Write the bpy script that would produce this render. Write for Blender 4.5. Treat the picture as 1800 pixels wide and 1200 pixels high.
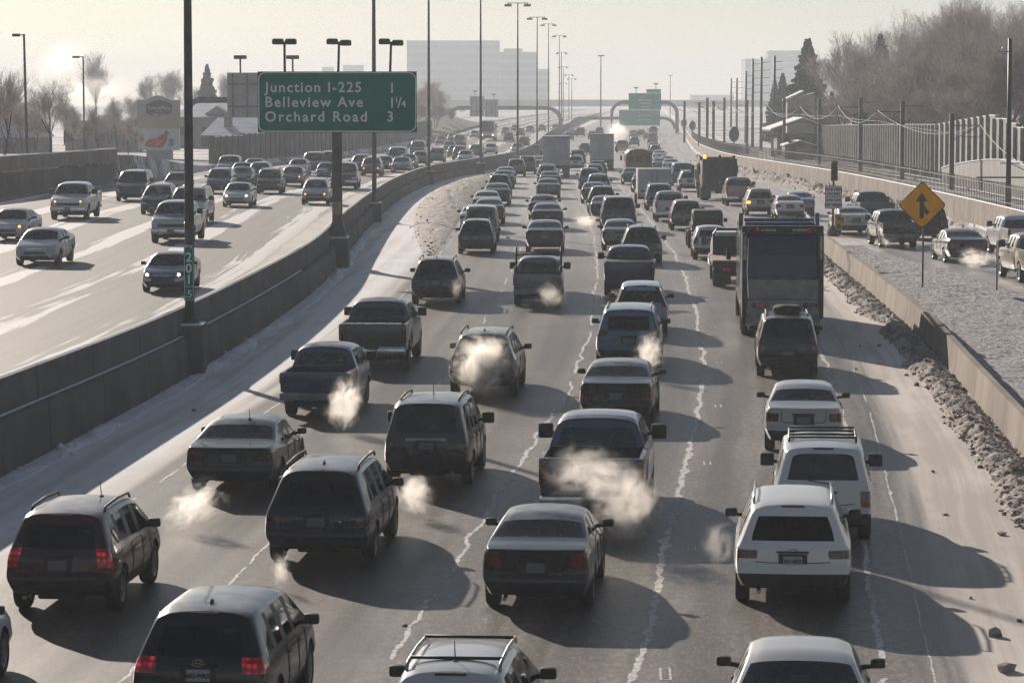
import bpy, bmesh, math, random
from mathutils import Vector, Matrix, Euler, noise as mnoise
rad = math.radians
RND = random.Random(7)
for o in list(bpy.data.objects):
    bpy.data.objects.remove(o)
scn = bpy.context.scene
COL = scn.collection

# ------------------------------------------------------------------ camera
EYE = 8.25                      # height of the lens above the level z = 0
FPX = 5600.0                    # focal length in pixels of an 1800 px wide picture
PITCH = math.atan(420 / FPX)
cam_d = bpy.data.cameras.new('camera')
cam_d.sensor_width = 36.0
cam_d.lens = FPX / 1800 * 36.0
cam_d.clip_start = 0.5
cam_d.clip_end = 12000
cam = bpy.data.objects.new('camera', cam_d)
COL.objects.link(cam)
cam.location = (0, 0, EYE)
cam.rotation_euler = (math.pi / 2 - PITCH, 0, 0)
scn.camera = cam

# ------------------------------------------------------------------ light
SUN_TRAVEL = Vector((1.1, -2.6, -1.0)).normalized()
SUN_EL = math.asin(-SUN_TRAVEL.z)
SUN_AZ = math.atan2(-SUN_TRAVEL.x, -SUN_TRAVEL.y)      # from +Y, positive towards +X
world = bpy.data.worlds.new('World')
scn.world = world
world.use_nodes = True
wn = world.node_tree.nodes
wn.clear()
w_out = wn.new('ShaderNodeOutputWorld')
w_bg = wn.new('ShaderNodeBackground')
w_sky = wn.new('ShaderNodeTexSky')
w_sky.sky_type = 'NISHITA'
w_sky.sun_disc = False
w_sky.sun_elevation = SUN_EL
w_sky.sun_rotation = SUN_AZ
w_sky.air_density = 1.0
w_sky.dust_density = 1.1
w_sky.ozone_density = 1.0
w_sky.altitude = 1600
w_bg.inputs['Strength'].default_value = 0.049
w_hs = wn.new('ShaderNodeHueSaturation')
w_hs.inputs['Saturation'].default_value = 0.74
world.node_tree.links.new(w_sky.outputs[0], w_hs.inputs['Color'])
world.node_tree.links.new(w_hs.outputs[0], w_bg.inputs['Color'])
world.node_tree.links.new(w_bg.outputs[0], w_out.inputs['Surface'])
sun_d = bpy.data.lights.new('sun', 'SUN')
sun_d.energy = 5.0
sun_d.angle = rad(0.53)
sun_d.color = (1.0, 0.885, 0.765)
sun = bpy.data.objects.new('sun', sun_d)
COL.objects.link(sun)
sun.rotation_euler = SUN_TRAVEL.to_track_quat('-Z', 'Y').to_euler()
sun.location = (-60, 150, 90)
scn.view_settings.view_transform = 'Standard'
scn.view_settings.look = 'None'
scn.view_settings.exposure = 0.32
scn.view_settings.gamma = 1.0
cy = scn.cycles
cy.use_denoising = True
cy.denoising_prefilter = 'FAST'
cy.max_bounces = 7
cy.diffuse_bounces = 3
cy.glossy_bounces = 3
cy.transmission_bounces = 4
cy.volume_bounces = 3
cy.transparent_max_bounces = 12
cy.caustics_reflective = False
cy.caustics_refractive = False
cy.sample_clamp_indirect = 6.0

# ------------------------------------------------------------------ node helper
class NT:
    def __init__(s, name):
        s.m = bpy.data.materials.new(name)
        s.m.use_nodes = True
        s.t = s.m.node_tree
        s.t.nodes.clear()
        s.out = s.t.nodes.new('ShaderNodeOutputMaterial')
    def n(s, kind, **kw):
        x = s.t.nodes.new('ShaderNode' + kind)
        for k, v in kw.items():
            setattr(x, k, v)
        return x
    def put(s, sock, v):
        if v is None:
            return
        if isinstance(v, bpy.types.NodeSocket):
            s.t.links.new(v, sock)
        elif isinstance(v, (tuple, list)):
            sock.default_value = tuple(v) + ((1.0,) if len(v) == 3 and sock.type == 'RGBA' else ())
        else:
            sock.default_value = v
    def math(s, op, a, b=None, c=None, clamp=False):
        x = s.n('Math', operation=op, use_clamp=clamp)
        s.put(x.inputs[0], a); s.put(x.inputs[1], b); s.put(x.inputs[2], c)
        return x.outputs[0]
    def step(s, v, lo, hi):
        x = s.n('MapRange', interpolation_type='SMOOTHSTEP')
        s.put(x.inputs['Value'], v); s.put(x.inputs['From Min'], lo); s.put(x.inputs['From Max'], hi)
        return x.outputs[0]
    def mix(s, f, a, b, mode='MIX'):
        x = s.n('Mix', data_type='RGBA', blend_type=mode)
        s.put(x.inputs['Factor'], f); s.put(x.inputs['A'], a) if False else None
        s.put(x.inputs[0], f); s.put(x.inputs[6], a); s.put(x.inputs[7], b)
        return x.outputs[2]
    def noise(s, vec, scale, detail=3.0, rough=0.55):
        x = s.n('TexNoise')
        s.put(x.inputs['Vector'], vec); x.inputs['Scale'].default_value = scale
        x.inputs['Detail'].default_value = detail; x.inputs['Roughness'].default_value = rough
        return x.outputs[0]
    def vec(s, x=0.0, y=0.0, z=0.0):
        c = s.n('CombineXYZ')
        s.put(c.inputs[0], x); s.put(c.inputs[1], y); s.put(c.inputs[2], z)
        return c.outputs[0]
    def xyz(s, v):
        c = s.n('SeparateXYZ'); s.put(c.inputs[0], v)
        return c.outputs
    def coord(s, which='Object'):
        return s.n('TexCoord').outputs[which]
    def pos(s):
        return s.n('NewGeometry').outputs['Position']
    def bsdf(s, color, rough=0.6, metal=0.0, spec=0.5, coat=0.0, emit=None, estr=0.0, bump=None, bstr=0.3, bdist=0.02):
        p = s.n('BsdfPrincipled')
        s.put(p.inputs['Base Color'], color); s.put(p.inputs['Roughness'], rough); s.put(p.inputs['Metallic'], metal)
        s.put(p.inputs['Specular IOR Level'], spec); s.put(p.inputs['Coat Weight'], coat)
        p.inputs['Coat Roughness'].default_value = 0.06
        if emit is not None:
            s.put(p.inputs['Emission Color'], emit); p.inputs['Emission Strength'].default_value = estr
        if bump is not None:
            b = s.n('Bump'); s.put(b.inputs['Height'], bump)
            b.inputs['Strength'].default_value = bstr; b.inputs['Distance'].default_value = bdist
            s.t.links.new(b.outputs[0], p.inputs['Normal'])
        s.t.links.new(p.outputs[0], s.out.inputs['Surface'])
        return p

def simple(name, c, rough=0.6, metal=0.0, scale=3.0, var=0.25, spec=0.5, coat=0.0, emit=None, estr=0.0, bump=0.0):
    t = NT(name)
    nz = t.noise(t.coord(), scale, 4.0)
    lo = tuple(x * (1 - var) for x in c); hi = tuple(min(1, x * (1 + var)) for x in c)
    col = t.mix(t.step(nz, 0.3, 0.7), lo, hi)
    t.bsdf(col, rough, metal, spec, coat, emit, estr, nz if bump else None, bump)
    return t.m

M = {}
def build_materials():
    # car paint: colour of the object, road grime that thins out with height
    t = NT('car_paint')
    oi = t.n('ObjectInfo')
    p = t.coord()
    z = t.xyz(p)[2]
    nz = t.noise(p, 5.0, 5.0, 0.65)
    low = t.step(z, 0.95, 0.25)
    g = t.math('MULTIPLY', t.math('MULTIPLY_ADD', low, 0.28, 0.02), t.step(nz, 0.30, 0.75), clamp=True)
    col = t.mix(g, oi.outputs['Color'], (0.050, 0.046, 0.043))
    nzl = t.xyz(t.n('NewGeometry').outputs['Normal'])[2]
    frost_glare = t.math('MULTIPLY', t.math('MULTIPLY', t.step(nzl, 0.80, 0.97), t.step(z, 1.22, 1.36)), t.math('MULTIPLY_ADD', t.step(t.noise(p, 2.2, 5.0, 0.6), 0.3, 0.7), 0.40, 0.06))
    col = t.mix(frost_glare, col, (0.60, 0.60, 0.61))  # roof frost, plus sky glare painted into the upward-facing panels
    g = t.math('ADD', g, t.math('MULTIPLY', frost_glare, 0.25), clamp=True)
    t.bsdf(col, t.math('MULTIPLY_ADD', g, 0.6, 0.26), 0.0, 0.4, t.math('MULTIPLY_ADD', g, -0.5, 0.55))
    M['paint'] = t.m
    # window glass
    def glass(name, tint, rough=0.04):
        t = NT(name)
        tr = t.n('BsdfTransparent'); gl = t.n('BsdfGlossy')
        film = t.step(t.noise(t.coord(), 4.0, 5.0), 0.35, 0.75)
        t.put(tr.inputs[0], tint)
        gl.inputs['Roughness'].default_value = rough
        t.put(gl.inputs[0], (0.75, 0.78, 0.8))
        df = t.n('BsdfDiffuse'); t.put(df.inputs[0], (0.20, 0.20, 0.20))
        mx0 = t.n('MixShader'); t.put(mx0.inputs[0], t.math('MULTIPLY_ADD', film, 0.045, 0.005))
        t.t.links.new(tr.outputs[0], mx0.inputs[1]); t.t.links.new(df.outputs[0], mx0.inputs[2])
        fr = t.n('Fresnel'); fr.inputs[0].default_value = 1.5
        mx = t.n('MixShader')
        t.t.links.new(fr.outputs[0], mx.inputs[0]); t.t.links.new(mx0.outputs[0], mx.inputs[1]); t.t.links.new(gl.outputs[0], mx.inputs[2])
        t.t.links.new(mx.outputs[0], t.out.inputs['Surface'])
        return t.m
    M['glass'] = glass('clear_car_glass', (0.80, 0.87, 0.84))
    M['privacy'] = glass('dark_privacy_glass', (0.07, 0.075, 0.075))
    M['shield'] = glass('windshield_glass', (0.84, 0.90, 0.87))
    def lamp(name, c, estr, cells=0):
        t = NT(name)
        if not cells:
            nz = t.noise(t.coord(), 30, 2.0)
            t.bsdf(t.mix(nz, tuple(x * 0.7 for x in c), c), 0.2, 0, 0.5, 0.5, c, estr)
            return t.m
        v = t.n('TexVoronoi'); t.put(v.inputs['Vector'], t.coord()); v.inputs['Scale'].default_value = cells
        v.inputs['Randomness'].default_value = 0.35
        d = t.step(v.outputs['Distance'], 0.62, 0.12)
        big = t.step(t.noise(t.coord(), 6.0, 1.0), 0.38, 0.62)
        k = t.math('MULTIPLY', d, t.math('MULTIPLY_ADD', big, 0.75, 0.25))
        p = t.bsdf(t.mix(k, tuple(x * 0.35 for x in c), c), 0.16, 0, 0.5, 0.6, c, 1.0)
        t.put(p.inputs['Emission Strength'], t.math('MULTIPLY_ADD', k, estr * 2.2, estr * 0.10))
        return t.m
    M['tail'] = lamp('tail_light_red', (0.16, 0.007, 0.009), 0.015, 11)
    M['tail_lit'] = lamp('tail_light_lit', (0.40, 0.012, 0.018), 0.40, 11)
    M['head'] = simple('headlight_clear', (0.42, 0.43, 0.44), 0.15, 0.3, 20, 0.3)
    M['head_lit'] = lamp('headlight_lit', (1.0, 0.78, 0.45), 3.0)
    M['amber_lit'] = lamp('amber_lit', (1.0, 0.45, 0.06), 1.8)
    M['trim'] = simple('dark_plastic_trim', (0.035, 0.033, 0.032), 0.6, 0, 6, 0.4)
    M['rubber'] = simple('tyre_rubber', (0.030, 0.028, 0.027), 0.85, 0, 12, 0.5)
    M['rim'] = simple('alloy_rim', (0.26, 0.26, 0.26), 0.45, 0.6, 9, 0.4)
    M['chrome'] = simple('chrome', (0.55, 0.55, 0.56), 0.18, 1.0, 6, 0.15)
    M['seat'] = simple('seat_cloth', (0.045, 0.043, 0.042), 0.85, 0, 14, 0.3)
    M['plate'] = simple('plate_dim', (0.13, 0.14, 0.15), 0.5, 0, 30, 0.2)
    M['plate_bright'] = simple('plate_pale', (0.36, 0.38, 0.41), 0.5, 0, 30, 0.1)
    M['white_panel'] = simple('pale_sign_panel', (0.50, 0.50, 0.51), 0.5, 0, 3, 0.08)
    M['plate_dark'] = simple('plate_dark', (0.03, 0.035, 0.04), 0.5, 0, 30, 0.3)
    M['ink'] = simple('plate_ink', (0.02, 0.03, 0.05), 0.6)
    M['ink_pale'] = simple('pale_letter_ink', (0.6, 0.62, 0.62), 0.5)
    M['black'] = simple('black_metal', (0.018, 0.018, 0.020), 0.5, 0, 6, 0.4)
    M['steel'] = simple('galvanised_steel', (0.20, 0.205, 0.21), 0.55, 0.5, 2, 0.3)
    M['pole'] = simple('weathered_pole_steel', (0.085, 0.082, 0.080), 0.6, 0.3, 1.5, 0.3)
    M['snow'] = simple('packed_snow', (0.78, 0.79, 0.82), 0.75, 0, 3.0, 0.10, bump=0.4)
    def concrete(name, c, joint=6.0):
        t = NT(name)
        p = t.coord(); x, y, z = t.xyz(p)
        st = t.noise(t.vec(t.math('MULTIPLY', y, 1.1), t.math('MULTIPLY', z, 0.22), x), 1.0, 5.0, 0.65)
        big = t.noise(p, 0.35, 3.0)
        col = t.mix(t.step(st, 0.3, 0.72), tuple(v * 0.76 for v in c), tuple(min(1, v * 1.12) for v in c))
        col = t.mix(t.math('MULTIPLY', t.step(big, 0.4, 0.62), 0.6), col, tuple(v * 0.50 for v in c))
        jt = t.math('FRACT', t.math('DIVIDE', y, joint))
        col = t.mix(t.math('MULTIPLY', t.math('LESS_THAN', jt, 0.018), 0.92), col, tuple(v * 0.25 for v in c))
        fine = t.noise(p, 30, 3.0)
        t.bsdf(col, 0.85, 0, 0.3, bump=fine, bstr=0.25)
        return t.m
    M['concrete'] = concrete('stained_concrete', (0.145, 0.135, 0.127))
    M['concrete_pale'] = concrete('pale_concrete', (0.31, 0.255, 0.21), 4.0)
    M['concrete_far'] = concrete('bridge_concrete', (0.33, 0.33, 0.32), 30.0)

# ------------------------------------------------------------------ splines of the site
def spl(xs, ys):
    n = len(xs)
    m = []
    d = [(ys[i + 1] - ys[i]) / (xs[i + 1] - xs[i]) for i in range(n - 1)]
    for i in range(n):
        if i == 0: m.append(d[0])
        elif i == n - 1: m.append(d[-1])
        else:
            h0, h1 = xs[i] - xs[i - 1], xs[i + 1] - xs[i]
            m.append((d[i - 1] * h1 + d[i] * h0) / (h0 + h1))
    def f(x):
        if x <= xs[0]: return ys[0] + m[0] * (x - xs[0])
        if x >= xs[-1]: return ys[-1] + m[-1] * (x - xs[-1])
        for i in range(n - 1):
            if x <= xs[i + 1]: break
        h = xs[i + 1] - xs[i]; t = (x - xs[i]) / h
        return ((2 * t**3 - 3 * t**2 + 1) * ys[i] + (t**3 - 2 * t**2 + t) * h * m[i]
                + (-2 * t**3 + 3 * t**2) * ys[i + 1] + (t**3 - t**2) * h * m[i + 1])
    return f

DROP = spl([0, 30, 50, 66, 86, 114, 150, 200, 300, 400, 500, 600, 700, 900, 1500, 2500],
           [8.3, 8.3, 8.22, 7.98, 7.8, 7.4, 7.12, 6.97, 7.15, 7.6, 7.8, 7.5, 6.95, 6.5, 6.3, 6.3])
L2 = spl([0, 40, 53, 66, 86, 126, 149, 200, 255, 311, 383, 486, 600, 900, 1500, 2500],
         [-2.5, 1.25, 2.4, 3.5, 5.15, 6.97, 7.6, 8.3, 8.9, 9.7, 11.8, 15.5, 20.5, 33, 58, 100])
WALL = spl([0, 50, 66, 90, 127, 150, 187, 240, 280, 327, 383, 486, 630, 685, 900, 1500, 2500],
           [-16.7, -12.9, -11.4, -9.56, -8.0, -8.2, -8.47, -8.3, -7.3, -4.2, -0.6, 3.2, 7.1, 9.4, 17.6, 41, 80])
LWALL = spl([0, 120, 200, 233, 300, 400, 600, 900, 1500, 2500], [-45, -38, -32.3, -29.5, -27, -21, -14, -4, 19, 58])
RBAR = spl([0, 40, 73, 85, 100, 117, 151], [7.0, 9.7, 11.75, 12.45, 13.25, 13.8, 14.9])
RAMPL = spl([0, 60, 120, 148, 160], [26, 22.8, 19.4, 17.4, 15.2])
RWALL = spl([0, 140, 250, 333, 450, 620, 900, 1500, 2500], [25.0, 25.5, 25.3, 24.2, 27, 34, 47, 74, 118])
HEAD_L = spl([0, 120, 200, 280, 400, 700], [0.03, 0.03, 0.0, 0.02, 0.035, 0.04])
def zr(X, Y):
    return EYE - DROP(Y)
def zl(X, Y):
    return EYE - DROP(Y) + 0.55 + 0.02 * max(0.0, WALL(Y) - X)
def land_left(Y):
    a = EYE - 3.9
    b = zl(LWALL(Y), Y) + 0.4
    t = min(1, max(0, (Y - 235) / 60)); t = t * t * (3 - 2 * t)
    return a * (1 - t) + b * t
def land_right(Y):
    return zr(0, Y) + 1.35
def surface(X, Y):
    if X < LWALL(Y) - 0.3: return land_left(Y)
    if X < WALL(Y): return zl(X, Y)
    if X > RWALL(Y) + 0.3: return land_right(Y)
    return zr(X, Y)
FWD = Vector((0, math.cos(PITCH), -math.sin(PITCH)))
UPV = Vector((0, math.sin(PITCH), math.cos(PITCH)))
def ray(px, py):
    return FWD * FPX + Vector((px - 900, 0, 0)) - UPV * (py - 600)
def at(px, py, Y):
    d = ray(px, py)
    return Vector((0, 0, EYE)) + d * (Y / d.y)
def ground_at(px, py, zf):
    d = ray(px, py)
    Y = 150.0
    for _ in range(60):
        p = at(px, py, Y)
        z = zf(p.x, Y)
        k = (EYE - z) / -d.z if d.z < 0 else 1
        Yn = d.y * k
        Y = 0.5 * Y + 0.5 * min(2000, max(15, Yn))
    p = at(px, py, Y)
    return Vector((p.x, Y, zf(p.x, Y)))
def scale_at(Y):
    return FPX / (Y * math.cos(PITCH) + 7 * math.sin(PITCH))

# ------------------------------------------------------------------ object helpers
def link(name, me, m=None, parent=None, loc=None, rot=None):
    o = bpy.data.objects.new(name, me)
    COL.objects.link(o)
    if m is not None and not me.materials:
        me.materials.append(m)
    if parent is not None: o.parent = parent
    if loc is not None: o.location = loc
    if rot is not None: o.rotation_euler = rot
    return o
def tag(o, label=None, cat=None, group=None, kind=None):
    if label: o['label'] = label
    if cat: o['category'] = cat
    if group: o['group'] = group
    if kind: o['kind'] = kind
    return o
def thing(name, label, cat, loc=(0, 0, 0), rot=(0, 0, 0), group=None):
    o = bpy.data.objects.new(name, None)
    COL.objects.link(o)
    o.location = loc; o.rotation_euler = rot
    o.empty_display_size = 0.3
    return tag(o, label, cat, group)
def mesh_of(bm, name, smooth=None):
    me = bpy.data.meshes.new(name)
    bm.normal_update()
    bm.to_mesh(me); bm.free()
    if smooth is not None and len(me.polygons):
        me.polygons.foreach_set('use_smooth', [True] * len(me.polygons))
        if smooth < 3: me.set_sharp_from_angle(angle=smooth)
    me.update()
    return me
def bx(bm, c, s, rz=0.0, bevel=0.0, taper=None, mi=0, rx=0.0):
    g = bmesh.ops.create_cube(bm, size=1.0)
    vs = g['verts']
    for v in vs:
        k = 1.0
        if taper and v.co.z > 0:
            v.co.x *= taper; v.co.y *= taper
        v.co = Vector((v.co.x * s[0], v.co.y * s[1], v.co.z * s[2]))
    fs = set(f for v in vs for f in v.link_faces)
    if bevel > 0:
        es = set(e for v in vs for e in v.link_edges)
        r = bmesh.ops.bevel(bm, geom=list(es), offset=bevel, segments=2, affect='EDGES', profile=0.6)
        vs = list(set(v for f in r['faces'] for v in f.verts) | set(v for v in vs if v.is_valid))
        fs = set(f for v in vs for f in v.link_faces)
    R = Matrix.Translation(c) @ Matrix.Rotation(rz, 4, 'Z') @ Matrix.Rotation(rx, 4, 'X')
    for v in vs: v.co = R @ v.co
    for f in fs: f.material_index = mi
    return vs
def tube(bm, pts, r, seg=8, cap=True, mi=0):
    pts = [Vector(p) for p in pts]
    rs = r if isinstance(r, (list, tuple)) else [r] * len(pts)
    rings = []
    up = Vector((0, 0, 1))
    for i, p in enumerate(pts):
        d = (pts[min(i + 1, len(pts) - 1)] - pts[max(i - 1, 0)]).normalized()
        a = d.cross(up)
        if a.length < 1e-3: a = d.cross(Vector((0, 1, 0)))
        a.normalize(); b = d.cross(a).normalized()
        rings.append([bm.verts.new(p + (a * math.cos(2 * math.pi * k / seg) + b * math.sin(2 * math.pi * k / seg)) * rs[i]) for k in range(seg)])
    for i in range(len(rings) - 1):
        for k in range(seg):
            f = bm.faces.new((rings[i][k], rings[i][(k + 1) % seg], rings[i + 1][(k + 1) % seg], rings[i + 1][k]))
            f.smooth = True; f.material_index = mi
    if cap:
        f = bm.faces.new(rings[0][::-1]); f.material_index = mi
        f = bm.faces.new(rings[-1]); f.material_index = mi
def lathe(bm, prof, axis='X', seg=24, c=(0, 0, 0), mi=0):
    """prof: (offset along the axis, radius)"""
    rings = []
    for (h, r) in prof:
        ring = []
        for k in range(seg):
            a = 2 * math.pi * k / seg
            q = (h, r * math.cos(a), r * math.sin(a)) if axis == 'X' else (r * math.cos(a), r * math.sin(a), h) if axis == 'Z' else (r * math.cos(a), h, r * math.sin(a))
            ring.append(bm.verts.new(Vector(q) + Vector(c)))
        rings.append(ring)
    for i in range(len(rings) - 1):
        for k in range(seg):
            f = bm.faces.new((rings[i][k], rings[i + 1][k], rings[i + 1][(k + 1) % seg], rings[i][(k + 1) % seg]))
            f.smooth = True; f.material_index = mi
    return rings
def prism(bm, poly, y0, y1, mi=0):
    """outline in (x, z), extruded along y"""
    a = [bm.verts.new((x, y0, z)) for x, z in poly]
    b = [bm.verts.new((x, y1, z)) for x, z in poly]
    fs = [bm.faces.new(a), bm.faces.new(b[::-1])]
    for i in range(len(poly)):
        j = (i + 1) % len(poly)
        fs.append(bm.faces.new((a[j], a[i], b[i], b[j])))
    for f in fs: f.material_index = mi
    bmesh.ops.recalc_face_normals(bm, faces=fs)
def text_mesh(s, size, depth=0.006, align='LEFT', spacing=1.0, bold=0.0):
    cu = bpy.data.curves.new('lettering', 'FONT')
    cu.body = s; cu.size = size; cu.extrude = depth; cu.align_x = align
    cu.space_character = spacing; cu.offset = bold
    cu.resolution_u = 3
    o = bpy.data.objects.new('lettering_tmp', cu)
    COL.objects.link(o)
    dg = bpy.context.evaluated_depsgraph_get()
    me = bpy.data.meshes.new_from_object(o.evaluated_get(dg))
    bpy.data.objects.remove(o); bpy.data.curves.remove(cu)
    return me
def write(s, size, m, parent, loc, align='LEFT', spacing=1.0, name='lettering', depth=0.006, bold=0.0):
    me = text_mesh(s, size, depth, align, spacing, bold)
    me.materials.clear()
    return link(name, me, m, parent, loc, (math.pi / 2, 0, 0))
build_materials()
# ------------------------------------------------------------------ ground, roads
def rows(y0, y1):
    ys, y = [], y0
    while y < y1 - 1e-6:
        ys.append(y)
        y += 1.5 if y < 90 else 2.5 if y < 220 else 6 if y < 480 else 25 if y < 1000 else 100
    ys.append(y1)
    return ys
def sheet(name, ys, cols, zf, dz, m, uf, kind='structure', bump=None):
    bm = bmesh.new()
    uv = bm.loops.layers.uv.new('UVMap')
    grid, uvs = [], {}
    for Y in ys:
        r = []
        for X in cols(Y):
            z = zf(X, Y) + dz + (bump(X, Y) if bump else 0)
            v = bm.verts.new((X, Y, z)); uvs[v] = (uf(X, Y), Y); r.append(v)
        grid.append(r)
    for i in range(len(grid) - 1):
        for j in range(len(grid[0]) - 1):
            f = bm.faces.new((grid[i][j], grid[i][j + 1], grid[i + 1][j + 1], grid[i + 1][j]))
            f.smooth = True
            for l in f.loops: l[uv].uv = uvs[l.vert]
    o = link(name, mesh_of(bm, name), m)
    if kind: o['kind'] = kind
    return o
def lin(a, b, n):
    return [a + (b - a) * i / n for i in range(n + 1)]

def road_material(name, side):
    t = NT(name)
    u, v, _ = t.xyz(t.coord('UV'))
    wob = t.noise(t.vec(t.math('MULTIPLY', u, 0.2), t.math('MULTIPLY', v, 0.05), 3.0), 1.0, 2.0)
    uw = t.math('ADD', u, t.math('MULTIPLY_ADD', wob, 0.9, -0.45))
    streak = t.noise(t.vec(t.math('MULTIPLY', uw, 1.6), t.math('MULTIPLY', v, 0.022), 0.0), 1.0, 5.0, 0.6)
    patch = t.noise(t.vec(u, t.math('MULTIPLY', v, 0.35), 5.0), 0.5, 5.0, 0.6)
    fine = t.noise(t.vec(u, t.math('MULTIPLY', v, 0.22), 1.0), 9.0, 4.0, 0.7)
    grain = t.noise(t.vec(u, t.math('MULTIPLY', v, 0.18), 2.0), 27.0, 3.0, 0.7)
    speck = t.step(t.noise(t.vec(u, t.math('MULTIPLY', v, 0.6), 9.0), 5.0, 6.0, 0.75), 0.60, 0.70)
    if side == 'right':
        trk = t.math('COSINE', t.math('MULTIPLY', t.math('ADD', u, -1.83), 2 * math.pi / 1.825))
        k = t.math('ADD', t.math('MULTIPLY', streak, 0.95), t.math('MULTIPLY', trk, 0.12))
        k = t.math('ADD', k, t.math('MULTIPLY_ADD', patch, 0.9, -0.45))
        base = t.mix(t.step(k, 0.26, 0.74), (0.066, 0.060, 0.050), (0.215, 0.202, 0.192))
        base = t.mix(t.math('MULTIPLY', t.step(fine, 0.45, 0.68), 0.45), base, (0.045, 0.040, 0.036))
        base = t.mix(t.math('MULTIPLY', t.step(grain, 0.50, 0.70), 0.55), base, (0.42, 0.39, 0.365))
        brown = t.step(t.math('ADD', u, t.math('MULTIPLY_ADD', patch, 3.0, -1.5)), -2.6, -5.2)
        base = t.mix(t.math('MULTIPLY', t.math('MULTIPLY', brown, t.step(v, 190, 110)), 0.8), base, t.mix(0.8, base, (0.42, 0.34, 0.27), 'MULTIPLY'))
        base = t.mix(1.0, base, (0.95, 0.875, 0.81), 'MULTIPLY')
        mott = t.noise(t.vec(u, t.math('MULTIPLY', v, 0.5), 7.0), 7.0, 6.0, 0.75)
        base = t.mix(0.65, base, t.mix(t.step(mott, 0.3, 0.7), (0.15, 0.14, 0.13), (0.85, 0.84, 0.83)), 'OVERLAY')
        # joints across the lanes
        jt = t.math('FRACT', t.math('DIVIDE', t.math('ADD', v, t.math('MULTIPLY', t.math('ROUND', t.math('DIVIDE', u, 3.65)), 2.3)), 7.4))
        jm = t.math('MULTIPLY', t.math('LESS_THAN', jt, 0.006), t.step(patch, 0.45, 0.62))
        base = t.mix(t.math('MULTIPLY', jm, 0.5), base, (0.42, 0.41, 0.40))
        # salt and packed snow on both shoulders
        ed = t.math('MULTIPLY_ADD', streak, 2.6, -1.3)
        r = t.step(t.math('ADD', u, ed), 3.9, 5.4)
        l = t.step(t.math('ADD', t.math('MULTIPLY', u, -1), ed), 11.0, 12.3)
        salt = t.math('MAXIMUM', r, l)
        nearfade = t.step(v, 185, 150)
        salt = t.math('MAXIMUM', t.math('MULTIPLY', r, nearfade), l)
        dirt = t.math('MULTIPLY', t.step(t.math('ADD', streak, t.math('MULTIPLY', patch, 0.5)), 0.66, 0.92), 0.6)
        sc = t.mix(dirt, (0.76, 0.69, 0.63), (0.30, 0.255, 0.22))
        sc = t.mix(t.math('MULTIPLY', l, t.math('LESS_THAN', u, 0)), sc, t.mix(dirt, (0.86, 0.86, 0.87), (0.48, 0.46, 0.455)))
        sc = t.mix(t.math('MULTIPLY', speck, 0.75), sc, (0.12, 0.10, 0.09))
        # salted asphalt further off between the main lanes and the ramp
        far = t.math('MULTIPLY', t.step(u, 4.0, 7.5), t.math('MULTIPLY', t.step(streak, 0.35, 0.6), 0.6))
        base = t.mix(far, base, (0.42, 0.40, 0.385))
        base = t.mix(t.math('MULTIPLY', t.step(v, 70, 260), t.math('MULTIPLY_ADD', streak, 0.9, 0.15)), base, (0.58, 0.56, 0.545))  # paler with distance: grazing glare painted in together with dry salt
        col = t.mix(t.math('MULTIPLY', salt, 0.9), base, sc)
        rough = t.math('ADD', t.math('MULTIPLY_ADD', salt, 0.30, 0.36), t.math('MULTIPLY', streak, 0.26))
    elif side == 'left':
        band = t.math('COSINE', t.math('MULTIPLY', t.math('ADD', u, 3.1), 2 * math.pi / 3.7))
        k = t.math('ADD', streak, t.math('MULTIPLY', band, 0.17))
        k = t.math('ADD', k, t.math('MULTIPLY_ADD', patch, 0.16, -0.08))
        white = t.step(k, 0.58, 0.635)
        edge = t.step(t.math('ADD', u, t.math('MULTIPLY_ADD', streak, 1.6, -0.8)), -2.9, -2.0)
        base = t.mix(t.step(streak, 0.2, 0.6), (0.070, 0.057, 0.048), (0.135, 0.115, 0.100))
        base = t.mix(t.math('MULTIPLY', t.step(grain, 0.5, 0.68), 0.35), base, (0.36, 0.34, 0.32))
        col = t.mix(t.math('MULTIPLY', white, 0.92), base, (0.74, 0.72, 0.70))
        ec = t.mix(t.math('MULTIPLY', t.step(patch, 0.42, 0.7), 0.5), (0.60, 0.55, 0.50), (0.30, 0.26, 0.23))
        ec = t.mix(t.math('MULTIPLY', speck, 0.5), ec, (0.14, 0.12, 0.11))
        col = t.mix(edge, col, ec)
        rough = 0.62
    else:
        base = t.mix(t.step(streak, 0.3, 0.7), (0.19, 0.175, 0.165), (0.36, 0.345, 0.335))
        base = t.mix(t.math('MULTIPLY', t.step(grain, 0.5, 0.68), 0.35), base, (0.36, 0.34, 0.32))
        w = t.step(t.math('ADD', streak, t.math('MULTIPLY', patch, 0.4)), 0.72, 0.9)
        col = t.mix(t.math('MULTIPLY', w, 0.7), base, (0.6, 0.59, 0.58))
        rough = 0.42
    t.bsdf(col, rough, 0, 0.5, bump=grain, bstr=0.25, bdist=0.01)
    return t.m
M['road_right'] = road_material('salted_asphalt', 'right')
M['road_left'] = road_material('streaked_salted_asphalt', 'left')
M['road_ramp'] = road_material('ramp_asphalt', 'ramp')

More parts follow.
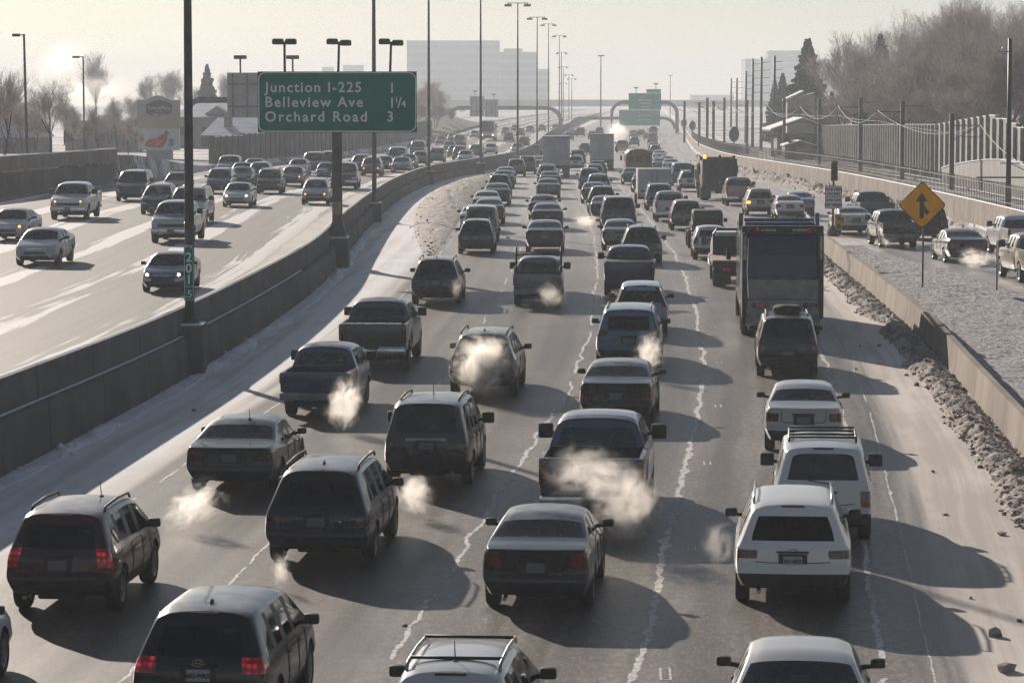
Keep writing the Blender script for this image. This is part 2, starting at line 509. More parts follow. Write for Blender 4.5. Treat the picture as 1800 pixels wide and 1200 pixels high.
def ground_material():
    t = NT('snowy_ground')
    p = t.pos()
    a = t.noise(p, 0.12, 6.0, 0.6); b = t.noise(p, 1.4, 5.0, 0.65)
    col = t.mix(t.step(b, 0.35, 0.65), (0.17, 0.145, 0.12), (0.30, 0.265, 0.23))
    col = t.mix(t.step(t.math('ADD', t.math('MULTIPLY', a, 0.7), t.math('MULTIPLY', b, 0.3)), 0.44, 0.54), col, (0.72, 0.73, 0.75))
    t.bsdf(col, 0.85, 0, 0.2, bump=b, bstr=0.5, bdist=0.1)
    return t.m
M['ground'] = ground_material()
def terrain_cols(Y):
    lw, w, rw = LWALL(Y), WALL(Y), RWALL(Y)
    return [-3000, -900, -300, -130, lw - 30, lw - 12, lw - 4, lw - 0.55, lw - 0.15, (lw + w) / 2, w - 0.25, w + 0.25,
            L2(Y), rw - 0.15, rw + 0.25, rw + 6, rw + 13, rw + 22, rw + 40, rw + 110, rw + 300, 1000, 3000]
def terrain():
    bm = bmesh.new()
    grid = []
    for Y in [-60, -20, 5] + rows(16, 1500) + [2000, 2800, 3800]:
        c = terrain_cols(Y); r = []
        Yc = max(0, Y)
        for i, X in enumerate(c):
            if i <= 7: z = land_left(Yc) + (0, .5, .3, .2, .15, .1, .0, 0)[i]
            elif i <= 10: z = zl(X, Yc) - 0.10
            elif i <= 13: z = zr(X, Yc) - 0.10
            else: z = land_right(Yc) + (0, .05, .1, .5, 1.2, 1.5, 1.5, 1.0, 1.0)[i - 14]
            r.append(bm.verts.new((X, Y, z)))
        grid.append(r)
    for i in range(len(grid) - 1):
        for j in range(len(grid[0]) - 1):
            bm.faces.new((grid[i][j], grid[i][j + 1], grid[i + 1][j + 1], grid[i + 1][j])).smooth = True
    tag(link('ground', mesh_of(bm, 'ground', rad(30)), M['ground']), kind='structure')
terrain()
uR = lambda X, Y: X - L2(Y)
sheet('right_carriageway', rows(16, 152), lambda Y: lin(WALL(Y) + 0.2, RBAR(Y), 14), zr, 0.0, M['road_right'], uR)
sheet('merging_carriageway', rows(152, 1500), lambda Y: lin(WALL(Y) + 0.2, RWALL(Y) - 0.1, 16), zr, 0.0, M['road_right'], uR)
sheet('left_carriageway', rows(16, 1500), lambda Y: lin(LWALL(Y) - 0.1, WALL(Y) - 0.2, 12), zl, 0.0, M['road_left'], lambda X, Y: X - WALL(Y))
sheet('on_ramp', rows(16, 158), lambda Y: lin(RAMPL(Y), RWALL(Y) - 0.1, 6), zr, 0.012, M['road_ramp'], lambda X, Y: X - RWALL(Y))

def gravel_material():
    t = NT('frosty_gravel')
    p = t.pos()
    v = t.n('TexVoronoi'); t.put(v.inputs['Vector'], p); v.inputs['Scale'].default_value = 6.0
    n1 = t.noise(p, 7.0, 5.0, 0.7); n2 = t.noise(p, 0.5, 4.0)
    col = t.mix(t.step(n1, 0.36, 0.62), (0.16, 0.145, 0.145), (0.66, 0.66, 0.68))
    col = t.mix(t.math('MULTIPLY', t.step(n2, 0.45, 0.65), 0.5), col, (0.44, 0.40, 0.385))
    t.bsdf(col, 0.9, 0, 0.2, bump=t.math('ADD', n1, t.math('MULTIPLY', v.outputs['Distance'], -0.6)), bstr=1.0, bdist=0.12)
    return t.m
M['gravel'] = gravel_material()
def gore_bump(X, Y):
    return 0.10 * mnoise.noise((X * 1.3, Y * 1.3, 0)) + 0.07 * mnoise.noise((X * 4, Y * 4, 3))
def fine_rows(a, b, st):
    n = int((b - a) / st); return [a + (b - a) * i / n for i in range(n + 1)]
sheet('gravel_gore', fine_rows(40, 153, 0.45), lambda Y: lin(RBAR(Y) + 0.1, max(RAMPL(Y), RBAR(Y) + 0.6), 26), zr, 0.06, M['gravel'], uR, bump=gore_bump)

# jagged whitish lane lines
def line_material():
    t = NT('worn_lane_paint')
    n1 = t.noise(t.pos(), 9.0, 4.0, 0.7)
    t.bsdf(t.mix(t.step(n1, 0.35, 0.62), (0.30, 0.285, 0.27), (0.74, 0.72, 0.70)), 0.7)
    return t.m
M['line'] = line_material()
def jagged_line(bm, u0, wid, y0, y1, amp, seed, zf=zr, base=L2, gap=0.0):
    r = random.Random(seed)
    y = y0; prev = None
    while y < y1:
        st = 0.13 if y < 80 else 0.5 if y < 180 else 2.0
        n = mnoise.noise((y * 0.55, seed, 0)) * amp + mnoise.noise((y * 0.11, seed, 5)) * amp * 1.1
        fl = 0.55 + 0.6 * abs(mnoise.noise((y * 0.3, seed, 9)))
        e1 = mnoise.noise((y * 1.7, seed, 31)) + .6 * mnoise.noise((y * 4.1, seed, 37)); e2 = mnoise.noise((y * 1.7, seed, 41)) + .6 * mnoise.noise((y * 4.1, seed, 47))
        a = max(.12, .62 + .75 * e1 + r.uniform(-.22, .22)) * wid * fl; b = max(.12, .62 + .75 * e2 + r.uniform(-.22, .22)) * wid * fl
        X = base(y) + u0 + n
        cur = (bm.verts.new((X - a, y, zf(X, y) + 0.004)), bm.verts.new((X + b, y, zf(X, y) + 0.004)))
        if prev and not (gap and mnoise.noise((y * 0.25, seed, 20)) > 0.55 - gap):
            bm.faces.new((prev[0], prev[1], cur[1], cur[0]))
        prev = cur
        y += st * r.uniform(0.7, 1.3)
bm = bmesh.new()
jagged_line(bm, 0.0, 0.145, 30, 420, 0.11, 1.0)
jagged_line(bm, -3.65, 0.10, 30, 420, 0.14, 2.0, gap=0.30)
jagged_line(bm, -7.3, 0.07, 30, 420, 0.10, 3.0, gap=0.55)
jagged_line(bm, 3.62, 0.12, 30, 165, 0.10, 4.0, gap=0.05)
jagged_line(bm, -11.0, 0.07, 60, 420, 0.06, 5.0, gap=0.5)
jagged_line(bm, 4.35, 0.04, 30, 120, 0.03, 6.0, gap=0.2)
jagged_line(bm, 3.65, 0.10, 165, 420, 0.12, 7.0, gap=0.6)
tag(link('lane_markings', mesh_of(bm, 'lane_markings'), M['line']), kind='structure')
# recessed outlines beside the lines
bm = bmesh.new()
for u0 in (0.42, -3.2, 3.2, -6.9):
    y = 44.0 + (u0 % 1) * 3
    while y < 150:
        for dx in (0.0, 0.14):
            X = L2(y) + u0 + dx
            w = 0.018
            vs = [bm.verts.new((X + a + 0.06 * 0, y + b, zr(X, y) + 0.006)) for a, b in ((-w, 0), (w, 0), (w + 0.06, 2.0), (-w + 0.06, 2.0))]
            bm.faces.new(vs)
        X = L2(y) + u0
        vs = [bm.verts.new((X + a, y + b, zr(X, y) + 0.006)) for a, b in ((-.02, -.04), (.16, -.04), (.16, 0.0), (-.02, 0.0))]
        bm.faces.new(vs)
        y += 12.2
tag(link('marker_outlines', mesh_of(bm, 'marker_outlines'), M['line']), kind='structure')

# ------------------------------------------------------------------ banks of ploughed snow
def clod_material(name, lo, hi):
    t = NT(name)
    p = t.pos(); n1 = t.noise(p, 3.0, 6.0, 0.7); n2 = t.noise(p, 14.0, 3.0)
    col = t.mix(t.step(n1, 0.36, 0.62), lo, hi)
    t.bsdf(col, 0.9, 0, 0.15, bump=t.math('ADD', n1, t.math('MULTIPLY', n2, 0.4)), bstr=0.9, bdist=0.08)
    return t.m
M['slush'] = clod_material('dirty_slush', (0.13, 0.11, 0.10), (0.50, 0.45, 0.42))
M['dirty_snow'] = clod_material('gritty_snow', (0.33, 0.285, 0.25), (0.72, 0.67, 0.62))
M['grit'] = simple('dark_grit', (0.05, 0.042, 0.038), 0.9)
def clod(bm, c, r, rr, mi=0):
    g = bmesh.ops.create_icosphere(bm, subdivisions=1, radius=1.0)
    sc = Vector((rr.uniform(.7, 1.4), rr.uniform(.7, 1.4), rr.uniform(.5, .95))) * r
    rot = Matrix.Rotation(rr.uniform(0, 6.3), 3, 'Z')
    for v in g['verts']:
        k = 1 + 0.35 * rr.uniform(-1, 1)
        v.co = rot @ Vector((v.co.x * sc.x * k, v.co.y * sc.y * k, v.co.z * sc.z * k)) + Vector(c)
def bank(name, y0, y1, step, cols, height, m, clods, seed, label, cat, cs=1.0, amp=1.0, grit=None):
    rr = random.Random(seed); NK = 18
    bm = bmesh.new(); grid = []
    n = int((y1 - y0) / step)
    for i in range(n + 1):
        Y = y0 + (y1 - y0) * i / n; r = []
        a, b = cols(Y)
        for k in range(NK + 1):
            s = k / NK; X = a + (b - a) * s
            h = height(Y, s)
            h *= 1 + amp * (0.9 * mnoise.noise((X * 1.2, Y * 1.2, seed)) + 0.8 * mnoise.noise((X * 3.5, Y * 3.5, seed)) + 0.6 * mnoise.noise((X * 9, Y * 9, seed)))
            z = zr(X, Y) + (max(0.02, h) if 0 < k < NK else -0.02)
            r.append(bm.verts.new((X, Y, z)))
        grid.append(r)
    for i in range(n):
        for k in range(NK):
            bm.faces.new((grid[i][k], grid[i][k + 1], grid[i + 1][k + 1], grid[i + 1][k])).smooth = True
    for _ in range(clods):
        Y = y0 + (y1 - y0) * rr.random() ** 1.4
        a, b = cols(Y); s = rr.random()
        X = a + (b - a) * (s * 1.12 - 0.12 * rr.random())
        s = min(1, max(0, (X - a) / (b - a)))
        r = rr.choice((.03, .04, .05, .06, .08, .11)) * cs
        n0 = len(bm.faces); clod(bm, (X, Y, zr(X, Y) + max(0, height(Y, s)) + r * 0.3), r, rr)
        if grit:
            bm.faces.ensure_lookup_table()
            for f in bm.faces[n0:]: f.material_index = 1
    o = link(name, mesh_of(bm, name, rad(60)), m)
    if grit: o.data.materials.append(grit)
    tag(o, label, cat, kind='stuff')
hump = lambda s: math.sin(math.pi * min(1, max(0, s))) ** 0.8
bank('slush_bank', 52, 152, 0.2, lambda Y: (RBAR(Y) - 1.25 - 0.5 * mnoise.noise((Y * .2, 1, 1)), RBAR(Y) - 0.22),
     lambda Y, s: 0.17 * hump(s), M['slush'], 3600, 3, 'churned brown slush ploughed along the low ramp barrier', 'slush', .55)
bank('snow_bank', 148, 330, 0.8, lambda Y: (max(WALL(Y) + 1.3, L2(Y) - 11.4 - 3.6 * math.sin(math.pi * (Y - 148) / 182) ** 0.7), L2(Y) - 11.25),
     lambda Y, s: 0.55 * hump(s) * math.sin(math.pi * (Y - 147) / 184), M['dirty_snow'], 300, 4, 'gritty ploughed snow bank spotted with dirt beside the median wall', 'snow', .6, .35, M['grit'])
bank('rubble_bank', 190, 420, 0.8, lambda Y: (RWALL(Y) - 2.6, RWALL(Y) - 0.25),
     lambda Y, s: 0.55 * hump(s), M['slush'], 900, 5, 'grey frozen rubble heaped against the right retaining wall', 'rubble')
bank('slush_ridge', 60, 190, 0.6, lambda Y: (RWALL(Y) - 1.3, RWALL(Y) - 0.2),
     lambda Y, s: 0.22 * hump(s), M['dirty_snow'], 300, 6, 'low dirty snow ridge under the right retaining wall beside the ramp', 'snow')
bank('snow_edge', 44, 175, 0.22, lambda Y: (WALL(Y) + 0.36, WALL(Y) + 0.95 + 0.35 * mnoise.noise((Y * .3, 2, 2))),
     lambda Y, s: 0.11 * hump(s) * max(0, .35 + mnoise.noise((Y * .45, s, 8))), M['snow'], 500, 8, 'patchy crusted snow splashed along the foot of the median wall', 'snow', .6)
# loose frozen chunks
CH = [(1750, 1118, .15), (1767, 1180, .13), (1706, 1052, .05), (1697, 770, .09), (1646, 700, .08), (1625, 668, .12), (1612, 678, .08), (1593, 660, .07), (1505, 650, .07), (1640, 830, .05), (1760, 940, .07), (1512, 609, .06), (1546, 609, .08), (768, 713, .06), (712, 1100, .05), (893, 419, .12), (1168, 422, .16), (1792, 1092, .04), (340, 722, .06), (1662, 905, .05)]
for i, (px, py, r) in enumerate(CH):
    bm = bmesh.new()
    p = ground_at(px, py, zr)
    clod(bm, (0, 0, r * 0.4), r, RND)
    o = link('frozen_chunk', mesh_of(bm, 'frozen_chunk', rad(40)), M['slush'], None, p)
    lab = {0: 'largest dark frozen chunk on the salted shoulder, nearest the bottom edge', 1: 'dark frozen chunk on the salted shoulder just below the largest chunk',
           15: 'small dark chunk lying between the first two lanes of outbound cars', 16: 'dark frozen lump on the road behind the wagon with open-looking rear glass',
           13: 'small dark clod on the shaded snow left of the black pickup', 18: 'dark clod on the shaded snowy shoulder under the median wall',
           14: 'small clod on a lane line behind the black luxury crossover'}.get(i, 'small dark frozen clod scattered on the salted right shoulder')
    tag(o, lab, 'frozen clod', 'frozen clods scattered on the road')
# ------------------------------------------------------------------ walls and barriers
def sweep(name, ys, line, zf, prof, m, smooth=rad(35)):
    """profile (dx, dz) swept along a line X = line(Y); closed at both ends"""
    bm = bmesh.new(); rings = []
    for Y in ys:
        rings.append([bm.verts.new((line(Y) + dx, Y, zf(line(Y), Y) + (dz(Y) if callable(dz) else dz))) for dx, dz in prof])
    n = len(prof)
    for i in range(len(rings) - 1):
        for k in range(n):
            bm.faces.new((rings[i][k], rings[i][(k + 1) % n], rings[i + 1][(k + 1) % n], rings[i + 1][k]))
    bm.faces.new(rings[0]); bm.faces.new(rings[-1][::-1])
    bmesh.ops.recalc_face_normals(bm, faces=bm.faces[:])
    return mesh_of(bm, name, smooth)
WTOP = spl([0, 50, 66, 100, 140, 190, 300, 600, 1500, 2500], [2.15, 2.1, 2.0, 1.85, 1.75, 1.62, 1.5, 1.5, 1.5, 1.5])
wl = lambda Y: WTOP(Y) - 0.78
MASTS = [(334, 570, None, 17), (658, 357, None, 12), (754, 301, None, 9), (845, 287, None, 8), (910, 275, 5, 6), (944, 255, 30, 5.5), (964, 236, 42, 5), (983, 230, 62, 4.5)]
MY = [91, 187, 276, 326, 383, 486, 630, 685]
prof = [(0.42, -0.1), (0.36, lambda Y: wl(Y) - 0.02), (0.30, wl), (0.13, lambda Y: wl(Y) + 0.02), (0.09, WTOP), (-0.09, WTOP), (-0.14, lambda Y: wl(Y) + 0.05), (-0.34, 0.62), (-0.36, 0.3)]
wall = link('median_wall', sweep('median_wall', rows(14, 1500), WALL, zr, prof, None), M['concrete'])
tag(wall, 'long stained concrete median wall curving between the two carriageways', 'wall')
sprof = [(0.03, lambda Y: WTOP(Y) + 0.001), (0.0, lambda Y: WTOP(Y) + 0.022 + .02 * mnoise.noise((Y * .7, 0, 0))), (-0.07, lambda Y: WTOP(Y) + 0.025), (-0.10, lambda Y: WTOP(Y) + 0.001)]
link('snow_cap', sweep('snow_cap', rows(14, 700), WALL, zr, sprof, None), M['snow'], wall)
lprof = [(0.22, lambda Y: wl(Y) + 0.008), (0.20, lambda Y: wl(Y) + 0.022), (0.16, lambda Y: wl(Y) + 0.03), (0.13, lambda Y: wl(Y) + 0.024)]
link('ledge_snow', sweep('ledge_snow', rows(14, 120), WALL, zr, lprof, None), M['snow'], wall)
# low concrete barrier between shoulder and ramp
bp = [(-0.20, -0.1), (-0.14, 0.28), (-0.08, 0.82), (0.10, 0.82), (0.20, -0.1)]
rb = link('ramp_barrier', sweep('ramp_barrier', fine_rows(30, 152.5, 1.5), RBAR, zr, bp, None), M['concrete_pale'])
tag(rb, 'low sunlit concrete barrier between the salted shoulder and gravel gore', 'barrier')
# right retaining wall with a picket fence
rwp = [(-0.05, -0.1), (0.02, 1.62), (0.26, 1.62), (0.30, -0.1)]
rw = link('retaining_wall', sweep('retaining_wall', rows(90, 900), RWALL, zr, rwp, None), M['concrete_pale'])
tag(rw, 'pale concrete retaining wall between the on-ramp and the railway', 'wall')
link('snow_cap', sweep('snow_cap', rows(90, 700), RWALL, zr, [(0.02, 1.621), (0.05, 1.66), (0.22, 1.66), (0.26, 1.621)], None), M['snow'], rw)
def picket_fence():
    bm = bmesh.new()
    Y = 100.0
    while Y < 560:
        X = RWALL(Y) + 0.14; z = zr(X, Y) + 1.6
        w = 0.03 if Y < 300 else 0.05
        bx(bm, (X, Y, z + 0.62), (w * 1.6, w * 1.6, 1.24))
        Y += 0.62 if Y < 300 else 1.4
    for h in (0.25, 1.08):
        pts = [(RWALL(y) + 0.14, y, zr(0, y) + 1.6 + h) for y in range(100, 560, 6)]
        tube(bm, pts, 0.022, 4)
    return mesh_of(bm, 'picket_fence')
tag(link('picket_fence', picket_fence(), M['pole']), 'dark metal picket fence along the top of the right retaining wall', 'fence')

# left retaining wall in two tiers, and the dark noise wall behind the far lanes
def left_wall():
    ys = fine_rows(120, 236, 4)
    t = thing('stepped_retaining_wall', 'long two-tier concrete retaining wall topped with snow beside the inbound shoulder', 'wall')
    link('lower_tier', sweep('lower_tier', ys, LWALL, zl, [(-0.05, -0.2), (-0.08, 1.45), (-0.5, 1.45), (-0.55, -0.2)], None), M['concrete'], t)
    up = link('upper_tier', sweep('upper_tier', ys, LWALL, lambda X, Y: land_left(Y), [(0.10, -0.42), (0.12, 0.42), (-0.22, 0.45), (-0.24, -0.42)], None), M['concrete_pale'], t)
    link('snow_cap', sweep('snow_cap', ys, LWALL, lambda X, Y: land_left(Y), [(0.12, 0.452), (0.08, 0.54), (-0.18, 0.54), (-0.24, 0.452)], None), M['snow'], up)
left_wall()
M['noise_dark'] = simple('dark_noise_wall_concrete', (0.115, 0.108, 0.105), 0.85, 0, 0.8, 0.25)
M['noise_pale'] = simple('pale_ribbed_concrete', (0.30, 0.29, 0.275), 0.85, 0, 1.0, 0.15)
def panel_wall(name, label, a, b, n, tops, zf, thick, m, post=True, capsnow=True, rib=0.0):
    """noise wall of n panels from a to b (x, y), heights from tops(s)"""
    t = thing(name, label, 'noise wall')
    A, B = Vector(a), Vector(b)
    d = (B - A) / n; L = d.length; ang = math.atan2(d.y, d.x)
    bmp, bmq, bms = bmesh.new(), bmesh.new(), bmesh.new()
    for i in range(n):
        c = A + d * (i + 0.5); z0 = zf(c.x, c.y) - 0.3; h = tops((i + 0.5) / n) + 0.3
        bx(bmp, (c.x, c.y, z0 + h / 2), (L * (0.90 if rib else 0.97), thick, h), ang)
        if rib:
            bx(bmp, (c.x, c.y, z0 + h / 2 - 0.02), (L * 1.0, thick * 0.3, h - 0.04), ang, mi=0)
        if capsnow: bx(bms, (c.x, c.y, z0 + h + 0.03), (L * 0.97, thick * 1.2, 0.06), ang)
        if post:
            p = A + d * i; bx(bmq, (p.x, p.y, z0 + h / 2 + 0.05), (0.30 if rib else 0.28, thick * (3.0 if rib else 1.7), h + (-.05 if rib else 0.1)), ang)
    link('panel', mesh_of(bmp, 'panel'), m, t)
    if capsnow: link('snow_cap', mesh_of(bms, 'snow_cap'), M['snow'], t)
    if post: link('post_row', mesh_of(bmq, 'post_row'), m, t)
    return t
ps = [(LWALL(y) - 1.2, y) for y in (300, 355, 425, 505, 600)]
hs = [(2.55, 3.0), (3.2, 2.7), (3.0, 2.7), (3.0, 2.8)]
for i in range(4):
    h0, h1 = hs[i]
    panel_wall('noise_wall', ['dark snow-capped noise wall stretch below the snowy roofs, closest to the camera',
               'dark noise wall stretch behind the sign post, next beyond the first stretch',
               'dark noise wall stretch beside far inbound traffic, just before the last stretch',
               'farthest dark noise wall stretch, ending near the wooded mound'][i], ps[i], ps[i + 1], (14, 16, 16, 16)[i],
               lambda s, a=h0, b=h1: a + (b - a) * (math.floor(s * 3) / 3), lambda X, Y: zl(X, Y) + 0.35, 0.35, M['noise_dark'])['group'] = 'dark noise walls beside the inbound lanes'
# ribbed pale noise wall by the railway: a run along the track and a stepped return run
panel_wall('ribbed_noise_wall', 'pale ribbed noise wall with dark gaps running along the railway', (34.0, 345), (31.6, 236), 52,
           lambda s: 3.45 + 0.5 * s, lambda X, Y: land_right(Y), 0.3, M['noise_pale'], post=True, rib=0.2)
panel_wall('stepped_noise_wall', 'pale noise wall with a stepped top behind the tall dark lamp post', (31.55, 235.8), (30.4, 172), 20,
           lambda s: 3.95 + 0.85 * min(1, s / 0.5) if s < 0.51 else 4.8 - 0.24 * math.floor((s - 0.51) / 0.08 + 1), lambda X, Y: land_right(Y), 0.22, M['noise_pale'], post=True, rib=0.2)

# ------------------------------------------------------------------ light masts on the median wall
def add_pedestal(X, Y):
    bm = bmesh.new()
    z = zr(X, Y)
    bx(bm, (0, 0, wl(Y) / 2 - 0.03), (0.86, 1.3, wl(Y) + 0.1), bevel=0.03)
    return mesh_of(bm, 'pedestal', rad(40))
def mast(px, py, Y, top_y, label, heads=True):
    X = WALL(Y) + 0.42
    p = at(px, py, Y); X = p.x
    zb = zr(X, Y)
    ztop = (at(px, top_y, Y).z if top_y is not None else zb + 20.5)
    t = thing('light_mast', label, 'light mast', (X, Y, zb), group='tall light masts on the median wall')
    h0 = p.z - zb
    bm = bmesh.new()
    bx(bm, (-0.05, 0, h0 / 2 - 0.05), (0.95, 1.4, h0 + 0.1), bevel=0.03)
    ped = link('pedestal', mesh_of(bm, 'pedestal', rad(40)), M['concrete'], t)
    bm = bmesh.new(); bx(bm, (-0.02, 0, h0 + 0.02), (0.85, 1.3, 0.05), bevel=0.02)
    link('snow_cap', mesh_of(bm, 'snow_cap', rad(40)), M['snow'], ped)
    bm = bmesh.new()
    H = ztop - zb
    tube(bm, [(0, 0, h0), (0, 0, h0 + 6), (0, 0, H)], [0.142, 0.125, 0.075], 16)
    link('pole', mesh_of(bm, 'pole'), M['pole'], t)
    bm = bmesh.new()
    lathe(bm, [(h0 + 0.04, 0.0), (h0 + 0.04, 0.27), (h0 + 0.09, 0.27), (h0 + 0.09, 0.16), (h0 + 0.16, 0.15), (h0 + 0.16, 0.0)], 'Z', 16)
    for k in range(4):
        a = math.pi / 4 + k * math.pi / 2
        bx(bm, (0.22 * math.cos(a), 0.22 * math.sin(a), h0 + 0.13), (0.04, 0.04, 0.10))
    link('base_flange', mesh_of(bm, 'base_flange'), M['pole'], t)
    if heads:
        bm = bmesh.new(); tube(bm, [(-1.2, 0, H - 0.05), (1.2, 0, H - 0.05)], 0.05, 6)
        link('cross_arm', mesh_of(bm, 'cross_arm'), M['pole'], t)
        for s in (-1, 1):
            for dy in (-0.25, 0.25):
                bm = bmesh.new()
                bx(bm, (s * (1.15 + dy * 0.5), dy, H - 0.32), (0.62, 0.34, 0.20), bevel=0.05, rx=0.5 if dy > 0 else -0.5)
                tube(bm, [(s * 1.15, 0, H - 0.05), (s * (1.15 + dy * 0.5), dy, H - 0.25)], 0.04, 6)
                link('lamp_head', mesh_of(bm, 'lamp_head', rad(40)), M['steel'], t)
    return t
ML = ['closest tall dark mast with the green 2015 marker plate, on the median wall',
      'tall mast standing just behind the green destination sign', 'tall mast on the median wall, next beyond the destination sign',
      'tall mast beside the white coach on the inbound side', 'tall double-head mast rising behind the grey box trucks, tallest whose lamps show',
      'tall double-head mast second in the row of masts whose lamps show', 'tall double-head mast third in the row of masts whose lamps show',
      'tall double-head mast fourth in the row of masts whose lamps show']
mast_objs = []
for i, (px, py, top, w) in enumerate(MASTS):
    mast_objs.append(mast(px, py, MY[i], top, ML[i], heads=True))
for i, (px, top, Y) in enumerate([(987, 92, 860), (990, 117, 1000), (1000, 131, 1050), (1005, 138, 1080), (990, 146, 1250)]):
    p = at(px, 222, Y); zb = surface(p.x, Y)
    H = at(px, top, Y).z - zb
    t = thing('light_mast', 'faint far double-head mast in the cluster of masts beyond the gantry', 'light mast', (p.x, Y, zb), group='faint far light masts')
    bm = bmesh.new(); tube(bm, [(0, 0, 0), (0, 0, H)], [0.16, 0.1], 8)
    tube(bm, [(-1.2, 0, H - .05), (1.2, 0, H - .05)], 0.06, 6)
    link('pole', mesh_of(bm, 'pole'), M['pole'], t)
    for s in (-1, 1):
        bm = bmesh.new(); bx(bm, (s * 1.2, 0, H - 0.35), (0.7, 0.7, 0.45), bevel=0.1); link('lamp_head', mesh_of(bm, 'lamp_head'), M['steel'], t)
for px, top, Y, lb in [(1056, 97, 800, 'single tall lamp post above the flyover, left of the green gantry sign'), (1178, 132, 1200, 'faint tall lamp post behind the green gantry sign')]:
    p = at(px, 200, Y); zb = zr(p.x, Y); H = at(px, top, Y).z - zb
    t = thing('street_lamp', lb, 'lamp post', (p.x, Y, zb))
    bm = bmesh.new(); tube(bm, [(0, 0, 0), (0, 0, H)], [0.2, 0.12], 8); link('pole', mesh_of(bm, 'pole'), M['pole'], t)
    bm = bmesh.new(); lathe(bm, [(H - 0.3, 0.0), (H - 0.3, 1.1), (H - 0.05, 0.9), (H, 0.0)], 'Z', 10); link('lamp_ring', mesh_of(bm, 'lamp_ring'), M['steel'], t)

# kilometre-style marker plate on the first mast: a sign of its own
M['green'] = simple('highway_sign_green', (0.0, 0.150, 0.105), 0.6, 0, 2.0, 0.10, spec=.15)
M['sign_white'] = simple('sign_letter_white', (0.62, 0.64, 0.66), 0.4, 0, 20, 0.08)
def marker_plate():
    m0 = mast_objs[0]; X, Y, Z = m0.location
    Yf = Y - 0.22
    zt, z5, zb = at(333, 430, Yf).z, at(333, 504, Yf).z, at(333, 528, Yf).z
    t = thing('marker_plate', 'narrow vertical green plate reading 201 and 5 on the closest mast', 'marker sign', (X, Yf, zb))
    H = zt - zb; W = 0.275
    bm = bmesh.new(); bx(bm, (0, 0, H / 2), (W, 0.012, H), bevel=0.004); link('plate', mesh_of(bm, 'plate'), M['green'], t)
    bm = bmesh.new()
    h5 = z5 - zb
    for x0, x1, za, zc in [(-W / 2 + .008, -W / 2 + .02, .01, H - .01), (W / 2 - .02, W / 2 - .008, .01, H - .01), (-W / 2 + .02, W / 2 - .02, .01, .022), (-W / 2 + .02, W / 2 - .02, H - .022, H - .01), (-W / 2 + .02, W / 2 - .02, h5, h5 + .014)]:
        bx(bm, ((x0 + x1) / 2, -0.0085, (za + zc) / 2), (x1 - x0, 0.004, zc - za))
    link('border', mesh_of(bm, 'border'), M['sign_white'], t)
    for ch, zc in (('2', 0.66), ('0', 0.425), ('1', 0.235)):
        pass
    hh = (H - h5) 
    for k, ch in enumerate('201'):
        write(ch, 0.37, M['sign_white'], t, (0, -0.011, h5 + hh * (0.60 - 0.262 * k)), 'CENTER', bold=0.008)
    write('.5', 0.30, M['sign_white'], t, (-0.01, -0.011, h5 * 0.22), 'CENTER', bold=0.003)
    bm = bmesh.new()
    bx(bm, (-0.06, -0.009, H - 0.05), (0.10, 0.004, 0.04)); bx(bm, (0.06, -0.009, H - 0.06), (0.03, 0.004, 0.08))
    link('top_mark', mesh_of(bm, 'top_mark'), M['sign_white'], t)
marker_plate()

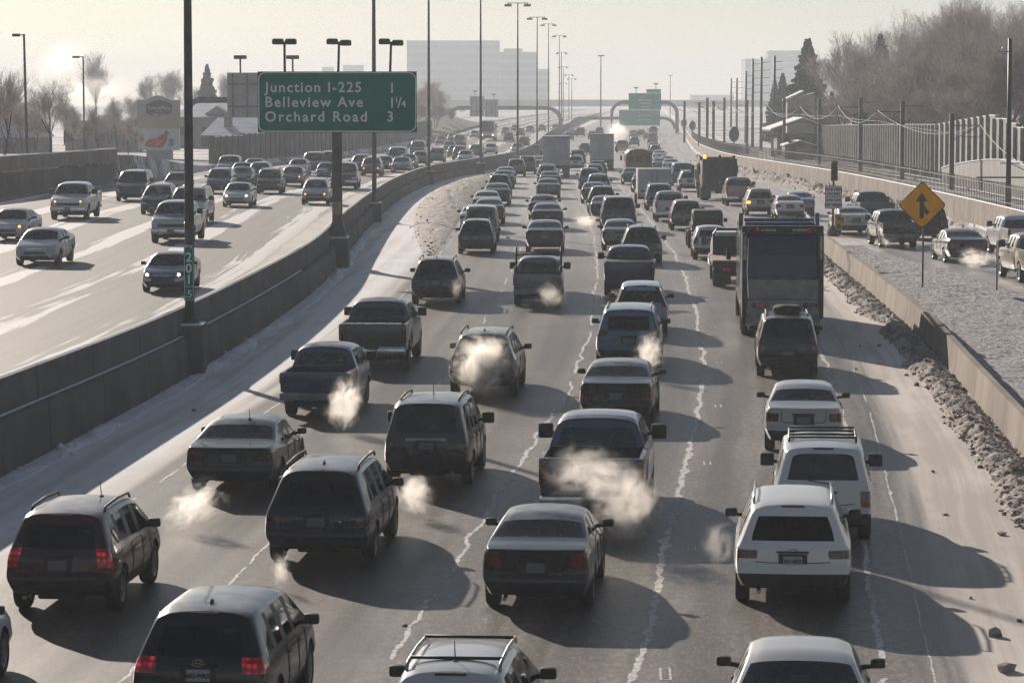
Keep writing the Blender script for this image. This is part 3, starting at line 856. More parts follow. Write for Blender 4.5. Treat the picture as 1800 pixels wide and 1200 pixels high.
# ------------------------------------------------------------------ the big green destination sign
def destination_sign():
    Y = 139.0
    p = at(593, 418, Y); zb = zr(p.x, Y)
    t = thing('destination_sign', 'wide green highway sign listing three exits on a single thick post', 'highway sign', (p.x, Y, zb))
    a, b = at(453.5, 126, Y), at(733, 233, Y)
    W = b.x - a.x; H = a.z - b.z; cx = (a.x + b.x) / 2 - p.x; z0 = b.z - zb; z1 = a.z - zb
    h0 = p.z - zb
    bm = bmesh.new(); bx(bm, (0, 0, h0 / 2 - .05), (1.0, 1.5, h0 + .1), bevel=.03)
    ped = link('pedestal', mesh_of(bm, 'pedestal', rad(40)), M['concrete'], t)
    bm = bmesh.new(); bx(bm, (0, 0, h0 + 0.025), (0.95, 1.45, 0.06), bevel=.02); link('snow_cap', mesh_of(bm, 'snow_cap'), M['snow'], ped)
    bm = bmesh.new()
    bx(bm, (0, 0.12, (h0 + z1) / 2), (0.42, 0.5, z1 - h0))
    prism(bm, [(-0.42, h0), (0.42, h0), (0.215, h0 + 0.75), (-0.215, h0 + 0.75)], -0.15, 0.39)
    link('post', mesh_of(bm, 'post'), M['pole'], t)
    bm = bmesh.new()
    for k, (u, v) in enumerate([(0.0, 0.55)]):
        bx(bm, (0, -0.16, h0 + 1.3), (0.36, 0.02, 0.55))
    link('access_panel', mesh_of(bm, 'access_panel'), M['concrete_pale'], t)
    bm = bmesh.new(); bx(bm, (cx, -0.22, (z0 + z1) / 2), (W, 0.06, H), bevel=.01)
    link('panel', mesh_of(bm, 'panel'), M['green'], t)
    # rounded white border
    bm = bmesh.new()
    def rr_loop(w, h, r):
        pts = []
        for sx, sz, a0 in ((1, 1, 0), (-1, 1, 90), (-1, -1, 180), (1, -1, 270)):
            for k in range(7):
                an = rad(a0 + k * 15); pts.append((sx * (w / 2 - r) + r * math.cos(an), sz * (h / 2 - r) + r * math.sin(an)))
        return pts
    o, i_ = rr_loop(W - .05, H - .05, .30), rr_loop(W - .15, H - .15, .26)
    vo = [bm.verts.new((cx + x, -0.2555, (z0 + z1) / 2 + z)) for x, z in o]; vi = [bm.verts.new((cx + x, -0.2555, (z0 + z1) / 2 + z)) for x, z in i_]
    for k in range(len(vo)):
        j = (k + 1) % len(vo); bm.faces.new((vo[k], vo[j], vi[j], vi[k]))
    link('border', mesh_of(bm, 'border'), M['sign_white'], t)
    s = FPX / (Y / math.cos(PITCH))
    def line(txt, px, py, hpx, sp=1.32):
        q = at(px, py, Y)
        write(txt, hpx / s / 0.70, M['sign_white'], t, (q.x - p.x, -0.262, q.z - zb), 'LEFT', sp, bold=0.012)
    line('Junction I-225', 467, 162, 17.5, 1.17); line('Belleview Ave', 466, 188, 17.5, 1.20); line('Orchard Road', 466, 213.5, 17.5, 1.24)
    line('1', 683, 163, 17.5); line('1', 683, 189, 17.5); line('3', 680, 213.5, 17.5)
    line('1', 694, 180, 9.5); line('/', 699, 189, 17.5, 1.0); line('4', 706, 188, 11)
    for px, off in ((501, 0.0), (595, 0.08), (686, 0.1)):
        q = at(px, 126, Y); x = q.x - p.x
        bm = bmesh.new()
        zt = at(px, 74, Y).z - zb
        tube(bm, [(x, -0.14, z1 - 1.2), (x, -0.14, z1), (x + off * .5, -0.3, zt)], 0.055, 8)
        ln = link('lamp_arm', mesh_of(bm, 'lamp_arm'), M['black'], t)
        for sgn in (-1, 1):
            bm = bmesh.new()
            bx(bm, (x + off * .5 + sgn * 0.28, -0.30 + sgn * off * 2, zt + 0.0 - (0.05 if sgn > 0 and off else 0)), (0.50, 0.42, 0.24), bevel=0.07)
            link('lamp_head', mesh_of(bm, 'lamp_head', rad(40)), M['black'], ln)
            bm = bmesh.new()
            bx(bm, (x + off * .5 + sgn * 0.28, -0.30 + sgn * off * 2, zt + 0.125 - (0.05 if sgn > 0 and off else 0)), (0.40, 0.34, 0.03), bevel=0.012)
            link('snow_cap', mesh_of(bm, 'snow_cap', rad(40)), M['snow'], ln)
destination_sign()

# ------------------------------------------------------------------ ramp signs
def merge_sign():
    Y = 119.0
    p = ground_at(1622, 507, zr); Y = p.y
    t = thing('merge_sign', 'yellow diamond merge sign with a black joining arrow on the gravel', 'road sign', (p.x, Y, p.z))
    c = at(1621, 360.5, Y); zc = c.z - p.z; xc = c.x - p.x
    h = (at(1661, 360, Y).x - c.x)
    bm = bmesh.new(); bx(bm, (0, 0.05, (zc + h * .3) / 2), (0.07, 0.05, zc + h * .3)); link('post', mesh_of(bm, 'post'), M['pole'], t)
    M['yellow'] = simple('warning_sign_yellow', (0.80, 0.36, 0.006), 0.6, 0, 3, 0.08, spec=.15)
    def dia(r, y0, y1, m, nm):
        bm = bmesh.new(); k = 0.06
        prism(bm, [(xc - r, zc - k), (xc - r, zc + k), (xc - k, zc + r), (xc + k, zc + r), (xc + r, zc + k), (xc + r, zc - k), (xc + k, zc - r), (xc - k, zc - r)], y0, y1)
        return link(nm, mesh_of(bm, nm), m, t)
    dia(h, -0.004, 0.004, M['black'], 'border'); dia(h - 0.05, -0.009, -0.006, M['yellow'], 'panel')
    s = h / 40.0
    def P(pts): return [(xc + (x - 1621) * s, zc - (y - 360.5) * s) for x, y in pts]
    bm = bmesh.new()
    prism(bm, P([(1616.5, 384), (1616.5, 354), (1609.5, 354), (1620, 338), (1630.5, 354), (1624, 354), (1624, 356), (1625.5, 362), (1634, 373), (1629, 378), (1624, 372), (1624, 384)]), -0.014, -0.010)
    link('arrow', mesh_of(bm, 'arrow'), M['black'], t)
merge_sign()
def ramp_meter():
    p = ground_at(1464, 415, zr)
    t = thing('ramp_meter', 'ramp meter signal post with a white regulatory sign under red lamps', 'traffic signal', p)
    Y = p.y; zb = p.z
    def q(px, py): v = at(px, py, Y); return v.x - p.x, v.z - zb
    bm = bmesh.new(); x, z = q(1465, 285); tube(bm, [(0, 0, 0), (0, 0, z)], 0.06, 8); link('post', mesh_of(bm, 'post'), M['pole'], t)
    bm = bmesh.new(); lathe(bm, [(0, 0.0), (0, 0.34), (0.35, 0.28), (0.55, 0.12), (0.55, 0)], 'Z', 10); link('base_block', mesh_of(bm, 'base_block'), M['concrete'], t)
    x0, z1 = q(1450, 327); x1, z0 = q(1479.5, 367)
    bm = bmesh.new(); bx(bm, ((x0 + x1) / 2, -0.09, (z0 + z1) / 2), (x1 - x0, 0.02, z1 - z0), bevel=.005); sp = link('sign_panel', mesh_of(bm, 'sign_panel'), M['white_panel'], t)
    bm = bmesh.new(); zm = (z0 + z1) / 2 + 0.03
    w = x1 - x0
    bx(bm, ((x0 + x1) / 2, -0.104, zm), (w - .04, .006, .03))
    for zz in (z0 + .025, z1 - .025): bx(bm, ((x0 + x1) / 2, -0.104, zz), (w - .04, .006, .02))
    for xx in (x0 + .025, x1 - .025): bx(bm, (xx, -0.104, (z0 + z1) / 2), (.02, .006, z1 - z0 - .07))
    link('border', mesh_of(bm, 'border'), M['black'], sp)
    hgt = (z1 - z0)
    for txt, f in (('STOP HERE', 0.80), ('ON RED', 0.60), ('ONE CAR', 0.34), ('PER GREEN', 0.12)):
        write(txt, hgt * 0.155, M['ink'], sp, ((x0 + x1) / 2, -0.104, z0 + hgt * f), 'CENTER', 1.0, bold=0.006)
    M['red_lens'] = simple('red_lens', (0.20, 0.015, 0.015), 0.3, 0, 10, 0.3, emit=(1, 0.05, 0.03), estr=0.02)
    M['yellow_case'] = simple('signal_yellow_case', (0.40, 0.25, 0.05), 0.5, 0, 6, 0.3)
    for nm, px, py0, py1, cm in (('signal_head', 1466, 283, 318, M['trim']), ('lower_signal_head', 1473, 376, 405, M['yellow_case'])):
        xa, za = q(px, py0); _, zb2 = q(px, py1); H = za - zb2
        bm = bmesh.new(); bx(bm, (xa, -0.12, (za + zb2) / 2), (0.36, 0.26, H), bevel=.05)
        n = 3 if nm == 'signal_head' else 2
        for k in range(n):
            zc = zb2 + H * (k + .5) / n
            for a in range(8):
                an = math.pi * a / 7
                bx(bm, (xa + .16 * math.cos(an), -0.36, zc + .13 * math.sin(an)), (.06, .24, .03))
        hd = link(nm, mesh_of(bm, nm, rad(40)), cm, t)
        for k in range(n):
            bm = bmesh.new(); lathe(bm, [(-0.262, 0), (-0.258, .115), (-0.25, .12)], 'Y', 12, (xa, 0, zb2 + H * (k + .5) / n))
            link('lens', mesh_of(bm, 'lens'), M['red_lens'] if k == n - 1 else M['black'], hd)
ramp_meter()
def small_post():
    p = ground_at(1752, 514, zr)
    t = thing('sign_post', 'thin dark sign post seen edge-on at the gravel edge by the white truck', 'sign post', p)
    H = at(1752, 424, p.y).z - p.z
    bm = bmesh.new(); bx(bm, (0, 0, H / 2), (.06, .06, H)); link('post', mesh_of(bm, 'post'), M['pole'], t)
    bm = bmesh.new(); bx(bm, (0.01, 0, H - .35), (.03, .5, .7)); link('panel', mesh_of(bm, 'panel'), M['pole'], t)
small_post()
def tall_post():
    Y = 168.0
    px = 1772
    b = at(px, 372, Y); t = thing('lamp_post', 'tall dark lamp post with a small white camera near its top, inside the fence', 'lamp post', (b.x, Y, b.z - .3))
    H = at(px, 68, Y).z - b.z + .3
    bm = bmesh.new(); tube(bm, [(0, 0, 0), (0, 0, H)], [.145, .10], 12); link('pole', mesh_of(bm, 'pole'), M['black'], t)
    bm = bmesh.new(); bx(bm, (0, 0, .12), (.5, .5, .24), bevel=.03); link('footing', mesh_of(bm, 'footing'), M['concrete_pale'], t)
    zc = at(px, 91, Y).z - b.z + .3
    bm = bmesh.new(); tube(bm, [(0, 0, zc), (-.32, 0, zc)], .03, 6); ar = link('camera_arm', mesh_of(bm, 'camera_arm'), M['black'], t)
    bm = bmesh.new(); lathe(bm, [(zc - .02, 0), (zc, .10), (zc + .22, .10), (zc + .28, 0)], 'Z', 10, (-.33, 0, 0)); link('camera_dome', mesh_of(bm, 'camera_dome'), M['white_panel'], ar)
    bm = bmesh.new(); z1 = at(px, 277, Y).z - b.z; z2 = at(px, 302, Y).z - b.z
    tube(bm, [(-.45, 0, z1), (4, 0, z1)], .03, 6); tube(bm, [(-1.7, 0, z2), (4, 0, z2)], .045, 6); tube(bm, [(.1, 0, z1), (1.2, 0, z1 - .55)], .025, 6)
    tube(bm, [(-1.6, 0, z2), (-1.55, 0, z2 - .3), (-1.2, 0, z2 - .2), (-.1, 0, z2 - .3)], .02, 6)
    link('bracket_arm', mesh_of(bm, 'bracket_arm'), M['black'], t)
tall_post()

# ------------------------------------------------------------------ railway: poles, wires, tracks, station
POLES = [(1672, 355, 200), (1585, 356, 178), (1512, 296, 172), (1440, 294, 174), (1378, 285, 172), (1313, 262, 176), (1273, 250, 172), (1254, 240, 178), (1243, 246, 172), (1229, 240, 180), (1203, 238, 178)]
PLAB = ['overhead wire pole with a diagonal bracket, next left of the tall dark lamp post', 'stout overhead wire pole rising above the yellow diamond sign', 'overhead wire pole in front of the ribbed noise wall, left of the stout pole',
        'overhead wire pole just right of the station roof', 'overhead wire pole standing in front of the station roof', 'overhead wire pole just left of the station', 'overhead wire pole beside the dark round signal',
        'hazy overhead wire pole second beyond the round signal', 'hazy overhead wire pole third beyond the round signal', 'hazy overhead wire pole fourth beyond the round signal', 'hazy overhead wire pole last before the gantry foot']
tops = []
for i, (px, py, ty) in enumerate(POLES):
    Y = (px - 900) and 28.0 * FPX / (px - 900)
    Y = min(Y, 700)
    p = at(px, py, Y); gz = land_right(Y); 
    t = thing('wire_pole', PLAB[i], 'wire pole', (p.x, Y, gz - .1), group='overhead wire poles along the railway')
    H = at(px, ty, Y).z - gz + .1
    r = 0.155 if i < 7 else 0.2
    bm = bmesh.new(); bx(bm, (0, 0, H / 2), (r * 1.9, r * 1.9, H), bevel=.02); link('pole', mesh_of(bm, 'pole'), M['pole'], t)
    bm = bmesh.new()
    sgn = 1 if i == 0 else -1
    tube(bm, [(0, 0, H - .75), (sgn * 2.0, 0, H - .75)], .035, 6); tube(bm, [(0, 0, H - 1.7), (sgn * 1.7, 0, H - .8)], .03, 6)
    tube(bm, [(sgn * .6, 0, H - 1.45), (sgn * 1.9, 0, H - 1.5)], .02, 5)
    if i in (1, 2): tube(bm, [(0, 0, H - .35), (2.0, 0, H - .35)], .03, 6)
    link('bracket_arm', mesh_of(bm, 'bracket_arm'), M['pole'], t)
    tops.append(Vector((p.x + sgn * 1.8, Y, gz + H)))
M['wire'] = simple('frosted_cable', (0.34, 0.33, 0.33), 0.7)
def wire(a, b, sag, label, r=0.022):
    bm = bmesh.new()
    pts = []
    for k in range(17):
        s = k / 16; q = a.lerp(b, s); q.z -= sag * 4 * s * (1 - s); pts.append(q)
    tube(bm, pts, r, 5)
    tag(link('overhead_wire', mesh_of(bm, 'overhead_wire'), M['wire']), label, 'wire', 'overhead railway wires')
near = at(1830, 300, 150)
WL = ['frosted overhead wire crossing in front of the stepped noise wall', 'sagging overhead wire between the two poles nearest the yellow sign', 'sagging overhead wire crossing the ribbed noise wall',
      'overhead wire between the two poles by the station', 'overhead wire in front of the station roof', 'overhead wire left of the station', 'far overhead wire by the round signal']
wire(near, tops[0] + Vector((0, 0, -.8)), 0.5, WL[0])
for i in range(6):
    wire(tops[i] + Vector((0, 0, -.75)), tops[i + 1] + Vector((0, 0, -.75)), 1.1, WL[i + 1])
    wire(tops[i] + Vector((0, 0, -1.5)), tops[i + 1] + Vector((0, 0, -1.5)), 0.12, 'taut contact wire strung below the sagging railway wires', 0.014)
for k, off in enumerate((3.3, 4.8)):
    bm = bmesh.new()
    tube(bm, [(RWALL(y) + off, y, land_right(y) + .16) for y in range(110, 700, 12)], .06, 4)
    tag(link('rail', mesh_of(bm, 'rail'), M['steel']), 'snowy steel rail of the track beside the fence, ' + ('closer to the fence' if k == 0 else 'farther from the fence'), 'rail')
M['roof_shade'] = simple('station_fascia', (0.12, 0.115, 0.11), 0.7)
M['brick_pale'] = simple('station_masonry', (0.25, 0.235, 0.22), 0.85, 0, 2, 0.2)
def gable(bm, x0, x1, y0, y1, z0, z1, th=0.15, ridge='y'):
    """two roof slopes with thickness, ridge along y"""
    xm = (x0 + x1) / 2
    for a, b in ((x0, xm), (x1, xm)):
        prism(bm, [(a, z0), (b, z1), (b, z1 + th), (a, z0 + th)], y0, y1)
def station():
    Y = 352.0
    c = at(1405, 291, Y); gz = land_right(Y)
    t = thing('station_building', 'small railway station with a snowy low gable roof and deep eaves', 'building', (c.x, Y, gz))
    def q(px, py): v = at(px, py, Y); return v.x - c.x, v.z - gz
    x0, z1 = q(1366, 235); x1, _ = q(1452, 235)
    bm = bmesh.new(); bx(bm, ((x0 + x1) / 2, 4, z1 / 2), (x1 - x0, 8, z1)); link('wall', mesh_of(bm, 'wall'), M['brick_pale'], t)
    bm = bmesh.new()
    for k in range(3): bx(bm, (x0 + .9 + k * 1.7, -0.02, z1 * .62), (.9, .06, 1.3))
    link('window', mesh_of(bm, 'window'), M['shield_dark'] if 'shield_dark' in M else M['black'], t)
    a, zr0 = q(1352, 231); b, _ = q(1466, 231); m_, zr1 = q(1410, 211)
    bm = bmesh.new(); gable(bm, a, b, -1.6, 10, zr0, zr1, .18); rf = link('roof', mesh_of(bm, 'roof'), M['roof_shade'], t)
    bm = bmesh.new(); gable(bm, a, b, -1.62, 10.02, zr0 + .182, zr1 + .182, .12); link('snow_cover', mesh_of(bm, 'snow_cover'), M['snow'], rf)
    bm = bmesh.new(); z2 = q(1400, 238)[1]; bx(bm, ((a + b) / 2, -1.3, z2), (b - a + 1.2, .8, .35)); link('eave_beam', mesh_of(bm, 'eave_beam'), M['roof_shade'], t)
    bm = bmesh.new()
    for px in (1356, 1460): x, _ = q(px, 230); bx(bm, (x, -1.2, z2 / 2), (.3, .3, z2))
    link('column', mesh_of(bm, 'column'), M['concrete_pale'], t)
    # shed
    Y2 = 322.0
    c = at(1407, 290, Y2); gz = land_right(Y2)
    t = thing('equipment_shed', 'small grey equipment shed with a snowy pitched roof below the station', 'shed', (c.x, Y2, gz))
    def q(px, py): v = at(px, py, Y2); return v.x - c.x, v.z - gz
    x0, z1 = q(1380, 259); x1, _ = q(1431, 259)
    bm = bmesh.new(); bx(bm, ((x0 + x1) / 2, 2, z1 / 2), (x1 - x0, 4, z1)); link('wall', mesh_of(bm, 'wall'), M['brick_pale'], t)
    bm = bmesh.new(); bx(bm, (x0 + .75, -.02, 1.0), (.85, .05, 2.0)); dr = link('door', mesh_of(bm, 'door'), M['roof_shade'], t)
    a, za = q(1378, 258); b, _ = q(1434, 258); _, zt = q(1405, 250)
    bm = bmesh.new(); gable(bm, a, b, -.5, 4.5, za, zt, .12); rf = link('roof', mesh_of(bm, 'roof'), M['roof_shade'], t)
    bm = bmesh.new(); gable(bm, a, b, -.52, 4.52, za + .122, zt + .122, .1); link('snow_cover', mesh_of(bm, 'snow_cover'), M['snow'], rf)
    # tall glazed tower behind
    Y3 = 380.0
    c = at(1408, 290, Y3); gz = land_right(Y3)
    t = thing('station_tower', 'tall station stair tower with slanted snowy roof and greenish glazing', 'building', (c.x, Y3, gz))
    def q(px, py): v = at(px, py, Y3); return v.x - c.x, v.z - gz
    x0, z0 = q(1384, 175); x1, z1 = q(1432, 163)
    bm = bmesh.new(); prism(bm, [(x0, 0), (x1, 0), (x1, z1), (x0, z0)], 0, 4); link('wall', mesh_of(bm, 'wall'), M['noise_pale'], t)
    M['glazing'] = simple('greenish_glazing', (0.10, 0.17, 0.16), 0.15, 0, 2, 0.3)
    bm = bmesh.new(); xa, za = q(1385, 190); xb, zb = q(1409, 216); bx(bm, ((xa + xb) / 2, -.03, (za + zb) / 2), (xb - xa, .06, za - zb)); link('window', mesh_of(bm, 'window'), M['glazing'], t)
    bm = bmesh.new(); xa, za = q(1380, 177); xb, zb = q(1412, 162); prism(bm, [(xa, za), (xb, zb), (xb, zb + .2), (xa, za + .2)], -.5, 4); link('roof', mesh_of(bm, 'roof'), M['snow'], t)
station()
def disc_signals():
    for k, (px, y0, y1, yb, Y, lb) in enumerate([(1290, 222, 250, 272, 400, 'large dark oval railway signal closest to the station'), (1217, 212, 230, 247, 560, 'dark round railway signal on a thin post'), (1202, 208, 224, 246, 680, 'hazy round railway signal nearest the gantry foot')]):
        b = at(px, yb, Y); zb = surface(b.x, Y); t = thing('railway_signal', lb, 'railway signal', (b.x, Y, zb), group='round railway signals')
        z0, z1 = at(px, y1, Y).z - zb, at(px, y0, Y).z - zb
        bm = bmesh.new(); tube(bm, [(0, 0, 0), (0, 0, z1 - .2)], .09, 8); link('post', mesh_of(bm, 'post'), M['pole'], t)
        bm = bmesh.new(); r = (z1 - z0) / 2
        g = lathe(bm, [(-.25, 0), (-.25, r * .62), (-.1, r * .66), (-.1, 0)], 'Y', 18, (0, 0, 0))
        for v in bm.verts: v.co.z = v.co.z * 1.5 + (z0 + z1) / 2
        link('backboard', mesh_of(bm, 'backboard'), M['black'], t)
        bm = bmesh.new(); lathe(bm, [(-.32, 0), (-.32, r * .16), (-.26, r * .18)], 'Y', 10, (0, 0, (z0 + z1) / 2 + r * .3)); link('lens', mesh_of(bm, 'lens'), M['trim'], t)
disc_signals()
def culvert():
    X = 29.4
    t = thing('curved_parapet', 'pale curved concrete parapet wall in front of the stepped noise wall', 'wall', (X, 0, 0))
    def q(px, py): Y = X * FPX / (px - 900); return Y, at(px, py, Y).z
    pts = [q(*p) for p in [(1654, 355), (1654, 296), (1668, 291), (1700, 285), (1730, 281), (1758, 281), (1785, 287), (1815, 296), (1850, 308), (1850, 375)]]
    def ext(poly, x0, x1, nm, m):
        bm = bmesh.new(); prism(bm, [(y, z) for y, z in poly], x0, x1)
        for v in bm.verts: v.co = Vector((v.co.y, v.co.x, v.co.z))
        bmesh.ops.recalc_face_normals(bm, faces=bm.faces[:]); return link(nm, mesh_of(bm, nm), m, t)
    ext(pts, 0, .5, 'wall', M['noise_pale'])
    cap = pts[1:-1]
    ext([(y, z + .002) for y, z in cap] + [(y, z + .06) for y, z in cap[::-1]], -.05, .55, 'snow_cap', M['snow'])
culvert()

# ------------------------------------------------------------------ utility poles far right
for i, (px, ty, by, Y) in enumerate([(1285, 138, 215, 620), (1295, 137, 215, 560), (1311, 125, 215, 500), (1323, 103, 215, 450), (1338, 100, 215, 420), (1361, 98, 215, 400)]):
    b = at(px, by, Y); zb = surface(b.x, Y); H = at(px, ty, Y).z - zb
    lb = ['leftmost of the six tall utility poles', 'second from left of the six tall utility poles', 'third from left of the six tall utility poles', 'fourth from left of the six tall utility poles', 'fifth from left of the six tall utility poles, with crossarms', 'rightmost of the six tall utility poles, near the lone spruce']
    t = thing('utility_pole', lb[i], 'utility pole', (b.x, Y, zb), group='tall utility poles beyond the railway')
    bm = bmesh.new(); tube(bm, [(0, 0, 0), (0, 0, H)], [.22, .15], 8); link('pole', mesh_of(bm, 'pole'), M['pole'], t)
    bm = bmesh.new()
    for k in range(5): tube(bm, [(0, 0, H - .8 - k * 1.0), (1.1, 0, H - .7 - k * 1.0)], .035, 5)
    link('insulator_arm', mesh_of(bm, 'insulator_arm'), M['pole'], t)

# ------------------------------------------------------------------ gantries, flyover
M['sign_back'] = simple('aluminium_sign_back', (0.42, 0.40, 0.40), 0.6, 0.3, 1.0, 0.1)
def gantry(label, Y, xl, xr, ytop, yb_l, yb_r, panels, thick=0.22, curve=28):
    c = at((xl + xr) / 2, ytop, Y); t = thing('sign_gantry', label, 'gantry', (c.x, Y, c.z))
    def q(px, py): v = at(px, py, Y); return Vector((v.x - c.x, 0, v.z - c.z))
    pts = []
    a = q(xl, ytop + curve * .9); pts += [q(xl, yb_l), a]
    for k in range(1, 7):
        an = math.pi / 2 * k / 6
        pts.append(q(xl + curve - curve * math.cos(an), ytop + curve * .9 * (1 - math.sin(an))))
    for k in range(7 if yb_r else 0):
        an = math.pi / 2 * k / 6
        pts.append(q(xr - curve + curve * math.sin(an), ytop + curve * .9 * (1 - math.cos(an))))
    pts.append(q(xr, yb_r if yb_r else ytop))
    bm = bmesh.new(); tube(bm, pts, thick, 10); link('arch_beam', mesh_of(bm, 'arch_beam'), M['steel'], t)
    for (px0, py0, px1, py1, m, lamps) in panels:
        p0, p1 = q(px0, py0), q(px1, py1)
        bm = bmesh.new(); bx(bm, ((p0.x + p1.x) / 2, -thick - .12, (p0.z + p1.z) / 2), (p1.x - p0.x, .12, p0.z - p1.z)); sp = link('sign_panel', mesh_of(bm, 'sign_panel'), m, t)
        if m is M['sign_back']:
            bm = bmesh.new()
            for k in range(3): bx(bm, ((p0.x * (2.6 - k) + p1.x * (.4 + k)) / 3, -thick - .24, (p0.z + p1.z) / 2), (.14, .1, (p0.z - p1.z) * .95))
            for k in range(2): bx(bm, ((p0.x + p1.x) / 2, -thick - .26, p0.z + (p1.z - p0.z) * (.25 + .5 * k)), ((p1.x - p0.x) * .95, .08, .12))
            link('back_frame', mesh_of(bm, 'back_frame'), M['steel'], sp)
        for lx in lamps:
            e = q(lx, py0); bm = bmesh.new(); tube(bm, [(e.x, -.2, e.z), (e.x, -.3, e.z + 1.1)], .07, 6); bx(bm, (e.x, -.3, e.z + 1.2), (1.0, .5, .3), bevel=.08)
            link('sign_lamp', mesh_of(bm, 'sign_lamp'), M['black'], sp)
    return t, q
# near gantry over the inbound lanes, behind the green sign
gantry('grey gantry beam behind the green destination sign, carrying a sign seen from behind', 250, 331, 560, 176, 330, None, [(400, 128, 476, 207, M['sign_back'], (423, 515))], .25, 20)
M['green_far'] = simple('gantry_sign_green', (0.002, 0.26, 0.17), 0.6, 0, 2, 0.1)
gantry('far arched gantry over the inbound lanes with two sign backs', 760, 783, 986, 190, 226, 236, [(826, 169, 851, 205, M['sign_back'], (835,)), (852, 175, 876, 206, M['sign_back'], (868,))], .5, 26)
tg, q = gantry('arched gantry over the outbound lanes carrying the larger green exit sign', 720, 1075, 1190, 180, 238, 240, [(1105, 164, 1162, 193, M['green_far'], (1118,)), (1136, 157, 1161.5, 163.5, M['green_far'], (1153,))], .42, 22)
def fake(t, q, lines):
    for (txt, px, py, h) in lines:
        e = q(px, py); write(txt, h, M['sign_white'], t, (e.x, -.62, e.z), 'CENTER', 1.05)
fake(tg, q, [])
tg2, q2 = gantry('second arched gantry over the outbound lanes carrying the lower green sign', 800, 1000, 1186, 208, 240, 240, [(1088, 193.5, 1160, 221, M['green_far'], ())], .4, 20)
def stroke_rows(t, q, rows_):
    bm = bmesh.new()
    for (x0, x1, y) in rows_:
        a, b = q(x0, y), q(x1, y)
        n = max(2, int((x1 - x0) / 3))
        for k in range(n):
            bx(bm, (a.x + (b.x - a.x) * (k + .5) / n, -.62, a.z), ((b.x - a.x) / n * .7, .02, .22))
    link('legend', mesh_of(bm, 'legend'), M['sign_white'], t)
stroke_rows(tg, q, [(1120, 1146, 176), (1124, 1144, 182), (1126, 1142, 188)])
stroke_rows(tg2, q2, [(1122, 1142, 203), (1120, 1144, 211)])
def flyover():
    Y = 1650.0; q = 1.435
    z1, z0 = at(900, 176, Y).z, at(900, 187, Y).z
    t = thing('flyover_bridge', 'long hazy concrete flyover crossing above the far end of the freeway', 'bridge', (30 * q, Y, 0))
    bm = bmesh.new()
    prism(bm, [(x * q, z) for x, z in [(-85, z0), (70, z0 - .2), (95, z0 - 1.6), (95, z1 - 1.6), (70, z1 - .2), (-10, z1 + .2), (-85, z1)]], 0, 12); link('deck', mesh_of(bm, 'deck'), M['concrete_far'], t)
    zz = zr(0, Y)
    for x in (-75, -48, 46, 72):
        bm = bmesh.new(); x *= q; bx(bm, (x, 6, (z0 + zz) / 2), (2.8, 6, z0 - zz), bevel=.3); bx(bm, (x, 6, z0 - .8), (5, 8, 1.4)); link('pier', mesh_of(bm, 'pier'), M['concrete_far'], t)
    Y2 = 1350.0; q = 1.337
    z1, z0 = at(900, 208, Y2).z, at(900, 221, Y2).z
    t = thing('road_bridge', 'low hazy road bridge under the flyover at the end of the lanes', 'bridge', (26 * q, Y2, 0))
    bm = bmesh.new(); prism(bm, [(x * q, z) for x, z in [(-70, z0), (60, z0), (60, z1), (-70, z1 + .5)]], 0, 10); link('deck', mesh_of(bm, 'deck'), M['concrete_far'], t)
    zz = zr(0, Y2) - .3
    for x in (-62, -13, 22, 52):
        bm = bmesh.new(); w_ = 2.6 if abs(x) < 50 else 16; x *= q; bx(bm, (x, 5, (z0 + zz) / 2), (w_, 6, z0 - zz), bevel=.3); link('pier', mesh_of(bm, 'pier'), M['concrete_far'], t)
flyover()

# ------------------------------------------------------------------ buildings in the haze
def window_mat(name, wall, glass, sx=3.2, sz=3.6):
    t = NT(name); p = t.coord(); x, y, z = t.xyz(p)
    fz = t.math('FRACT', t.math('DIVIDE', z, sz))
    fx = t.math('FRACT', t.math('DIVIDE', t.math('ADD', x, y), sx))
    w = t.math('MULTIPLY', t.math('GREATER_THAN', fz, 0.42), t.math('GREATER_THAN', fx, 0.12))
    t.bsdf(t.mix(w, wall, glass), t.math('MULTIPLY_ADD', w, -0.45, 0.7))
    return t.m
M['office'] = window_mat('banded_office_facade', (0.22, 0.22, 0.22), (0.13, 0.145, 0.155), 4.5, 5.5)
def block(label, Y, px0, px1, pt, pb=225, depth=30, m=None, name='office_building', steps=(), zbase=None):
    a = at(px0, pt, Y); b = at(px1, pt, Y); zb = (surface(a.x, Y) if zbase is None else zbase) - 1
    t = thing(name, label, 'building', ((a.x + b.x) / 2, Y, zb))
    H = a.z - zb; W = b.x - a.x
    bm = bmesh.new(); bx(bm, (0, depth / 2, H / 2), (W, depth, H)); link('wall', mesh_of(bm, 'wall'), m or M['office'], t)
    bm = bmesh.new(); bx(bm, (0, depth / 2, H + .3), (W * 1.004, depth * 1.01, .6)); rf = link('roof_edge', mesh_of(bm, 'roof_edge'), M['concrete_far'], t)
    for (f0, f1, h) in steps:
        bm = bmesh.new(); bx(bm, (W * ((f0 + f1) / 2 - .5), depth / 2, H + .6 + h / 2), (W * (f1 - f0), depth * .6, h)); link('roof_plant', mesh_of(bm, 'roof_plant'), m or M['office'], rf)
    return t
block('large hazy office slab left of the light masts, tallest on the skyline', 2150, 715, 878, 73, depth=80)
block('hazy office wing lower and right of the tallest slab', 2200, 879, 945, 93, depth=30, steps=((.1, .6, 2.4),))
block('hazy low office end wing touching the row of light masts', 2250, 946, 966, 123, depth=20)
block('faint pale block above the destination sign, smaller one', 2600, 566, 585, 119, depth=20)
block('faint pale block above the destination sign, wider one', 2600, 603, 638, 116, depth=20)
block('hazy wide building behind the lone spruce and utility poles', 2300, 1310, 1475, 105, depth=40, steps=((.25, .62, 6.0),))
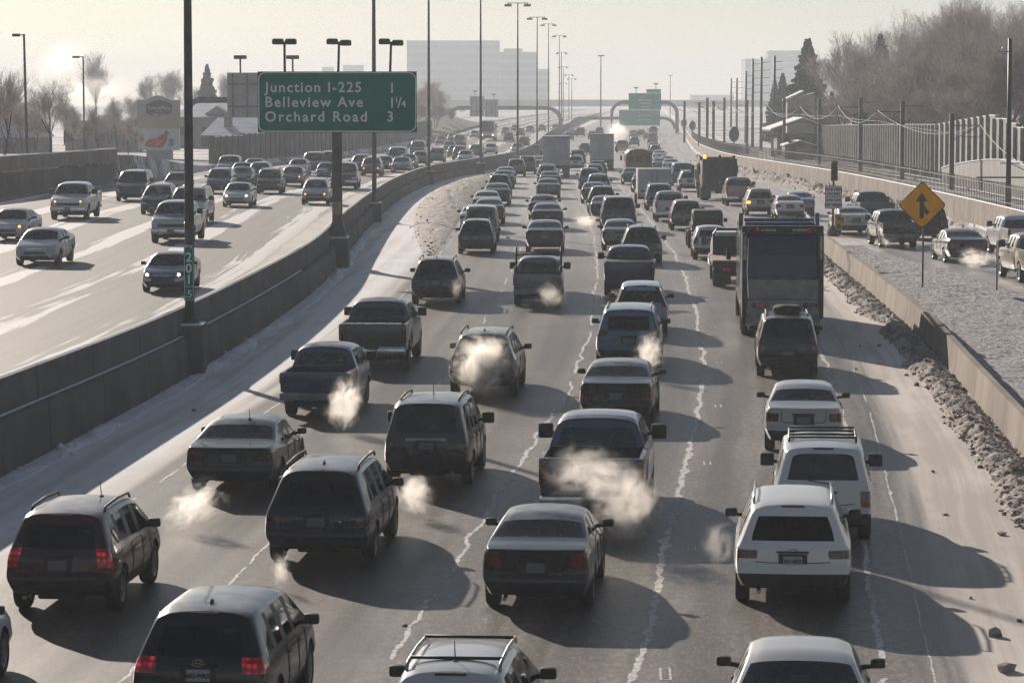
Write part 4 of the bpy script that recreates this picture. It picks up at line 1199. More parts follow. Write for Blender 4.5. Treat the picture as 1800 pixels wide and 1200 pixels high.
block('very faint low building on the far horizon right of the gantry', 2700, 1215, 1290, 168, depth=30)
M['snow_roof'] = simple('snowy_roof', (0.56, 0.60, 0.66), 0.8, 0, 0.6, 0.12)
M['siding'] = simple('grey_siding', (0.20, 0.19, 0.185), 0.8, 0, 0.8, 0.15)
def house(label, Y, px0, px1, ridge_y, eave_y, base_y, extras=(), depth=14, shape='hip', wallm=None):
    a, b = at(px0, eave_y, Y), at(px1, eave_y, Y); zb = at(px0, base_y, Y).z
    cx = (a.x + b.x) / 2; W = b.x - a.x; zr_ = at(px0, ridge_y, Y).z - zb; ze = a.z - zb
    t = thing('house', label, 'house', (cx, Y, zb))
    bm = bmesh.new(); bx(bm, (0, depth / 2, ze / 2), (W * .95, depth * .92, ze)); link('wall', mesh_of(bm, 'wall'), wallm or M['siding'], t)
    bm = bmesh.new()
    for k in range(max(2, int(W / 4))): bx(bm, (-W * .42 + k * 3.8, depth * .04 - .03, ze * .55), (1.3, .06, 1.2))
    link('window', mesh_of(bm, 'window'), M['black'], t)
    bm = bmesh.new()
    k = 0.18 if shape == 'hip' else 0.0
    vs = [bm.verts.new(v) for v in [(-W / 2, 0, ze), (W / 2, 0, ze), (W / 2, depth, ze), (-W / 2, depth, ze), (-W / 2 + W * k, depth / 2, zr_), (W / 2 - W * k, depth / 2, zr_)]]
    for f in ((0, 1, 5, 4), (2, 3, 4, 5), (1, 2, 5), (3, 0, 4), (3, 2, 1, 0)): bm.faces.new([vs[i] for i in f])
    rf = link('roof', mesh_of(bm, 'roof'), M['snow_roof'], t)
    for (nm, fx, w, h) in extras:
        bm = bmesh.new()
        if nm == 'chimney':
            bx(bm, (W * fx, depth * .25, ze + h / 2), (w, w, h)); bx(bm, (W * fx, depth * .25, ze + h + .08), (w * 1.25, w * 1.25, .16))
            link('chimney', mesh_of(bm, 'chimney'), M['brick_pale'], rf)
        else:
            prism(bm, [(W * fx - w / 2, ze + .4), (W * fx + w / 2, ze + .4), (W * fx, ze + .4 + h)], -.3, depth * .3)
            link('gable', mesh_of(bm, 'gable'), M['siding'], rf)
    return t
house('long snowy-roofed house with a small dark gable behind the closest mast', 430, 300, 470, 180, 206, 262, (('gable', -.02, 3.4, 1.1),), 16)
house('snowy-roofed house with a stubby square chimney left of the destination sign', 380, 352, 470, 207, 238, 262, (('chimney', -.12, .95, 2.6),), 14, 'hip')
house('low snowy-roofed house at the frame edge behind the bare trees', 330, -60, 62, 193, 242, 285, (), 14, 'hip')
house('low dark house among the bare trees behind the two-tier wall', 390, 110, 235, 203, 212, 275, (), 12, 'hip')

# pylon sign of the hotel and restaurant
def pylon():
    Y = 330.0
    b = at(285, 300, Y); zb = land_left(Y) - .3
    t = thing('pylon_sign', 'tall roadside pylon sign with a dark oval badge above a red chili pepper panel', 'pylon sign', (b.x, Y, zb))
    def q(px, py): v = at(px, py, Y); return v.x - b.x, v.z - zb
    M['pylon'] = simple('pylon_stucco', (0.36, 0.335, 0.32), 0.8, 0, 1, 0.08); M['pylon_band'] = simple('pylon_band', (0.40, 0.33, 0.24), 0.8, 0, 1, 0.08)
    def rect(px0, py0, px1, py1, y, th, m, nm, par=t):
        x0, z0 = q(px0, py0); x1, z1 = q(px1, py1)
        bm = bmesh.new(); bx(bm, ((x0 + x1) / 2, y, (z0 + z1) / 2), (x1 - x0, th, z0 - z1)); return link(nm, mesh_of(bm, nm), m, par)
    x0, z0 = q(243, 209); x1, zt = q(316, 176)
    arch = [(x0, z0), (x1, z0), (x1, zt)] + [(q(300 - k * 43 / 8, 176 - 8 * math.sin(math.pi * k / 8))) for k in range(9)] + [(x0, zt)]
    bm = bmesh.new(); prism(bm, arch, -.6, .6); top = link('top_cabinet', mesh_of(bm, 'top_cabinet'), M['pylon'], t)
    bar = [q(258 + 45 * (k / 10), 184 - 7.5 * math.sin(math.pi * k / 10)) for k in range(11)] + [q(303 - 45 * (k / 10), 199 + 6 * math.sin(math.pi * k / 10)) for k in range(11)]
    bm = bmesh.new(); prism(bm, bar, -.66, -.605); bd = link('badge', mesh_of(bm, 'badge'), simple('badge_slate', (0.055, 0.065, 0.075), .5), top)
    red = [q(258 + 45 * (k / 10), 198.5) for k in (0, 10)] + [q(303 - 45 * (k / 10), 199 + 6 * math.sin(math.pi * k / 10)) for k in range(11)]
    bm = bmesh.new(); prism(bm, red, -.69, -.665); link('badge_band', mesh_of(bm, 'badge_band'), simple('badge_red', (0.30, 0.03, 0.04), .5), top)
    for txt, py, h in (('TownePlace', 192.5, 6.5), ('SUITES', 197, 3.6), ('Marriott', 203.5, 5.0)):
        x, z = q(280.5, py); write(txt, h / 17.0 / .72 * .9, M['sign_white'], top, (x, -.71, z), 'CENTER', 1.0)
    rect(244, 209, 315, 226, 0, 1.1, M['pylon_band'], 'middle_band')
    lp = rect(244, 226, 316, 264, 0, 1.2, M['white_panel'], 'lower_cabinet')
    rect(258, 264, 304, 310, 0, .9, M['pylon'], 'pillar')
    pep = [(256, 256), (258, 249), (264, 244), (272, 243), (281, 240), (287, 236), (292, 235), (295, 240), (294, 248), (290, 255), (284, 260), (276, 259), (268, 258.5), (262, 258)]
    bm = bmesh.new(); prism(bm, [q(*p) for p in pep], -.66, -.605); link('pepper', mesh_of(bm, 'pepper'), simple('pepper_red', (0.42, 0.018, 0.02), .45), lp)
    gm = simple('stem_green', (0.015, 0.17, 0.09), .5)
    bm = bmesh.new(); prism(bm, [q(*p) for p in [(291, 236), (290, 231), (296, 229.5), (298.5, 235), (294.5, 239)]], -.70, -.67); link('stem', mesh_of(bm, 'stem'), gm, lp)
    x, z = q(302, 256); write('s', 1.45, gm, lp, (x, -.62, z), 'CENTER', bold=.05)
    bm = bmesh.new()
    for pts in ([(262, 254), (276, 247), (281, 245), (270, 251)], [(272, 256), (284, 248), (287, 247), (279, 254)]):
        prism(bm, [q(*p) for p in pts], -.70, -.665)
    link('pepper_gleam', mesh_of(bm, 'pepper_gleam'), M['white_panel'], lp)
pylon()
# two lamp posts behind the left wall
for px, ty, by, Y, lb in ((42, 60, 284, 215, 'tall single-arm lamp post behind the two-tier wall, taller in the picture of the pair'), (146, 99, 288, 300, 'single-arm lamp post nearer the pylon sign, shorter in the picture of the pair')):
    b = at(px + (6 if px < 100 else 3), by, Y); zb = land_left(Y) - .2
    t = thing('lamp_post', lb, 'lamp post', (b.x, Y, zb), group='single-arm lamp posts')
    top = at(px, ty, Y); H = top.z - zb; dx = top.x - b.x
    bm = bmesh.new(); tube(bm, [(0, 0, 0), (dx, 0, H)], [.11, .075], 8); link('pole', mesh_of(bm, 'pole'), M['pole'], t)
    w = (22 if px < 100 else 20) * Y / FPX
    bm = bmesh.new(); bx(bm, (dx - w * .62, 0, H - .08), (w * .62, .35, .20), bevel=.05); tube(bm, [(dx, 0, H - .05), (dx - w * .4, 0, H - .08)], .04, 6); link('lamp_head', mesh_of(bm, 'lamp_head', rad(40)), M['black'], t)
# ------------------------------------------------------------------ trees
def bark(name, c):
    return simple(name, c, 0.9, 0, 1.3, 0.35)
M['bark'] = bark('grey_bark', (0.085, 0.070, 0.062))
M['twig_brown'] = bark('brown_frosty_twigs', (0.44, 0.375, 0.35))
M['twig_grey'] = bark('grey_frosty_twigs', (0.50, 0.465, 0.44))
M['needle'] = bark('dark_frosted_needles', (0.038, 0.050, 0.046))
def sliver(bm, a, b, ra, rb, mi=0, seg=3):
    d = (b - a)
    if d.length < 1e-4: return
    d.normalize(); s = d.cross(Vector((0, 0, 1)))
    if s.length < 1e-3: s = Vector((1, 0, 0))
    s.normalize(); t = d.cross(s)
    A, B = [], []
    for k in range(seg):
        an = 2 * math.pi * k / seg; o = s * math.cos(an) + t * math.sin(an)
        A.append(bm.verts.new(a + o * ra)); B.append(bm.verts.new(b + o * rb))
    for k in range(seg):
        f = bm.faces.new((A[k], A[(k + 1) % seg], B[(k + 1) % seg], B[k])); f.material_index = mi; f.smooth = True
def bare_tree(seed, H, spread, levels=6, twig=0.010, trunk_r=None, forks=1, upright=0.55, density=1.0, low=0.2):
    r = random.Random(seed)
    bt, bc = bmesh.new(), bmesh.new()
    trunk_r = trunk_r or H * 0.018
    def rv(): return Vector((r.uniform(-1, 1), r.uniform(-1, 1), r.uniform(-1, 1)))
    def grow(p, d, L, rad_, lev):
        n = 3 if lev < 3 else 2
        q = p
        for k in range(n):
            d = (d + rv() * (0.10 + 0.05 * lev) + Vector((0, 0, upright * 0.07))).normalized()
            e = q + d * (L / n)
            r0 = rad_ * (1 - 0.45 * k / n); r1 = rad_ * (1 - 0.45 * (k + 1) / n)
            sliver(bt if lev < 2 else bc, q, e, max(r0, twig * .6), max(r1, twig * .5), seg=7 if lev == 0 else 5 if lev < 3 else 3)
            if lev < levels and (k > 0 or lev > 0):
                for _ in range(1 if r.random() > 0.35 * density else 2):
                    ax = rv(); ax = (ax - d * ax.dot(d))
                    if ax.length < .05: continue
                    ax.normalize()
                    ang = r.uniform(0.45, 0.95) * spread
                    nd = (d * math.cos(ang) + ax * math.sin(ang) + Vector((0, 0, upright * 0.28))).normalized()
                    grow(e, nd, L * r.uniform(0.58, 0.80), max(r1 * 0.62, twig * .6), lev + 1)
            q = e
        if lev < levels:
            for _ in range(2):
                nd = (d + rv() * 0.45 * spread + Vector((0, 0, upright * 0.15))).normalized()
                grow(q, nd, L * r.uniform(0.62, 0.82), max(rad_ * 0.5, twig * .6), lev + 1)
    for _ in range(forks):
        d0 = Vector((r.uniform(-.12, .12), r.uniform(-.12, .12), 1)) if forks == 1 else Vector((r.uniform(-.5, .5), r.uniform(-.5, .5), 1))
        grow(Vector((0, 0, 0)), d0.normalized(), H * 0.30, trunk_r / forks ** .5, 0)
    zmax = max(v.co.z for v in bc.verts)
    k = H / zmax
    for b in (bt, bc):
        for v in b.verts: v.co *= k
    return mesh_of(bt, 'trunk'), mesh_of(bc, 'crown')
def conifer(seed, H, R, tiers=38, droop=0.25):
    r = random.Random(seed); bt, bc = bmesh.new(), bmesh.new()
    tube(bt, [(0, 0, 0), (0, 0, H * .97)], [H * .018, .02], 7)
    for i in range(tiers):
        s = i / (tiers - 1); z = H * (0.06 + 0.93 * s)
        rad_ = R * (1 - s) ** 0.85 * r.uniform(.75, 1.12) + .12
        nb = int(22 - 11 * s)
        for k in range(nb):
            an = 2 * math.pi * (k + r.random()) / nb; L = rad_ * r.uniform(.65, 1.12)
            d = Vector((math.cos(an), math.sin(an), 0)); a = Vector((0, 0, z)); b = a + d * L + Vector((0, 0, -L * droop + r.uniform(-.1, .25)))
            sliver(bc, a, b, .03, .008, seg=3)
            side = Vector((-d.y, d.x, 0))
            m = max(4, int(L * 7))
            for j in range(m):
                f = (j + .6) / m; p = a.lerp(b, f); w = .22 + .55 * (1 - f) * min(1, L / 2)
                for sg in (-1, 1):
                    tip = p + side * sg * w * r.uniform(.6, 1.2) + d * w * .6 + Vector((0, 0, r.uniform(-.22, .08)))
                    h = Vector((0, 0, .10 + .10 * r.random())); q = p + d * .16
                    vs = [bc.verts.new(p - h), bc.verts.new(q + h), bc.verts.new(tip)]
                    bc.faces.new(vs)
                    vs = [bc.verts.new(p + h), bc.verts.new(p + side * sg * w * .4 - h * 2.2), bc.verts.new(tip)]
                    bc.faces.new(vs)
    return mesh_of(bt, 'trunk'), mesh_of(bc, 'crown')
BIG = [bare_tree(s, 12, 0.80, 6, 0.0075, .22, upright=.75, density=.8) for s in (11, 12, 13)]
LEAN = [bare_tree(s, 9, 0.78, 5, 0.011, .17, upright=.8, density=.75) for s in (14, 15)]
BUSHY = [bare_tree(s, 9, .85, 5, 0.015, .20, forks=3, upright=.75, density=.7) for s in (21, 22)]
SMALL = [bare_tree(s, 8, .75, 5, 0.012, .13, upright=.8, density=.7) for s in (31, 32)]
SPRUCE = [conifer(41, 12, 3.0), conifer(42, 11, 3.4, 34)]
def plant(name, protos, k, pos, H, label, twigm, group, rz=0.0, wide=1.0):
    tr, cr = protos[k % len(protos)]
    h0 = max(v.co.z for v in cr.vertices)
    t = thing(name, label, 'tree', pos, (0, 0, rz), group)
    s = H / h0; t.scale = (s * wide, s * wide, s)
    for nm, me, m in (('trunk', tr, M['bark']), ('crown', cr, twigm)):
        o = link(nm, me, None, t)
        if not me.materials: me.materials.append(m)
        o.material_slots[0].link = 'OBJECT'; o.material_slots[0].material = m
    return t
def tree_px(name, protos, k, px, top, Y, base, label, m, group, wide=1.0):
    if px > 1465: Y = max(Y, 38.5 * FPX / (px - 900))
    p = at(px, top, Y)
    plant(name, protos, k, (p.x, Y, base - .2), p.z - base + .2, label, m, group, RND.uniform(0, 6.28), wide)
gR = 'bare trees behind the ribbed noise wall'
RT = [  # px, top y, distance, proto set, wide, label
    (1492, 72, 345, 'B', .9, 'thin bare tree beside the lone spruce, smallest of the wooded slope'), (1530, 52, 330, 'G', .9, 'bare grey tree left of the pointed dark conifer'),
    (1555, 105, 300, 'B', 1.0, 'brown bushy bare tree low in front of the pointed dark conifer'), (1592, 60, 320, 'G', .9, 'bare grey tree between the two pointed conifers'),
    (1620, 110, 285, 'B', 1.1, 'brown bushy bare tree below the gap between the conifers'), (1640, 30, 330, 'G', 1.0, 'tall bare tree right of the second conifer, its top open to the sky'),
    (1668, 8, 300, 'G', 1.0, 'very tall bare tree reaching the frame top, first of that row'), (1690, 105, 270, 'B', 1.1, 'broad brown bare bush above the stepped noise wall'),
    (1705, 2, 320, 'G', 1.0, 'very tall bare tree reaching the frame top, second of that row'), (1728, 42, 285, 'B', 1.1, 'reddish brown bare tree left of the tall dark lamp post'),
    (1752, 18, 300, 'G', .95, 'tall bare tree just left of the tall dark lamp post'), (1768, 92, 262, 'B', 1.1, 'reddish bushy bare tree directly behind the tall dark lamp post'),
    (1790, 8, 290, 'G', 1.0, 'tall bare tree at the frame edge behind the lamp post'), (1815, 50, 265, 'B', 1.2, 'brown bushy bare tree cut off by the right frame edge'),
    (1655, 90, 300, 'B', 1.1, 'brown bare tree in the middle of the wooded slope'), (1575, 140, 285, 'B', 1.2, 'low grey brown thicket tree above the ribbed noise wall'), (1512, 150, 310, 'B', 1.2, 'low pale thicket tree at the left end of the ribbed wall'),
    (1640, 160, 262, 'B', 1.3, 'low brown thicket tree behind the highest part of the ribbed wall'), (1730, 150, 258, 'B', 1.3, 'low brown thicket tree behind the stepped wall top'), (1475, 175, 350, 'B', 1.0, 'low pale thicket tree right of the station tower'),
]
for i, (px, ty, Y, kind, w, lb) in enumerate(RT):
    tree_px('bare_tree', BIG if kind == 'G' else BUSHY, i, px, ty - 22, Y, land_right(Y) + .6, lb, M['twig_grey'] if kind == 'G' and i % 2 else M['twig_brown'], gR, w)
gC = 'dark conifers beyond the railway'
for i, (px, ty, Y, w, lb) in enumerate([(1420, 66, 420, 1.25, 'lone pointed spruce rising alone against the sky beside the station'), (1548, 58, 345, .85, 'pointed dark conifer among the bare trees, left one of two'), (1588, 58, 350, .85, 'pointed dark conifer among the bare trees, right one of two'),
                                        (1462, 160, 380, .8, 'low dark conifer between the lone spruce and the thicket'), (1362, 138, 520, .9, 'small hazy conifer below the tallest utility pole'), (1376, 128, 500, .9, 'small hazy conifer left of the lone spruce')]):
    tree_px('conifer', SPRUCE, i, px, ty, Y, land_right(Y), lb, M['needle'], gC, w)
gL = 'bare trees behind the two-tier wall'
for i, (px, ty, Y, p_, w, lb) in enumerate([(4, 112, 225, LEAN, 1.0, 'bare tree cut by the left frame edge beside the taller lamp post'), (88, 132, 235, LEAN, 1.0, 'largest bare spreading tree between the two single-arm lamp posts'), (172, 182, 290, SMALL, 1.0, 'bushy bare tree just right of the shorter lamp post'),
                                            (205, 165, 300, SMALL, .9, 'thin upright bare tree left of the pylon sign'), (247, 232, 285, SMALL, .9, 'small bare tree with snowy fork under the pylon sign'), (128, 190, 270, SMALL, 1.1, 'bushy bare tree behind the shorter lamp post'),
                                            (40, 180, 260, SMALL, 1.0, 'bushy bare tree low behind the taller lamp post'), (225, 205, 270, SMALL, .9, 'low bare thicket at the left foot of the pylon sign')]):
    tree_px('bare_tree', p_, i, px, ty, Y, land_left(min(Y, 232)) - .3, lb, M['twig_grey'] if i % 2 else M['twig_brown'], gL, w)
for i, (px, ty, Y, w, lb) in enumerate([(22, 150, 300, 1.0, 'dense bare tree between the frame edge tree and the largest spreading tree'), (62, 190, 285, 1.1, 'dense low bare tree in front of the snowy roof at the frame edge'), (112, 172, 330, 1.0, 'dense bare tree right behind the largest spreading tree'),
                                        (150, 205, 300, 1.1, 'dense low bare tree at the foot of the shorter lamp post'), (192, 190, 340, 1.0, 'dense bare tree behind the thin upright tree'), (216, 215, 310, 1.1, 'dense low bare tree under the dark house eaves'), (238, 195, 350, .9, 'dense bare tree touching the left edge of the pylon sign')]):
    tree_px('bare_tree', BUSHY, i, px, ty, Y, land_left(232) - .3, lb, M['twig_brown'] if i % 2 else M['twig_grey'], gL, w)
gF = 'hazy trees beyond the snowy roofs'
for i, (px, ty, Y, p_, w, lb) in enumerate([(170, 88, 560, SMALL, .8, 'tall hazy bare tree rising above the white steam'), (262, 122, 560, BIG, .9, 'hazy bare tree above the pylon sign badge'), (300, 118, 560, BIG, .9, 'hazy bare tree between the pylon sign and closest mast'), (388, 122, 560, BIG, .7, 'hazy bare tree right of the frosted spruce'),
                                            (343, 150, 600, BUSHY, 1.0, 'hazy low bare tree just right of the closest mast'), (233, 165, 520, BUSHY, 1.2, 'hazy low dark thicket left of the pylon sign top')]):
    tree_px('bare_tree', p_, i, px, ty, Y, 4.0, lb, M['twig_grey'], gF, w)
tree_px('conifer', SPRUCE, 1, 364, 112, 520, 4.0, 'frosted hazy spruce behind the snowy roofs right of the closest mast', M['needle'], gF, .9)
# wooded mound where the noise wall ends
MD = [(716, 150, 640, BUSHY), (748, 135, 660, BIG), (768, 140, 680, SMALL), (734, 172, 620, BUSHY), (790, 185, 700, BUSHY), (765, 175, 640, BUSHY), (700, 165, 620, BUSHY)]
for i, (px, ty, Y, p_) in enumerate(MD):
    tree_px('bare_tree', p_, i, px, ty, Y, zl(LWALL(Y), Y) + 1.0, ['bushy hazy tree just right of the destination sign edge', 'tallest hazy tree on the mound beyond the noise wall', 'thin hazy tree on the mound right of the tallest one', 'low hazy thicket on the mound beside the third mast',
            'low hazy thicket at the foot of the far gantry', 'low hazy thicket in the middle of the mound', 'low hazy thicket behind the destination sign edge'][i], M['twig_brown'], 'hazy trees on the mound', 1.0)
def mound():
    bm = bmesh.new(); grid = []
    for i in range(15):
        Y = 610 + i * 14; r = []
        for k in range(11):
            X = LWALL(Y) - 22 + k * 2.3; s = k / 10
            h = 3.6 * math.sin(math.pi * min(1, max(0, s))) ** .8 * math.sin(math.pi * (i + .3) / 15)
            r.append(bm.verts.new((X, Y, zl(LWALL(Y), Y) + .3 + h + .3 * mnoise.noise((X * .4, Y * .2, 1)))))
        grid.append(r)
    for i in range(14):
        for k in range(10): bm.faces.new((grid[i][k], grid[i][k + 1], grid[i + 1][k + 1], grid[i + 1][k])).smooth = True
    tag(link('hill', mesh_of(bm, 'hill'), M['bark']), kind='structure')
mound()
# ------------------------------------------------------------------ vehicles: kinds
PAINT, GREAR, GSHIELD, GSIDE, TRIM, TAIL, HEAD, GRILLE, WELL, PILLAR = range(10)
KEYS = ['paint', 'privacy', 'shield', 'privacy', 'trim', 'tail', 'head', 'trim', 'black', 'black']
def pl(pts):
    def f(x):
        if x <= pts[0][0]: return pts[0][1]
        for (a, b), (c, d) in zip(pts, pts[1:]):
            if x <= c: return b + (d - b) * (x - a) / (c - a)
        return pts[-1][1]
    return f
def loft(spec):
    ys = spec['ys']; N = len(ys)
    roof, belt, bot, wid = pl(spec['roof']), pl(spec['belt']), pl(spec['bot']), pl(spec['wid'])
    R, F = pl(spec['rear']), pl(spec['front'])
    tum = spec.get('tumble', .40); T = spec.get('t', [0, .30, .50, .56, .88, 1.0]); XM = spec.get('xm', [.88, .985, 1.0, .99, .985, .945])
    L = ys[-1]; span_r, span_f = spec.get('span_r', .9), spec.get('span_f', .7)
    wt = spec.get('wtop', .87)
    A = spec.get('a', [.86, .86, .86, .70, .70, .92, .90, .86]); B = .45
    bm = bmesh.new()
    rings = []; info = []
    def dy(y, z):
        return R(z) * max(0, 1 - y / span_r) + F(z) * max(0, 1 - (L - y) / span_f)
    for i, y in enumerate(ys):
        w, zb, zB, zr_ = wid(y), bot(y), belt(y), roof(y)
        zr_ = max(zr_, zB + .03)
        pts = [(XM[k] * w, zb + (zB - zb) * T[k]) for k in range(6)]
        wb = pts[5][0]; h = zr_ - zB
        wr = wb - tum * h
        z6 = zB + h * wt; x6 = wb - tum * h * wt
        rr = spec.get('round', .07)
        z7 = zr_ - min(.035, h * .1); x7 = max(.2, wr - min(rr, h * .3))
        pts += [(x6, z6), (x7, z7)]
        co = lambda x, z: (x, y + dy(y, z), z)
        right = [bm.verts.new(co(x, z)) for x, z in pts]
        left = [bm.verts.new(co(-x, z)) for x, z in pts]
        cr = spec.get('crown', .02) * min(1, h / .3)
        top = [bm.verts.new(co(c * x7, z7 + (zr_ + cr - z7) * (1 - c * c) ** .5)) for c in (A[7], B, 0, -B, -A[7])]
        x0, z0 = pts[0]
        bt = [bm.verts.new(co(c * x0, z0)) for c in (-A[0], -B, 0, B, A[0])]
        rings.append(right + top + left[::-1] + bt); info.append((pts, y))
    n = len(rings[0])     # 8 + 5 + 8 + 5 = 26
    fm = spec['faces']
    crease = .55 if spec.get('crease') else .32
    for i in range(N - 1):
        for j in range(n):
            f = bm.faces.new((rings[i][j], rings[i][(j + 1) % n], rings[i + 1][(j + 1) % n], rings[i + 1][j]))
            if j < 7: kind = fm(i, 'side', j)
            elif j < 13: kind = fm(i, 'top', abs(j - 9.5))
            elif 13 <= j < 20: kind = fm(i, 'side', 19 - j)
            else: kind = WELL
            f.material_index = kind
    def cap(i, which):
        pts, y = info[i]; ring = rings[i]
        bulge = spec.get('bulge', .05) if which == 'rear' else spec.get('fbulge', .10)
        g = []
        for k in range(8):
            row = [ring[20 - k]]
            x, z = pts[k]
            if k == 0: row += [ring[21 + q] for q in range(5)]
            elif k == 7: row += [ring[12 - q] for q in range(5)]
            else:
                for c in (-A[k], -B, 0, B, A[k]):
                    s = -1 if which == 'rear' else 1
                    row.append(bm.verts.new((c * x, y + dy(y, z) + s * bulge * (1 - c * c), z)))
            row.append(ring[k]); g.append(row)
        for k in range(7):
            for q in range(6):
                vs = (g[k][q], g[k][q + 1], g[k + 1][q + 1], g[k + 1][q])
                f = bm.faces.new(vs if which == 'rear' else vs[::-1])
                f.material_index = fm(which, k, abs(q - 2.5))
    cap(0, 'rear'); cap(N - 1, 'front')
    bmesh.ops.recalc_face_normals(bm, faces=bm.faces[:])
    if crease:
        cl = bm.edges.layers.float.new('crease_edge')
        for e in bm.edges:
            if len(e.link_faces) == 2 and e.calc_face_angle(0) > .42: e[cl] = crease
    me = bpy.data.meshes.new('loft'); bm.to_mesh(me); bm.free()
    return me
def evaluated(me, mods):
    o = bpy.data.objects.new('tmp_build', me); COL.objects.link(o)
    extra = []
    for kind, kw in mods:
        m = o.modifiers.new(kind, kind)
        for k, v in kw.items(): setattr(m, k, v)
    dg = bpy.context.evaluated_depsgraph_get()
    r = bpy.data.meshes.new_from_object(o.evaluated_get(dg))
    bpy.data.objects.remove(o)
    return r
def arch_cutter(wheels, W, r):
    bm = bmesh.new()
    for (y, z, rr) in wheels:
        for s in (-1, 1):
            lo, hi = sorted((s * (W - .30), s * (W + .25)))
            rg = lathe(bm, [(lo, rr * 1.17), (hi, rr * 1.17)], 'X', 28, (0, y, z + .02))
            bm.faces.new(rg[0]); bm.faces.new(rg[-1][::-1])
    bmesh.ops.recalc_face_normals(bm, faces=bm.faces[:])
    for f in bm.faces: f.material_index = WELL; f.smooth = False
    me = bpy.data.meshes.new('cutter'); bm.to_mesh(me); bm.free()
    o = bpy.data.objects.new('cutter_tmp', me); COL.objects.link(o)
    for k in KEYS: me.materials.append(M[k])
    return o
def take(me, pred, name, key, smooth=rad(32)):
    """a mesh of the faces for which pred(face) holds"""
    bm = bmesh.new(); bm.from_mesh(me)
    bmesh.ops.delete(bm, geom=[f for f in bm.faces if not pred(f)], context='FACES')
    if not bm.faces: bm.free(); return None
    mats = sorted(set(f.material_index for f in bm.faces))
    for f in bm.faces: f.material_index = mats.index(f.material_index)
    r = mesh_of(bm, name, smooth)
    for i in mats: r.materials.append(M[key] if len(mats) == 1 else M[KEYS[i]])
    return r
def wheel_meshes(r, w, chrome=False):
    bm = bmesh.new()
    lathe(bm, [(-w / 2, r * .66), (-w / 2, r * .90), (-w * .40, r * .985), (-w * .2, r), (w * .2, r), (w * .40, r * .985), (w / 2, r * .90), (w / 2, r * .66)], 'X', 26)
    ty = mesh_of(bm, 'wheel'); ty.materials.append(M['rubber'])
    bm = bmesh.new()
    for s in (-1, 1):
        lathe(bm, [(s * w * .47, r * .67), (s * w * .44, r * .60), (s * w * .30, r * .55), (s * w * .28, 0.0)], 'X', 20)
        for k in range(5):
            a = 2 * math.pi * k / 5
            bx(bm, (s * w * .34, r * .33 * math.sin(a), r * .33 * math.cos(a)), (w * .08, r * .13, r * .52), 0, 0, rx=-a)
        lathe(bm, [(s * w * .42, r * .12), (s * w * .42, 0)], 'X', 10)
    rm = mesh_of(bm, 'rim'); rm.materials.append(M['rim'])
    return ty, rm

KIND = {}
def islands(me):
    bm = bmesh.new(); bm.from_mesh(me); seen = set(); out = []
    for f in bm.faces:
        if f in seen: continue
        st, isl = [f], []
        seen.add(f)
        while st:
            g = st.pop(); isl.append(g.index)
            for e in g.edges:
                for h in e.link_faces:
                    if h not in seen: seen.add(h); st.append(h)
        out.append(set(isl))
    bm.free(); return out
def pieces(me, name):
    isl = islands(me)
    if len(isl) < 2: return [me]
    out = []
    for s_ in isl:
        bm = bmesh.new(); bm.from_mesh(me); bm.faces.ensure_lookup_table()
        bmesh.ops.delete(bm, geom=[f for f in bm.faces if f.index not in s_], context='FACES')
        r = mesh_of(bm, name, rad(32))
        for m in me.materials: r.materials.append(m)
        out.append(r)
    return out
from mathutils.bvhtree import BVHTree
def hitter(me):
    bvh = BVHTree.FromPolygons([v.co for v in me.vertices], [tuple(p.vertices) for p in me.polygons])
    def hit(o, d):
        r = bvh.ray_cast(Vector(o), Vector(d))
        return r[0]
    return hit
def finish(kind, root_name, spec, me, extra):
    """cut the arches, split the shell into parts, add wheels and trim"""
    for k in KEYS: me.materials.append(M[k])
    sub = evaluated(me, [('SUBSURF', dict(levels=2, render_levels=2, subdivision_type='CATMULL_CLARK'))])
    cut = arch_cutter(spec['wheels'], spec['W'], 0)
    body = evaluated(sub, [('BOOLEAN', dict(object=cut, operation='DIFFERENCE', solver='EXACT', material_mode='INDEX'))])
    bpy.data.objects.remove(cut)
    parts = []
    g = lambda *ks: (lambda f: f.material_index in ks)
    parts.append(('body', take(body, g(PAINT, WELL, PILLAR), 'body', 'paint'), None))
    clad = take(body, g(TRIM), 'bumper_cladding', 'trim')
    if clad:
        for q in pieces(clad, 'bumper_cladding'): parts.append(('bumper_cladding', q, None))
    spec['hit'] = hitter(body)
    for nm, k, key in (('rear_window', GREAR, spec.get('rear_glass', 'privacy')), ('windshield', GSHIELD, 'shield'), ('grille', GRILLE, 'trim')):
        r = take(body, g(k), nm, key)
        if r: parts.append((nm, r, None))
    for s in (-1, 1):
        for nm, k, key in (('side_window', GSIDE, spec.get('side_glass', 'privacy')), ('tail_light', TAIL, 'tail'), ('headlight', HEAD, 'head')):
            r = take(body, lambda f, k=k, s=s: f.material_index == k and f.calc_center_median().x * s > 0, nm, key)
            if r:
                for q in pieces(r, nm): parts.append((nm, q, None))
    KIND[kind] = dict(name=root_name, spec=spec, parts=parts + trimmings(spec) + extra)
